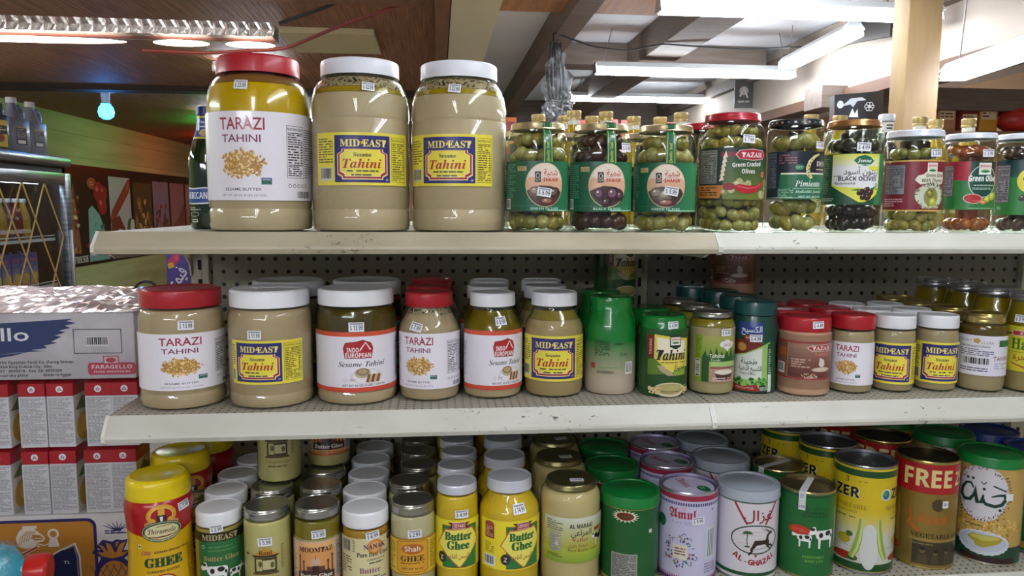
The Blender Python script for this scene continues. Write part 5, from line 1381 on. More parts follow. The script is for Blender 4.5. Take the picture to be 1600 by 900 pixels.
for k in range(75): a.rect(-150 + k * 4, 9, -148 + k * 4, 13, '8a2a4c')
a.text('Amul', 6, 111, 15, 'a81c2c', 'fr', w=46, bold=0.012); a.text('Pure Ghee', 8, 101, 6, '9a98b4', 'r', w=40); a.ell(-34, 99, 10, 11, '1f6a4a', 22); a.ell(8, 127, 3.5, 3.5, 'd8a8b8', 12)
for k in range(70):
    q = a.rn.uniform(0, 6.28); r = a.rn.uniform(15, 29); x, y = 4 + r * math.cos(q), 56 + r * math.sin(q); c = a.rn.choice(['2c3a8c', 'a82a44', '2f6a7a', 'b5963c', '5a2a7a', '2f6a3c'])
    if k % 4 == 0: a.line([(x, y), (x + 5 * math.cos(q + 1), y + 5 * math.sin(q + 1)), (x + 8 * math.cos(q + 2), y + 8 * math.sin(q + 2))], 1.3, c)
    else: a.ell(x, y, a.rn.uniform(1, 2.6), a.rn.uniform(.8, 1.8), c, 9, q)
a.rect(-9, 42, 15, 66, 'd9d2be'); a.micro(-6, 48, 12, 62, 3, '6a5a54'); a.rect(46, 42, 66, 96, 'c9cfd6')
for k in range(4): a.rect(50 + k * 4, 46, 51.4 + k * 4, 92, '2c3a3c')
a.micro(44, 18, 70, 36, 4, '8a88a8'); a.ell(58, 125, 1.5, 2, '1f4a3a', 8); a.build('label', t, .0483)
amul_top(t, .0483, .155)
price(t, .0483, 37, 109, '$ 9.99', .08, .9, 1.2)
colm(t, [(.902, .174), (.909, .278)], 'lilac-white tins', kind='tin')
t = can('ghee_can', 'white ghee tin with clear grey plastic lid and a leaping gazelle emblem', 'can', 1.007, .057, ZB, -5, .0512, .153, 'd6d2d8', ('cap', 'a3adb8'), rimc='c2c4c2')
a = Art(.32, .25, 92)
a.rect(-160, 133, 160, 139, '14502c'); a.rect(-160, 9, 160, 15, '14502c'); a.line([(-36, 133), (-15, 97)], 3.2, '9a1c24'); a.line([(36, 133), (15, 97)], 3.2, '9a1c24')
a.text('غزال', 4, 105, 15, '8a1826', ar=True, w=50, bold=0.01)
a.put([(x, y) for k in range(40) for x, y in ((0 + 41 * math.cos(2 * math.pi * k / 40), 72 + 25 * math.sin(2 * math.pi * k / 40)),)], [tuple(range(40))], '14402a'); a.ell(0, 72, 38.8, 22.8, 'd4d0d4', 40)
for y, w in ((84, 30), (78, 26), (64, 30), (58, 22)): a.micro(-w, y, w, y + 2, 1, 'c9a4ac')
a.line([(-14, 60), (-15, 72), (-14, 82)], 1.4, '1f5a38')
for q in (-.2, .4, 1.0, 1.7, 2.3, 2.9, 3.4): a.line([(-14, 82), (-14 + 5 * math.cos(q), 83 + 4 * math.sin(q)), (-14 + 9 * math.cos(q), 82 + 4 * math.sin(q))], [1.6, 2.2, .6], '1f5a38')
a.ell(-14, 60, 5, 1.6, '1f5a38', 12)
GZ = '33201a'
a.poly([(-4, 66), (0, 62), (14, 64), (22, 60), (24, 66), (22, 72), (22, 80), (18, 78), (16, 71), (4, 71), (-2, 71)], GZ); a.poly([(-3, 70), (-6, 62), (-10, 54), (-7, 52), (-2, 58), (3, 65)], GZ); a.poly([(-7, 55), (-13, 46), (-10, 45), (-4, 53)], GZ)
a.poly([(18, 64), (28, 63), (34, 58), (31, 56), (26, 60), (18, 60)], GZ); a.poly([(20, 62), (28, 56), (24, 52), (22, 53), (24, 56), (17, 60)], GZ); a.poly([(17, 78), (24, 86), (30, 84), (29, 81), (24, 80), (22, 76)], GZ)
a.line([(22, 85), (16, 88), (8, 92)], [1.4, 1, .5], GZ); a.line([(23, 85), (18, 89), (14, 93)], [1.4, 1, .5], GZ)
a.line([(-2, 55), (8, 57), (18, 58)], .9, '2f7a50'); a.poly([(-3, 46), (3, 46), (0, 41)], '9a1c24')
for i, ch in enumerate('AL-GHAZAL'):
    q = (i - 4) * 8.4; a.text(ch, q, 28 + (i - 4) ** 2 * .72, 9, '9a1420', 'b', rot=(i - 4) * .11, bold=0.012)
a.build('label', t, .0512)
colm(t, [(1.012, .192), (1.014, .300)], 'white tins with grey plastic lids', kind='tin')
t = can('ghee_can', 'green ghee tin with gold rim, two black-and-white cows and a red oval', 'can', 1.110, .050, ZB, -13, .0457, .149, '15662c', ('rim', '9a8f6c'), rimc='b5a878')
a = Art(.32, .25, 93)
a.rect(-143, 140, 143, 143, '1f4a24'); a.text('سمنة بقري صافي', 2, 120, 5, '123c20', ar=True, w=40); a.text('GENERAL', 4, 112, 4.4, '123c20', 'b', w=36); a.text('MAKDOOM', 4, 106, 4.4, '123c20', 'b', w=42)
cow_art(a, -14, 66, 24); cow_art(a, 20, 70, 34); a.ell(-22, 83, 17, 8, 'b8341c', 26); a.micro(-34, 80, -10, 86, 2, 'd86a4a'); a.text('VEGETABLE', 2, 36, 4, '7ab04a', 'b', w=36); a.text('GHEE 2 KG', 4, 29, 4, '7ab04a', 'b', w=30); a.rect(44, 60, 46, 120, 'cfe0d0')
a.build('label', t, .0457)
tp = G(); tp.box(-.0055, -.046, .1492, .0055, .030, .1496, M('d9dce0', .4)); tp.box(-.0055, -.0476, .118, .0055, -.0471, .1495, M('d9dce0', .4)); o = tp.build('tape_strip', t, rz=R_(-24), smooth=False)
a = Art(.5); a.text('$ 8.99', 0, 122, 4, '3a3f58', 'b', w=9); a.micro(-4, 138, 4, 146, 3, '8a8f9a'); a.build('print', o, rot=(0, 0, 0), loc=(0, -.0477, 0), eps=.1)
colm(t, [(1.106, .152)], 'green tins with gold rims', kind='tin')
t = can('ghee_can', 'tall yellow ghee tin with green rim band, black letters and green stalks', 'can', 1.218, .060, ZB, -32, .0500, .187, 'd2b81c', ('rim', '8d9096'), rimc='a5a8aa')
a = Art(.32, .25, 94)
a.rect(-157, 168, 157, 179, '1a4a22'); a.rect(-157, 5, 157, 18, '1a4a22'); grad(a, -157, 62, 157, 108, 'c6c8bc', 'd2b82a', 10); a.rect(-157, 18, 157, 62, 'c6c8bc')
def zer(u):
    a.text('ZER', u + .8, 130.4, 17, 'dfe0d8', 'b', w=44.5, bold=.012); a.text('ZER', u, 131, 17, '12140f', 'b', w=43, bold=.012); a.ell(u - 33, 139, 9, 10, 'd9e0dc', 18); a.ell(u - 33, 139, 7, 8, '2a6a8a', 16); a.ell(u - 35, 141, 4, 4, '4a9a5a', 10)
    a.text('VEGETABLE GHEE', u, 112, 7, '8a741c', 's', w=66); a.text('EXTRA GOLD', u, 104, 3.6, '8a741c', 's', w=36); a.micro(u - 20, 94, u + 16, 98, 1, '5a5a2c'); a.text('3', u, 156, 9, '2f4a24', 's'); a.micro(u + 18, 158, u + 32, 161, 1, '7a6a1c')
    a.ell(u - 2, 56, 12, 9, 'b8a42c', 18); a.ell(u + 8, 66, 6, 5, '4a6a2c', 12); a.micro(u - 26, 44, u + 14, 46, 1, '8a8a84'); a.ell(u, 27, 22, 7, 'a82a1c', 22); a.ell(u + 14, 25, 9, 5, '2a5a2c', 16); a.ell(u + 36, 40, 8, 10, '9a4a34', 14)
zer(-27); zer(70)
a.ell(13, 48, 15, 40, 'cfd2cf', 30)
for u in (13,):
    for s in (-1, 1):
        p = [(u + s * 15, 96), (u + s * 15, 78), (u + s * 17, 60), (u + s * 21, 42), (u + s * 28, 26)]
        a.line(p, [4, 8, 11, 12, 9], '8aa83c'); a.line([(x - s * 2, y) for x, y in p], [1, 3, 4, 4, 3], 'c3cf8a')
a.build('label', t, .0500)
a = Art(.4); 
for k in range(14): a.ell(a.rn.uniform(-14, 18), a.rn.uniform(-20, 6), 1.6, 1.2, 'c9ccd2', 7)
a.build('lid_scratches', t, rot=(R_(-90), 0, 0), loc=(0, 0, .1818), eps=.1)
colm(t, [(1.205, .163), (1.176, .262), (1.222, .356)], 'yellow tins with green rim bands', kind='tin')
t = can('ghee_can', 'gold ghee tin with a red band reading FREE and two small portraits', 'can', 1.336, .067, ZB, -36, .0500, .189, '8f7836', ('rim', '5a5036'), rimc='c4ae68', bodymat=M('9a8240', .3, .55))
a = Art(.32, .2, 95)
a.rect(-157, 133, 157, 184, 'a81c20'); a.text('FREE', 5, 145, 29, 'd9c98a', 'b', w=78, bold=.012); a.text('25%', 52, 147, 24, 'd9c98a', 'b', al='l', w=38)
a.ell(22, 114, 10, 11, '4a3c20', 20); a.text('Aseel', 18, 80, 18, 'b8601c', 'bi', w=58); a.line([(-28, 92), (-22, 104), (-18, 84), (-24, 78), (-10, 70), (-4, 64)], [3, 4, 6, 7, 6, 3], 'b8601c')
a.text('VEGETABLE GHEE', -18, 55, 8, '2a2110', 's', al='l', w=100); a.rect(-20, 51, 80, 52, 'c9b068'); a.rect(-14, 8, 70, 48, '3a3420')
for x, y, s in ((2, 26, 1), (22, 24, .85), (42, 26, .9)): a.ell(x, y + 7 * s, 4.6 * s, 5.6 * s, '6a5a3a', 14); a.poly([(x - 9 * s, 9), (x + 9 * s, 9), (x + 6 * s, y), (x - 6 * s, y)], '4a4028'); a.ell(x, y + 10 * s, 4.8 * s, 3.4 * s, '1c1810', 12)
a.rect(-62, 20, -40, 120, 'a88a2c'); a.ell(-56, 40, 8, 8, '8a2c14', 14); a.ell(-44, 30, 8, 7, '9a4a1c', 14); a.micro(-20, 42, 30, 46, 1, '8a7a4a')
a.build('label', t, .0500)
a = Art(.5); a.rect(-5, -6, 5, 6, 'e3e4e8'); a.bars(-4, -4, 4, 4, col='6a7090', bg=None); a.build('price_tag', t, .0500, z0=.116, rz=R_(38), eps=1.4)
colm(t, [(1.322, .178), (1.300, .290)], 'gold tins with red bands', kind='tin')
t = can('ghee_can', 'tan ghee tin with green plastic lid and white medallion of dark green script', 'can', 1.459, .070, ZB, -50, .0515, .190, 'b8964c', ('cap', '0c7a34'), rimc='c9c4b0')
a = Art(.34, .25, 96)
a.rect(-162, 4, 162, 176, 'c0a058'); a.grains(0, 66, 70, 24, 260, ['b8892c', 'd2a948', '96702a', 'dcbc6c'], 5, 3.4, .5); a.rect(-162, 4, 162, 34, '12402c'); a.rect(-30, 4, 60, 14, '2c1614')
a.ell(0, 126, 40, 50, 'd2cfd6', 44)
for k in range(110):
    q = 2 * math.pi * k / 110 + a.rn.uniform(-.03, .03); r = a.rn.uniform(.88, 1.10); x, y = 41 * r * math.cos(q), 126 + 48 * r * math.sin(q)
    if y > 176: continue
    if k % 2: a.ell(x, y, 2.2, 1.0, '6a4438', 8, q + a.rn.uniform(-1, 1))
    else: a.line([(x, y), (x + 3 * math.cos(q + 1.2), y + 3 * math.sin(q + 1.2)), (x + 5 * math.cos(q + 2.2), y + 5 * math.sin(q + 2.2))], 0.8, '6e4434')
INK = '0f3a34'
a.line([(-13, 132), (-18, 140), (-26, 138), (-33, 128), (-35, 116), (-28, 108), (-18, 110), (-12, 120), (-10, 136), (-9, 120), (-6, 108), (0, 110), (3, 124), (3, 112), (7, 108), (20, 106), (30, 110), (36, 120), (33, 127), (24, 126), (14, 122)], [3, 4.5, 4.5, 6, 7, 7, 6, 4.5, 3.5, 5.5, 7, 6, 4, 5.5, 6, 6, 6, 6, 5.5, 4, 2], INK)
for x, y in ((-24, 148), (-15, 149), (3, 134), (28, 100)): a.ell(x, y, 2.6, 2.6, INK, 10)
a.line([(-2, 146), (2, 142), (6, 147)], 2, INK); a.line([(16, 142), (36, 134)], 2.6, INK)
a.micro(-24, 66, 26, 69, 1, '4a3a1c')
sc_ = []
for k in range(48): q = 2 * math.pi * k / 48; r = 1 if k % 2 else .95; sc_.append((6 + 42 * r * math.cos(q), 38 + 22 * r * math.sin(q)))
a.poly(sc_, 'c9cfd8'); a.ell(6, 40, 36, 17, 'b4bccc'); a.poly([(-18, 44), (-10, 52), (28, 53), (36, 48), (30, 40), (8, 30), (-4, 31), (-8, 38)], 'a89c34'); a.poly([(-14, 46), (-8, 51), (26, 52), (32, 48), (6, 42)], 'c4ba5c')
a.rect(36, 118, 48, 130, 'e3e4e8'); a.build('label', t, .0515)
colm(t, [(1.452, .186), (1.420, .300)], 'tan tins with green plastic lids', kind='tin')
t = can('ghee_can', 'dark green tin with blue plastic lid at the far end of the bottom shelf', 'can', 1.567, .095, ZB, 0, .0500, .186, '0c4a24', ('cap', '1c3a8a'), rimc='8a8f8a')
a = Art(.34, .25, 97); a.rect(-60, 30, 60, 120, '0f5a2c'); a.ring(0, 80, 30, 34, 2, '9ab88a', 30); a.rect(-157, 10, 157, 22, '8a6a2c'); a.ell(0, 80, 20, 24, '2a6a3c', 24); a.build('label', t, .05)
colm(t, [(1.560, .205)], 'dark green tins with blue lids', kind='tin')
# ------------------------------------------------------------------ bottles on the other side's top shelf
gold = M('cbb47c', .35, .55)
def oil_bottle(x, y, rz, label, oilc='b8960c', s=1.0):
    t = thing('oil_bottle', label, 'bottle', (x, y, ZT), R_(rz), 'olive oil bottles behind the olive jars')
    k = s
    bp = [(0, .003), (.026, .002), (.029, 0), (.0305, .003), (.031, .008), (.031, .150 * k), (.029, .170 * k), (.022, .190 * k), (.0145, .204 * k), (.0130, .214 * k), (.0130, .234 * k)]
    g = G(); g.rev(bp, M(oilc, .08, coat=.6), 28); g.build('glass_bottle', t)
    g = G(); g.rev([(.0132, .222 * k), (.0138, .2225 * k), (.0138, .234 * k), (.0132, .235 * k)], M('e3e1d8', .4), 24); g.build('neck_band', t)
    g = G(); g.rev([(.013, .233 * k), (.0158, .2335 * k), (.0160, .238 * k), (.0152, .239 * k), (.0160, .241 * k), (.0160, .252 * k), (.0150, .2535 * k), (0, .2535 * k)], gold, 44, mod=lambda q, r, z: 1.02 if q % 2 and z > .241 * k and r > .0155 else 1); g.build('screw_cap', t)
    a = Art(.4); a.rect(-38, 30, 38, 120, 'd8cf9a'); a.rect(-38, 70, 38, 100, '3f6a2c'); a.micro(-24, 36, 24, 64, 6, '6a6a3a'); a.build('label', t, .031)
    return t
first = None
spots = [(.790, .560), (.864, .566), (1.036, .560), (1.110, .562), (1.344, .556), (1.416, .560), (1.614, .560), (.720, .640), (.785, .652), (.850, .655), (.950, .648), (1.015, .650), (1.682, .60), (1.748, .575), (1.70, .68)]
where = ['behind the first green-labelled olive jar, front row', 'just right of the first jar, front row', 'behind the third green-labelled olive jar', 'at the gap before the cracked olives', 'above the black-lidded pimiento jar', 'above the bronze-lidded black olives', 'above the white-lidded thyme olives, tallest', 'in the rear row by the gallon jar', 'in the rear row, second from the gallon jar', 'in the rear row, third from the gallon jar', 'in the rear row above the wine-dark olives', 'in the rear row near the third green label', 'above the orange stuffed olives', 'nearest the edge of the photo', 'in the rear row nearest the photo edge']
for i, (x, y) in enumerate(spots):
    lb = 'gold-capped yellow olive oil bottle ' + where[i]
    if first is None: first = oil_bottle(x, y, rnd.uniform(-40, 40), lb)
    else: dup(first, (x, y, ZT), R_(rnd.uniform(-40, 40)), lb)
t = thing('sauce_bottle', 'dark bottle with white cap and white neck label behind the black olives', 'bottle', (1.531, .560, ZT), 0)
g = G(); g.rev([(0, .003), (.029, .002), (.032, 0), (.034, .004), (.034, .150), (.030, .172), (.018, .200), (.0150, .212), (.0150, .240)], M('17120f', .1, coat=.5), 32); g.build('glass_bottle', t)
g = G(); g.rev([(.0155, .242), (.0178, .2425), (.0178, .256), (.0165, .2585), (0, .2585)], M('cfd2da', .4), 40, mod=lambda q, r, z: 1.02 if q % 2 and r > .0175 else 1); g.build('screw_cap', t)
a = Art(.4); a.rect(-60, 216, 60, 240, 'dcdcda'); a.micro(-8, 222, 8, 236, 2, '3a3a3a'); a.build('neck_label', t, .0155, prof=lambda z: .0156)

# ------------------------------------------------------------------ stack of cases at the end of the gondola
FY = .122
a_wrap = clear('ffffff', .10, .10, .9, 55)
t = thing('beverage_case', 'grey-white printed cardboard case with wrinkled plastic wrap on top of juice packs', 'case', (-.24, FY + .18, 1.178))
g = G(); g.box(-.24, -.18, 0, .236, .18, .109, noisy('grey_card', 'c6c3c8', 'b4b0b6', (14, 14, 14), .55), .003); g.build('carton', t)
gw = G(); nx, ny = 60, 26; vs, fs = [], []
for j in range(ny + 1):
    for i in range(nx + 1):
        e = min(i, nx - i, j * 2.4, (ny - j) * 2.4) / 4
        vs.append((-.243 + .482 * i / nx, -.1825 + .365 * j / ny, .1095 + min(e, 1) * (.002 + .005 * abs(math.sin(i * 1.7 + j * .9)) * rnd.random() + .003 * math.sin(i * .31) * math.sin(j * .5) + .005 * rnd.random())))
for j in range(ny):
    for i in range(nx): q = j * (nx + 1) + i; fs.append((q, q + 1, q + nx + 2, q + nx + 1))
m, nt, bs, out = nodes_mat('crumpled_wrap'); bs.inputs['Base Color'].default_value = (*lin('d6cace'), 1); bs.inputs['Roughness'].default_value = .2; bs.inputs['Coat Weight'].default_value = .8; bs.inputs['Metallic'].default_value = .1
gw.add(vs, fs, m); gw.build('shrink_wrap', t, smooth=False)
a = Art(.5, .1, 201)
B = '1f3566'
a.poly([(25, 92), (97, 96), (143.4, 99), (133, 95), (148.2, 92), (130.6, 88), (138.6, 84), (121, 80), (130.6, 77), (114.6, 72), (124.2, 70), (108.2, 62), (117.8, 60), (97, 56), (101.8, 52), (77, 49), (97, 47), (57, 45), (25, 42)], B)
a.poly([(25, 42), (57, 44), (73, 46), (49, 40), (25, 36)], B)
a.text('llo', 33, 64, 21, 'e3e3ea', 'r', al='l', w=42, bold=0.01)
a.frame(142, 42, 216, 82, 1.1, '24242c'); a.bars(160, 54, 196, 70, bg='d2d0d6')
a.text('The Egyptian Food Co. (Farag Group)', 28, 27, 4.2, '2a2a34', 'b', al='l', w=113); a.text('New Borg El-Arab City - Alex.', 28, 20, 4.2, '2a2a34', 'b', al='l', w=80)
a.text('03 / 4593210   Fax: 03/ 4593189', 28, 13, 4.2, '2a2a34', 'b', al='l', w=94); a.text('cool dry place', 28, 6, 4.2, '2a2a34', 'b', al='l', w=42); a.text('Made in Egypt', 94, 6, 4.2, '2a2a34', 'b', al='l', w=42)
a.poly([(162, 10), (165, 7), (233, 7), (236, 10), (236, 24), (233, 27), (165, 27), (162, 24)], 'b53a52'); a.rect(186, 25, 210, 38, 'b53a52'); a.rect(187.5, 26, 208.5, 36.5, 'c9b8c0'); a.ell(198, 31, 8, 4, 'b53a52', 14)
a.text('FARAGELLO', 199, 17, 6, 'e3c9d0', 'b', w=62); a.text('FOOD INDUSTRIES', 199, 10.5, 3, 'e3c9d0', 'b', w=56)
a.build('front_print', t, loc=(0, -.18, 0), eps=.3)
gf = G(); vs, fs = [], []
for j in range(7):
    for i in range(41): vs.append((-.243 + .482 * i / 40, -.1822 - .0022 * rnd.random() * (.3 if j < 5 else 1.4), .106 - .106 * j / 6 if False else .002 + .108 * j / 6))
for j in range(6):
    for i in range(40): q = j * 41 + i; fs.append((q, q + 1, q + 42, q + 41))
gf.add(vs, fs, clear('ffffff', .12, .03, .35)); gf.build('front_film', t)

def carton_mesh(idx):
    t = thing('juice_carton', 'x', 'juice carton', (0, 0, 0), 0, 'red-topped juice cartons under the case')
    g = G(); w, d, h = .0205, .030, .1095
    red, side = M('a81a26', .35, coat=.2), M('b89a3a', .4)
    g.box(-w, -d, 0, w, d, h * .77, M('cfcfd2', .4), .0008); g.box(-w, -d, h * .77, w, d, h - .004, red, .0008); g.build('carton_body', t, smooth=False)
    g = G(); g.extr([(-d, h - .004), (d, h - .004), (d * .1, h), (-d * .1, h)], 'x', -w, w, red); g.build('folded_top', t, smooth=False)
    a = Art(.4, .2, 300); a.rect(-19.5, 3, 19.5, 84, 'c9c9ce'); a.micro(-18, 6, 18, 82, 32, '8a8a90'); a.ell(0, 96, 5.6, 5.6, 'dcdce0', 20); a.poly([(-3.6, 93.5), (3.6, 93.5), (0, 99)], '8a4a50'); a.poly([(-1.6, 94.3), (1.6, 94.3), (0, 96.6)], 'dcdce0'); a.build('front_panel', t, loc=(0, -d, 0), eps=.25)
    a = Art(.4, .2, 301); a.rect(-28, 3, 28, 84, 'c9c6b8'); a.ell(0, 28, 24, 24, 'c79a26', 24); a.ell(6, 30, 15, 15, 'd9b23a', 20); a.poly([(-26, 60), (0, 80), (24, 66), (10, 56)], '5a6a2c'); a.build('side_panel', t, rot=(0, 0, R_(90)), loc=(w, 0, 0), eps=.25)
    return t
ct = None
rows = [(1.066, [-.2235, -.1675, -.1245, -.0655, -.0245], 'upper'), (.9535, [-.2270, -.1690, -.1260, -.0725, -.0320], 'lower')]
names = ['cut by the photo edge', 'left of the first pair', 'right of the first pair', 'left of the pair beside the shelves', 'right of the pair beside the shelves']
names = ['cut by the edge of the photo', 'first of the pair away from the shelves', 'second of the pair away from the shelves', 'first of the pair beside the shelves', 'second of the pair beside the shelves']
for z, xs, rn in rows:
    for i, x in enumerate(xs):
        lb = 'red-topped juice carton in the %s layer, %s' % (rn, names[i])
        if ct is None: ct = carton_mesh(0); ct['label'] = lb; ct.location = (x, FY + .031, z)
        else: dup(ct, (x, FY + .031, z), 0, lb)
# cardboard tray between and below
t = thing('fruit_case', 'white cardboard case with orange panel, lion head and pineapple print under the juice cartons', 'case', (-.20, FY + .15, .70))
g = G(); g.box(-.28, -.15, 0, .186, .15, .2525, noisy('white_card', 'c9c6c4', 'b9b5b2', (12, 12, 12), .55), .003); g.build('carton', t)
a = Art(.5, .05, 202)
def X(u): return u + 200      # artwork origin at the case centre
def rr(x0, y0, x1, y1, r):
    p = []
    for cx, cy, s in ((x1 - r, y1 - r, 0), (x0 + r, y1 - r, 90), (x0 + r, y0 + r, 180), (x1 - r, y0 + r, 270)):
        p += [(cx + r * math.cos(R_(s + q)), cy + r * math.sin(R_(s + q))) for q in (0, 22, 45, 67, 90)]
    return p
NV = '2a2460'
a.poly(rr(-270, 30, X(-79), 245, 14), NV); a.poly(rr(-266, 34, X(-84), 240, 11), 'b57a2a')
W_ = 'd9cfc4'
mane = [(X(-203), 200), (X(-205), 215), (X(-200), 226), (X(-192), 232), (X(-180), 233), (X(-172), 226), (X(-165), 220), (X(-160), 214), (X(-163), 208), (X(-172), 206), (X(-176), 198), (X(-190), 196)]
a.poly(mane, W_)
for q in range(6): a.line([(X(-202 + q * 4), 202 + q * 2), (X(-198 + q * 4), 216 + q), (X(-188 + q * 3), 226)], 1.1, 'b57a2a')
a.poly([(X(-178), 220), (X(-168), 219), (X(-162), 214), (X(-166), 210), (X(-176), 210), (X(-180), 214)], 'b57a2a'); a.line([(X(-176), 214), (X(-168), 213), (X(-164), 214)], 1, W_)
a.rect(X(-194), 230, X(-172), 235, W_); a.ring(X(-147), 220, 9, 9, 3.5, W_, 24); a.poly([(X(-153), 212), (X(-141), 212), (X(-138), 198), (X(-156), 198)], W_); a.line([(X(-172), 204), (X(-162), 201), (X(-152), 204)], 2, W_)
a.poly([(X(-206), 178), (X(-204), 186), (X(-172), 202), (X(-168), 199)], W_); a.poly([(X(-205), 180), (X(-203), 185), (X(-174), 200), (X(-171), 198)], 'a03038')
a.poly([(X(-140), 192), (X(-113), 204), (X(-106), 180), (X(-106), 120), (X(-190), 110), (X(-190), 160)], W_); a.poly([(X(-138), 190), (X(-115), 200), (X(-109), 178), (X(-109), 122), (X(-186), 114), (X(-186), 160)], '1c1f4c'); a.line([(X(-132), 192), (X(-116), 198), (X(-111.5), 178), (X(-111.5), 126)], .8, W_)
a.text('TL', X(-128), 168, 5, W_, 'b', w=10)
pine = [(-82, 195), (-74, 203), (-70, 207), (-62, 205), (-56, 203), (-48, 207), (-40, 205), (-30, 207), (-34, 196), (-38, 188), (-24, 188), (-32, 178), (-38, 174), (-28, 166), (-22, 150), (-22, 120), (-40, 104), (-66, 104), (-84, 120), (-86, 150), (-78, 168), (-74, 176), (-88, 184), (-84, 190), (-74, 190)]
a.poly([(X(x), y) for x, y in pine], NV)
for P0 in ([(-78, 200), (-70, 196), (-62, 184), (-66, 180), (-70, 188)], [(-66, 203), (-58, 198), (-52, 184), (-62, 182)], [(-34, 203), (-44, 198), (-50, 184), (-42, 182)], [(-50, 202), (-44, 203), (-50, 192)], [(-80, 186), (-60, 184), (-40, 184), (-30, 186), (-40, 178), (-56, 174), (-72, 178)]):
    a.poly([(X(x), y) for x, y in P0], 'b57a2a')
a.ell(X(-54), 138, 26, 32, 'b57a2a', 30)
for q in range(-3, 4):
    a.line([(X(-54 + q * 12 - 14), 112), (X(-54 + q * 12 + 14), 164)], 1.1, NV) if abs(q) < 3 else None
    a.line([(X(-54 + q * 12 + 14), 112), (X(-54 + q * 12 - 14), 164)], 1.1, NV) if abs(q) < 3 else None
for q in range(7):
    a.line([(X(-46), 222), (X(-46 - 24 + q * 8), 238 - abs(q - 3) * 2)], [2.6, .6], NV)
a.micro(X(-66), 216, X(-28), 224, 2, NV); a.text('flavour', X(-46), 217, 4, NV, 'bi', w=22)
a.build('front_print', t, loc=(0, -.15, 0), eps=.3)
# turquoise jug with a red cap, in front of the case
t = thing('soap_bottle', 'turquoise plastic bottle with red screw cap wrapped in clear film, cut by the photo corner', 'bottle', (-.158, -.065, .940), rot=(R_(0), R_(90), R_(12)))
g = G(); g.rev([(0, -.11), (.036, -.108), (.044, -.10), (.0465, -.08), (.046, .0), (.0445, .030), (.038, .046), (.026, .054), (.020, .058), (.019, .066)], M('3fa3b8', .3, coat=.3), 40, sx=1.0, sy=.8); g.build('bottle_body', t)
g = G(); g.rev([(.0225, .062), (.0235, .064), (.0235, .088), (.021, .0915), (0, .0915)], M('b8201c', .3, coat=.2), 60, mod=lambda q, r, z: 1.02 if q % 2 and r > .023 else 1); g.build('cap', t)
g = G(); g.rev([(.037, -.10), (.049, -.09), (.0500, -.03), (.049, .02), (.046, .04), (.036, .052)], clear('ffffff', .06, .10, .9, 70), 40); g.build('film_wrap', t)
t = thing('storage_crate', 'grey plastic crate holding up the turquoise bottle below the frame', 'crate', (-.16, -.07, 0))
g = G(); g.box(-.2, -.07, 0, .13, .07, .889, M('55575a', .6), .01); g.build('crate_body', t); g = G(); g.box(-.19, -.072, .6, .12, -.069, .64, M('3c3e42', .6)); g.build('handle_slot', t)
# tall base under the fruit case
t = thing('storage_crate', 'stacked cartons under the fruit case, out of frame', 'crate', (-.20, FY + .15, 0)); g = G(); g.box(-.28, -.15, 0, .186, .15, .7, M('8a7a60', .7), .004); g.build('crate_body', t); g = G(); g.box(-.1, -.152, .4, .02, -.149, .43, M('3c3428', .7)); g.build('handle_slot', t)

# purple drink box standing on the case
t = thing('drink_box', 'purple drink carton with slanted white lettering standing behind the wrapped case', 'box', (-.037, FY + .338, 1.2905))
g = G(); g.box(-.0245, -.018, 0, .0245, .018, .088, M('3a2a7c', .35, coat=.2), .0012); g.build('carton', t)
a = Art(.4, .2, 210); a.rect(-24, 1, 24, 87, '3f2f86'); grad(a, -24, 1, 24, 60, '2c2470', '4a3490', 6)
a.poly([(-18, 44), (-22, 56), (-10, 70), (6, 74), (2, 58), (-6, 48)], 'b02a5a'); a.poly([(-20, 40), (-22, 50), (-12, 54), (-8, 44)], 'd8a02c'); a.poly([(-12, 60), (-2, 68), (0, 58)], 'd84a6a')
a.text('فيمتو', 3, 12, 22, '14102e', ar=True, w=54, rot=R_(58), bold=0.012); a.text('فيمتو', 3.5, 12.5, 22, 'dcd8e8', ar=True, w=52, rot=R_(58), bold=0.012)
a.build('front_print', t, loc=(0, -.018, 0), eps=.3)
t = thing('carry_strap', 'small black carry strap arching behind the wrapped case', 'strap', (-.095, FY + .30, 1.2895))
g = G(); g.tube([(-.02 * math.cos(R_(q)), 0, .002 + .016 * math.sin(R_(q))) for q in range(0, 181, 20)], .003, M('15151a', .5), 8); g.build('strap_loop', t)
g = G(); g.box(-.026, -.006, -.001, -.014, .006, .004, M('15151a', .5)); g.box(.014, -.006, -.001, .026, .006, .004, M('15151a', .5)); g.build('strap_ends', t, smooth=False)

# ------------------------------------------------------------------ cooler along the boarded wall
CX = -1.93
t = thing('display_cooler', 'steel glass-door drinks cooler with gold lattice against the boarded wall', 'cooler', (CX, 3.2, 0))
ss = noisy('brushed_steel', '8f9298', '6d7076', (3, 3, 60), .32, metal=.8)
dk = M('17181a', .5)
y0, y1 = -.95, .86
g = G(); g.box(-.72, y0, 0, -.70, y1, 1.70, dk); g.box(-.72, y0, 0, -.01, y0 + .03, 1.70, dk); g.box(-.72, y1 - .03, 0, -.01, y1, 1.70, dk); g.box(-.72, y0, 0, -.01, y1, .35, dk); g.box(-.72, y0, 1.62, -.01, y1, 1.70, dk)
g.build('cabinet', t, smooth=False)
g = G(); g.box(-.74, y0 - .01, 1.70, .035, y1 + .015, 1.765, ss, .02); g.build('top_cap', t)
g = G(); d1 = y1 - .055
for b in ((-.008, y0, .30, .03, y0 + .07, 1.66), (-.008, d1 - .03, .30, .03, d1 + .05, 1.66), (-.008, y0 + .07, 1.585, .03, d1 - .03, 1.66), (-.008, y0 + .07, .30, .03, d1 - .03, .42)): g.box(*b, ss, .004)
dr = g.build('door', t)
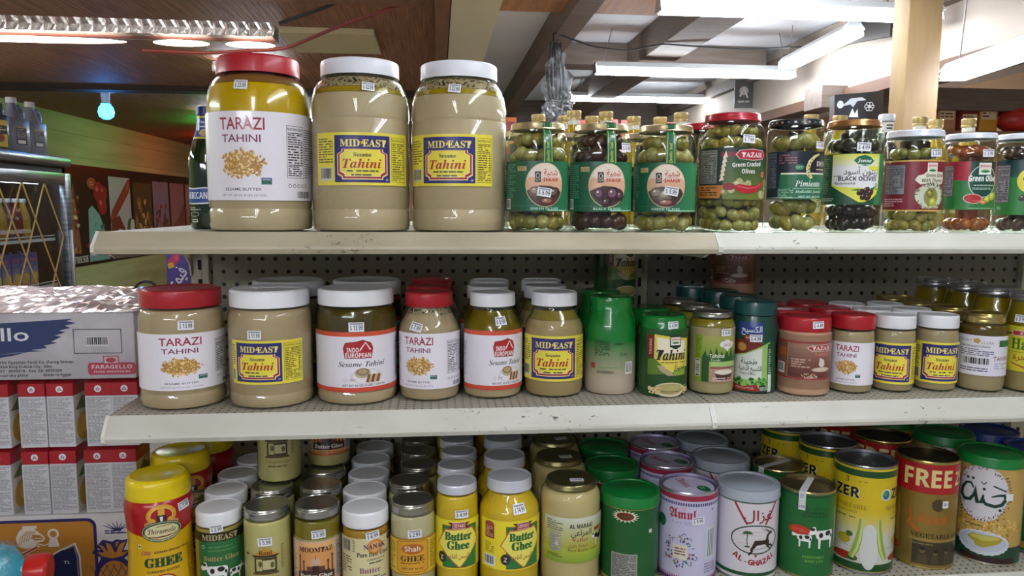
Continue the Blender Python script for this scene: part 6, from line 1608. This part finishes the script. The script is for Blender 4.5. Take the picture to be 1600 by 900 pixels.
g = G(); g.box(.004, y0 + .07, .42, .010, d1 - .03, 1.585, clear('eef4f6', .03, .05, .6)); g.build('door_glass', dr, smooth=False)
g = G(); g.box(.03, d1 - .015, .8, .05, d1 + .005, 1.3, M('c9ccd0', .3, .8), .004); g.build('door_handle', dr)
g = G()
for k in range(-4, 3):
    for s in (-1, 1):
        yy, zz, d = .01 + k * .25, 1.585, s
        lo_, hi_ = y0 + .09, .70
        if not lo_ <= yy <= hi_: continue
        p = [(.034 + .002 * s, yy, zz)]
        while zz > .46:
            room_ = (hi_ - yy) if d > 0 else (yy - lo_)
            step_ = min(room_, (zz - .45) * .575)
            yy += d * step_; zz -= step_ / .575; d = -d
            p.append((.034 + .002 * s, yy, zz))
        g.tube(p, .0045, M('b0904a', .5), 6)
g.build('gold_lattice', t)
for z in (1.245, .955, .67):
    g = G(); g.box(-.68, y0 + .04, z - .006, -.03, y1 - .14, z, M('4a4c50', .5)); g.box(-.03, y0 + .04, z - .012, -.022, y1 - .14, z + .006, M('cfd2d0', .4)); g.box(-.03, y0 + .04, z + .018, -.024, y1 - .14, z + .024, M('cfd2d0', .4)); g.build('wire_shelf', t, smooth=False)
g = G(); g.tube([(-.10, y0 + .06, 1.60), (-.10, y1 - .16, 1.60)], .012, M('e8f2ff', .4, emit=9.0), 10); g.build('interior_tube', t)
fb = None
cols = ['7a1c1c', 'b58a2a', '3f7a2a', '8a2a2a', 'a8801c', '5a2a5a', '7a1c1c', 'b58a2a']
for i in range(8):
    yy = 3.27 + i * .082 - .16
    t2 = thing('drink_bottle', 'flavoured drink bottle with swirled neck label in the cooler, %s from the dark corner' % ['eighth', 'seventh', 'sixth', 'fifth', 'fourth', 'third', 'second', 'first'][i], 'bottle', (CX - .085, yy, 1.2462), R_(90), 'flavoured drink bottles in the cooler')
    g = G(); g.rev([(0, .003), (.034, 0), (.036, .006), (.036, .120), (.034, .145), (.022, .185), (.0155, .205), (.0155, .232)], M(cols[i], .15, coat=.4), 22); g.build('bottle_body', t2)
    g = G(); g.rev([(.0165, .225), (.018, .226), (.018, .245), (.016, .247), (0, .247)], M('cfd2d4', .4), 20); g.build('cap', t2)
    a = Art(.4, .2, 400 + i); a.rect(-113, 42, 113, 66, 'd0c490' if i % 2 else 'd8b8c0'); a.text('IC', 0, 12, 16, 'dfe2e0', 's', w=24); a.rect(-60, 140, 60, 180, 'd9c9c2')
    for k in range(8): a.ell(-50 + k * 14, 158 + (k % 2) * 8, 8, 9, ['d88a9a', 'a8c46a', 'e0c06a'][k % 3], 12)
    a.build('label', t2, .036, prof=lambda z: .0362 if z < .125 else .0362 - (z - .125) * .26)
for i in range(6):
    yy = 3.24 + i * .098 - .02
    t2 = thing('juice_carton', 'tall juice carton with orange and lemon picture in the cooler, %s from the dark corner' % ['sixth', 'fifth', 'fourth', 'third', 'second', 'first'][i], 'juice carton', (CX - .085, yy, .9562), R_(90), 'tall juice cartons in the cooler')
    g = G(); g.box(-.044, -.03, 0, .044, .03, .21, M('5a5f9a', .4), .001); g.build('carton_body', t2, smooth=False)
    g = G(); g.rev([(0, .21), (.012, .21), (.012, .224), (0, .224)], M('3a4a9a', .4), 16); g.build('cap', t2)
    a = Art(.4, .2, 420 + i); grad(a, -43, 2, 43, 208, 'c9c2c4', '3a3f8a', 8); a.rect(-43, 160, 43, 186, '6a5aa0'); a.rect(-36, 164, 36, 176, 'b04a5a'); a.text('NECTAR', 0, 130, 14, '2a3a8a', 'bi', w=66, rot=.25)
    for x, y, c in ((-16, 40, 'd87a2a'), (14, 34, 'd8602a'), (0, 74, 'e09a3a'), (22, 70, 'd8c03a')): a.ell(x, y, 22, 24, c, 20); a.ell(x - 3, y + 4, 14, 15, 'e8b45a', 16)
    a.build('front_panel', t2, loc=(0, -.03, 0), eps=.3)
# jugs on the cooler
def jug(y, label, hx):
    t = thing('oil_jug', label, 'jug', (CX - .10, y, 1.765), R_(78), 'handled jugs on top of the cooler')
    g = G(); m_ = M(hx, .35, coat=.2); hw, hd = .075, .055
    g.box(-hw, -hd, 0, hw, hd, .205, m_, .018); g.rev([(.055, .195), (.045, .225), (.030, .26), (.024, .285), (.024, .30)], m_, 28); g.build('jug_body', t)
    g = G(); g.rev([(.024, .292), (.028, .293), (.028, .322), (.026, .325), (0, .325)], M('c3c5cc', .4), 40, mod=lambda q, r, z: 1.02 if q % 2 and r > .0275 else 1); g.build('cap', t)
    g = G(); g.tube([(.020, 0, .262), (.050, 0, .275), (.074, 0, .262), (.080, 0, .22), (.070, 0, .19)], .013, m_, 10); g.build('handle', t)
    a = Art(.4, .2, 430); a.rect(-42, 48, 42, 150, '1c1b20'); a.rect(-42, 146, 42, 152, 'b58a3a'); a.rect(-30, 54, 30, 74, 'd2d0cc'); a.micro(-36, 84, 36, 142, 6, '8a8890'); a.build('label', t, loc=(0, -hd, 0), eps=.5)
    return t
jug(3.86, 'grey handled jug with dark label nearest the cooler corner', '80848e')
jug(3.66, 'grey handled jug with dark label in the middle of the three on the cooler', '74788a')
t = jug(3.44, 'dark jug with yellow label cut by the photo edge on the cooler', '2c2c30')
a = Art(.4, .2, 431); a.rect(-50, 20, 50, 170, 'c9b03c'); a.rect(-50, 92, 50, 140, '2c2a20'); a.ell(0, 70, 30, 24, '8a3a2c', 20); a.micro(-40, 100, 40, 132, 3, 'd8cf9a'); a.build('front_label', t, loc=(0, -.055, 0), eps=1.2)

# ------------------------------------------------------------------ deli poster on the boarded wall
t = thing('wall_poster', 'long black deli poster with food photos and the words FRESH DAILY on the boarded wall', 'poster', (-2.795, 5.2, .895), rot=(0, 0, R_(90)))
g = G(); g.box(0, -.004, 0, 4.4, .0, .93, M('17120f', .4)); g.build('panel', t, smooth=False)
a = Art(.35, .2, 500)
def panel(x0, x1, lean, c, h=830):
    a.poly([(x0, 30), (x1, 30), (x1 - lean, h), (x0 - lean, h)], c)
SC_ = 1000
MAP_ = ((5.2, 5.2), (6.12, 6.12), (6.25, 6.27), (6.9, 6.71), (7.02, 6.78), (7.5, 7.30), (7.66, 7.36), (8.2, 7.88), (8.32, 7.94), (8.86, 8.44), (8.98, 8.5), (9.4, 9.0), (9.6, 9.6))
def U(y):
    for (p, q), (r, s_) in zip(MAP_, MAP_[1:]):
        if p <= y <= r: return (q + (s_ - q) * (y - p) / (r - p) - 5.2) * 1000
    return (y - 5.2) * 1000
panel(U(5.45), U(5.95), 60, '241c18'); a.poly([(U(5.9), 120), (U(6.12), 120), (U(6.02), 760), (U(5.95), 640)], '8a5a3a'); 
for k in range(26): a.ell(U(a.rn.uniform(5.94, 6.10)), a.rn.uniform(140, 640), a.rn.uniform(16, 34), a.rn.uniform(14, 30), a.rn.choice(['7a2a22', 'b58a5a', 'd8c0a0', '5a1c1a']), 9)
a.text('FRESH DAILY!', U(5.965), 34, 60, 'dcdcd8', 's', al='l', w=575, bold=.012); a.poly([(U(6.22), 160), (U(6.38), 200), (U(6.30), 230), (U(6.36), 250), (U(6.2), 190)], '8a2a1c')
a.ell(U(6.42), 770, 95, 55, 'a8502c', 24); a.micro(U(6.36), 745, U(6.48), 795, 2, 'd89a7a')
for x, y, r in ((6.62, 690, 110), (6.72, 560, 100), (6.78, 680, 80)): a.ell(U(x), y, r, r * .9, '9a1c20', 22); a.ell(U(x) - 30, y + 30, r * .3, r * .25, 'd05a58', 12)
a.poly([(U(6.25), 30), (U(6.28), 520), (U(6.40), 560), (U(6.62), 470), (U(6.85), 240), (U(6.9), 30)], '7fb0b0')
for k in range(30): a.ell(U(a.rn.uniform(6.4, 6.75)), a.rn.uniform(120, 400), a.rn.uniform(12, 40), a.rn.uniform(10, 22), a.rn.choice(['3f7a80', '9ac4c2', '2c5a66']), 8, a.rn.uniform(0, 3))
a.rect(U(6.74), 110, U(6.9), 220, '1f3a50')
panel(U(7.02), U(7.50), 30, 'b9b9c4', 850)
for k in range(9): x = 7.08 + .04 * k; a.ell(U(x), 470 + k * 34, 110, 52, ['8a2f22', '9a3c2a'][k % 2], 18, .9); a.ell(U(x), 480 + k * 34, 70, 26, 'b05a44', 14, .9)
a.poly([(U(7.02), 30), (U(7.02), 420), (U(7.2), 460), (U(7.34), 300), (U(7.5), 200), (U(7.5), 30)], '7a2c20'); a.ell(U(7.2), 170, 170, 150, 'c4cacb', 28); a.ell(U(7.45), 300, 90, 130, '3a6a38', 18); a.ell(U(7.5), 340, 60, 80, 'c9cfcc', 16)
panel(U(7.66), U(8.20), 30, '4a3a20', 810)
for k in range(50): a.ell(U(a.rn.uniform(7.68, 8.16)), a.rn.uniform(50, 620), a.rn.uniform(24, 60), a.rn.uniform(18, 40), a.rn.choice(['6a4a1c', '8a6a2c', '3a2a14', 'a8843a', 'c9b48a']), 9, a.rn.uniform(0, 3))
panel(U(8.32), U(8.86), 30, '8a86a8', 840)
for k in range(40): a.ell(U(a.rn.uniform(8.36, 8.84)), a.rn.uniform(60, 560), a.rn.uniform(30, 70), a.rn.uniform(20, 50), a.rn.choice(['7a2a34', '5a3a6a', '8a3a3a', '3f4a2c', '9a6a7a']), 9, a.rn.uniform(0, 3))
panel(U(8.98), U(9.40), 30, 'a87a90', 840); a.poly([(U(9.0), 40), (U(9.38), 40), (U(9.38), 600), (U(9.2), 420), (U(9.0), 300)], '8a4a50')
a.poly([(3860, 30), (4380, 30), (4350, 840), (3830, 840)], 'b98a98'); a.poly([(3880, 40), (4300, 40), (4200, 500), (3960, 420)], '94504c')
a.build('printed_sheet', t, loc=(0, -.004, 0), eps=1.0, dl=.25)

# ------------------------------------------------------------------ beyond the gondola: hanging things and far shelves
t = thing('hanging_bag', 'crinkled clear plastic sleeve with black cables hanging from the dark beam', 'bag', (1.125, 2.95, 2.34))
g = G(); vs, fs = [], []
n_, m_ = 18, 22
for j in range(m_ + 1):
    for i in range(n_ + 1):
        q = 2 * math.pi * i / n_; tt = j / m_; r = (.022 + .055 * min(tt * 2.2, 1)) * (1 + .28 * math.sin(3 * q + j * .9) * rnd.uniform(.5, 1))
        vs.append((r * math.cos(q) + .014 * tt + .01 * math.sin(j), r * .6 * math.sin(q), -.03 - .40 * tt))
for j in range(m_):
    for i in range(n_): q = j * (n_ + 1) + i; fs.append((q, q + 1, q + n_ + 2, q + n_ + 1))
g.add(vs, fs, clear('dfe6ee', .10, .16, .9, 40)); g.build('plastic_sleeve', t, smooth=False)
g = G()
for k in range(5): g.tube([(-.03 + .012 * k, rnd.uniform(-.01, .01), .0), (-.04 + .016 * k, .0, -.08), (-.05 + .022 * k, .01, -.18), (-.035 + .018 * k, 0, -.3)], .007, M('17181c', .5), 7)
g.build('cable_bundle', t); g = G(); g.tube([(0, 0, .02), (.012, 0, 0), (0, 0, -.015), (-.01, 0, -.04)], .004, M('5a5a60', .4, .7), 6); g.build('hook', t)
def cable(name, label, pts, r, hx):
    P = []
    for a0, b0 in zip(pts, pts[1:]):
        for k in range(6): P.append(lerp3(a0, b0, k / 6))
    P.append(pts[-1])
    Q = [tuple((P[max(i - 1, 0)][c] + P[i][c] * 2 + P[min(i + 1, len(P) - 1)][c]) / 4 for c in range(3)) for i in range(len(P))]
    g = G(); g.tube(Q, r, M(hx, .5), 7); o = g.build(name); tag(o, label, 'cable'); return o
cable('cable', 'thin black cable sagging between the two dark beams under the white ceiling', [(1.085, 2.80, 2.30), (1.085, 2.82, 2.36), (1.16, 2.84, 2.342), (1.3, 2.88, 2.31), (1.5, 2.93, 2.30), (1.70, 2.94, 2.345), (1.9, 2.94, 2.335), (2.2, 2.95, 2.33), (2.7, 2.96, 2.37)], .0045, '17171a')
cable('cable', 'red flex looping under the reed ceiling to the brown beam', [(-.7, 2.08, 2.075), (-.45, 2.08, 2.07), (-.12, 2.03, 2.085), (.1, 1.95, 2.16), (.3, 1.88, 2.215), (.5, 1.80, 2.255)], .007, '6e241c')
cable('pipe', 'thin black rod slanting from the end of the foil trough to the ceiling', [(-.135, 1.96, 2.165), (.05, 1.9, 2.215), (.45, 1.5, 2.258)], .007, '1c1512')
# black boards with pale emblems
def board(label, c, w, h, rz, art, name='hanging_board'):
    t = thing(name, label, 'sign', c, rz)
    g = G(); g.box(-w / 2, -.01, -h, w / 2, .01, 0, M('2a2624', .5)); g.build('panel', t, smooth=False)
    for s in (-1, 1): g = G(); g.tube([(s * w * .4, 0, -.01), (s * w * .4, 0, 2.515 - c[2])], .003, M('4a4a4c', .5), 6); g.build('hanger', t)
    a = Art(.4, 0, 9); art(a, w * 1000, h * 1000); a.build('emblem', t, loc=(0, -.01, 0), eps=.6)
    return t
def em1(a, w, h):
    a.ell(0, -h * .4, w * .25, h * .16, '8f8a80', 14); a.line([(-w * .2, -h * .6), (0, -h * .3), (w * .2, -h * .65)], 12, 'b5afa2'); a.micro(-w * .3, -h * .85, w * .3, -h * .72, 1, '8f8a80')
board('small black hanging board with pale emblem, first of two past the far tube light', (2.69, 4.2, 2.385), .13, .2, R_(-14), em1)
board('small black hanging board with pale emblem, second of two past the far tube light', (2.86, 4.22, 2.385), .14, .15, R_(-14), em1)
board('blank dark hanging board in front of the pale soffit', (2.63, 2.55, 2.40), .26, .10, R_(-60), lambda a, w, h: a.rect(-w * .4, -h * .6, -w * .3, -h * .3, '8a8a8c'))
t = thing('gift_bag', 'black carrier bag with white flower crest and bird, behind the black olive jar', 'bag', (2.052, 1.60, 0), R_(-12))
g = G(); g.extr([(-.078, 1.62), (.078, 1.62), (.088, 1.895), (-.088, 1.882)], 'y', -.03, .03, M('1b1b20', .35, coat=.3)); g.build('bag_body', t, smooth=False)
a = Art(.4, .2, 12)
a.ell(38, 1838, 18, 20, '1b1b20', 20); 
for k in range(6): q = k * math.pi / 3; a.ell(38 + 10 * math.cos(q), 1838 + 10 * math.sin(q), 8, 8, 'c9cbd2', 12); a.ell(38 + 10 * math.cos(q), 1838 + 10 * math.sin(q), 5.5, 5.5, '1b1b20', 10)
a.ell(38, 1838, 5, 5, 'c9cbd2', 10); a.poly([(-60, 1840), (-30, 1868), (10, 1872), (26, 1862), (-6, 1858), (-20, 1836), (-30, 1846)], 'b5b9c4'); a.poly([(-34, 1800), (-22, 1832), (-12, 1812), (-4, 1830), (0, 1800)], 'dcdee4'); a.ell(-66, 1846, 12, 14, 'c9d4e2', 12)
a.build('crest', t, loc=(0, -.03, 0), eps=.6)
t = thing('display_stand', 'dark shelf unit under the black carrier bag, hidden by the jars', 'shelving', (2.06, 1.62, 0)); g = G(); g.box(-.25, -.15, 0, .25, .2, 1.62, M('4a3a30', .6), .004); g.build('stand_body', t); g = G(); g.box(-.24, -.16, 1.3, .24, -.15, 1.34, M('6a5a4a', .6)); g.build('price_rail', t)
# far shelf unit with bright packs
t = thing('far_shelving', 'distant shelf unit with bright packets, glimpsed over the oil bottles', 'shelving', (1.5, 3.9, 0)); g = G(); g.box(-.75, -.2, 0, .85, .25, 1.80, M('6a5a4c', .6), .004); g.build('shelf_body', t); g = G(); g.box(-.75, -.21, 1.5, .85, -.2, 1.55, M('8a7a68', .6)); g.build('price_rail', t)
packs = [(.93, 'c8662c'), (1.06, 'c98a5a'), (1.19, 'a8382c'), (1.33, 'a03028'), (1.46, 'b04030'), (1.60, '8c2a28'), (1.74, 'a8342c'), (1.88, 'c9a890'), (2.02, '9a3028'), (2.17, 'b89a84')]
for i, (x, hx) in enumerate(packs):
    h = (.235, .20, .215, .235, .225, .235, .23, .19, .22, .20)[i]
    t = thing('grocery_box', '%s grocery box on the distant shelf, %s from the gallon jars' % ({'c': 'orange-tan', 'a': 'red', 'b': 'brick red', '8': 'dark red', '9': 'deep red'}[hx[0]], ['first', 'second', 'third', 'fourth', 'fifth', 'sixth', 'seventh', 'eighth', 'ninth', 'tenth'][i]), 'box', (x, 3.8, 1.80), R_(rnd.uniform(-4, 4)), 'grocery boxes on the distant shelf')
    g = G(); g.box(-.058, -.06, 0, .058, .06, h, M(hx, .45), .003); g.build('carton', t)
    a = Art(.4, .1, 600 + i); a.rect(-50, h * 620, 50, h * 880, 'd8c0a8' if i % 3 else '8a1c1c'); a.ell(0, h * 360, 34, 40, 'd8a05a', 16); a.micro(-40, h * 660, 40, h * 840, 2, '7a2a22'); a.build('front_print', t, loc=(0, -.06, 0), eps=.5)
# goods beyond the pillar
t = thing('far_shelving', 'shelf unit beyond the cream post, hidden by the white-lidded jars', 'shelving', (3.62, 3.0, 0)); g = G(); g.box(-.5, -.15, 0, .5, .3, 1.90, M('7a5a40', .6), .004); g.build('shelf_body', t); g = G(); g.box(-.5, -.16, 1.6, .5, -.15, 1.65, M('9a7a58', .6)); g.build('price_rail', t)
t = thing('paper_lantern', 'round red ribbed lantern at the far edge beyond the white lids', 'lantern', (3.80, 2.95, 1.9))
g = G(); g.rev([(.02, 0), (.05, .01), (.085, .04), (.095, .075), (.085, .11), (.05, .14), (.02, .15)], M('b0281c', .4), 28, mod=lambda q, r, z: 1.05 if q % 2 else 1); g.build('lantern_body', t); g = G(); g.rev([(0, .148), (.022, .148), (.022, .165), (0, .165)], gold, 16); g.build('cap', t)
for i, (x, h, hx, lb) in enumerate(((3.38, .14, 'b8845a', 'tan'), (3.52, .12, '8a3a2c', 'dark red'), (3.635, .15, 'd0982c', 'yellow'))):
    t = thing('grocery_box', '%s grocery box on the shelf beyond the cream post' % lb, 'box', (x, 3.0, 1.9), 0); g = G(); g.box(-.055, -.05, 0, .055, .05, h, M(hx, .45), .003); g.build('carton', t); a = Art(.4, .1, 700 + i); a.rect(-44, h * 500, 44, h * 860, 'd8c4a4'); a.micro(-38, h * 560, 38, h * 800, 2, '6a3a22'); a.build('front_print', t, loc=(0, -.05, 0), eps=.5)
t = thing('security_camera', 'small white dome camera on the ceiling beside the nearest tube light', 'camera', (1.98, 2.75, 2.515)); g = G(); g.rev([(0, 0), (.05, 0), (.05, -.02), (.04, -.03), (0, -.03)], M('cfd2d6', .4), 26); g.build('mount', t); g = G(); g.rev([(.038, -.03), (.036, -.06), (.02, -.085), (0, -.09)], M('8d9298', .2), 26); g.build('dome', t)
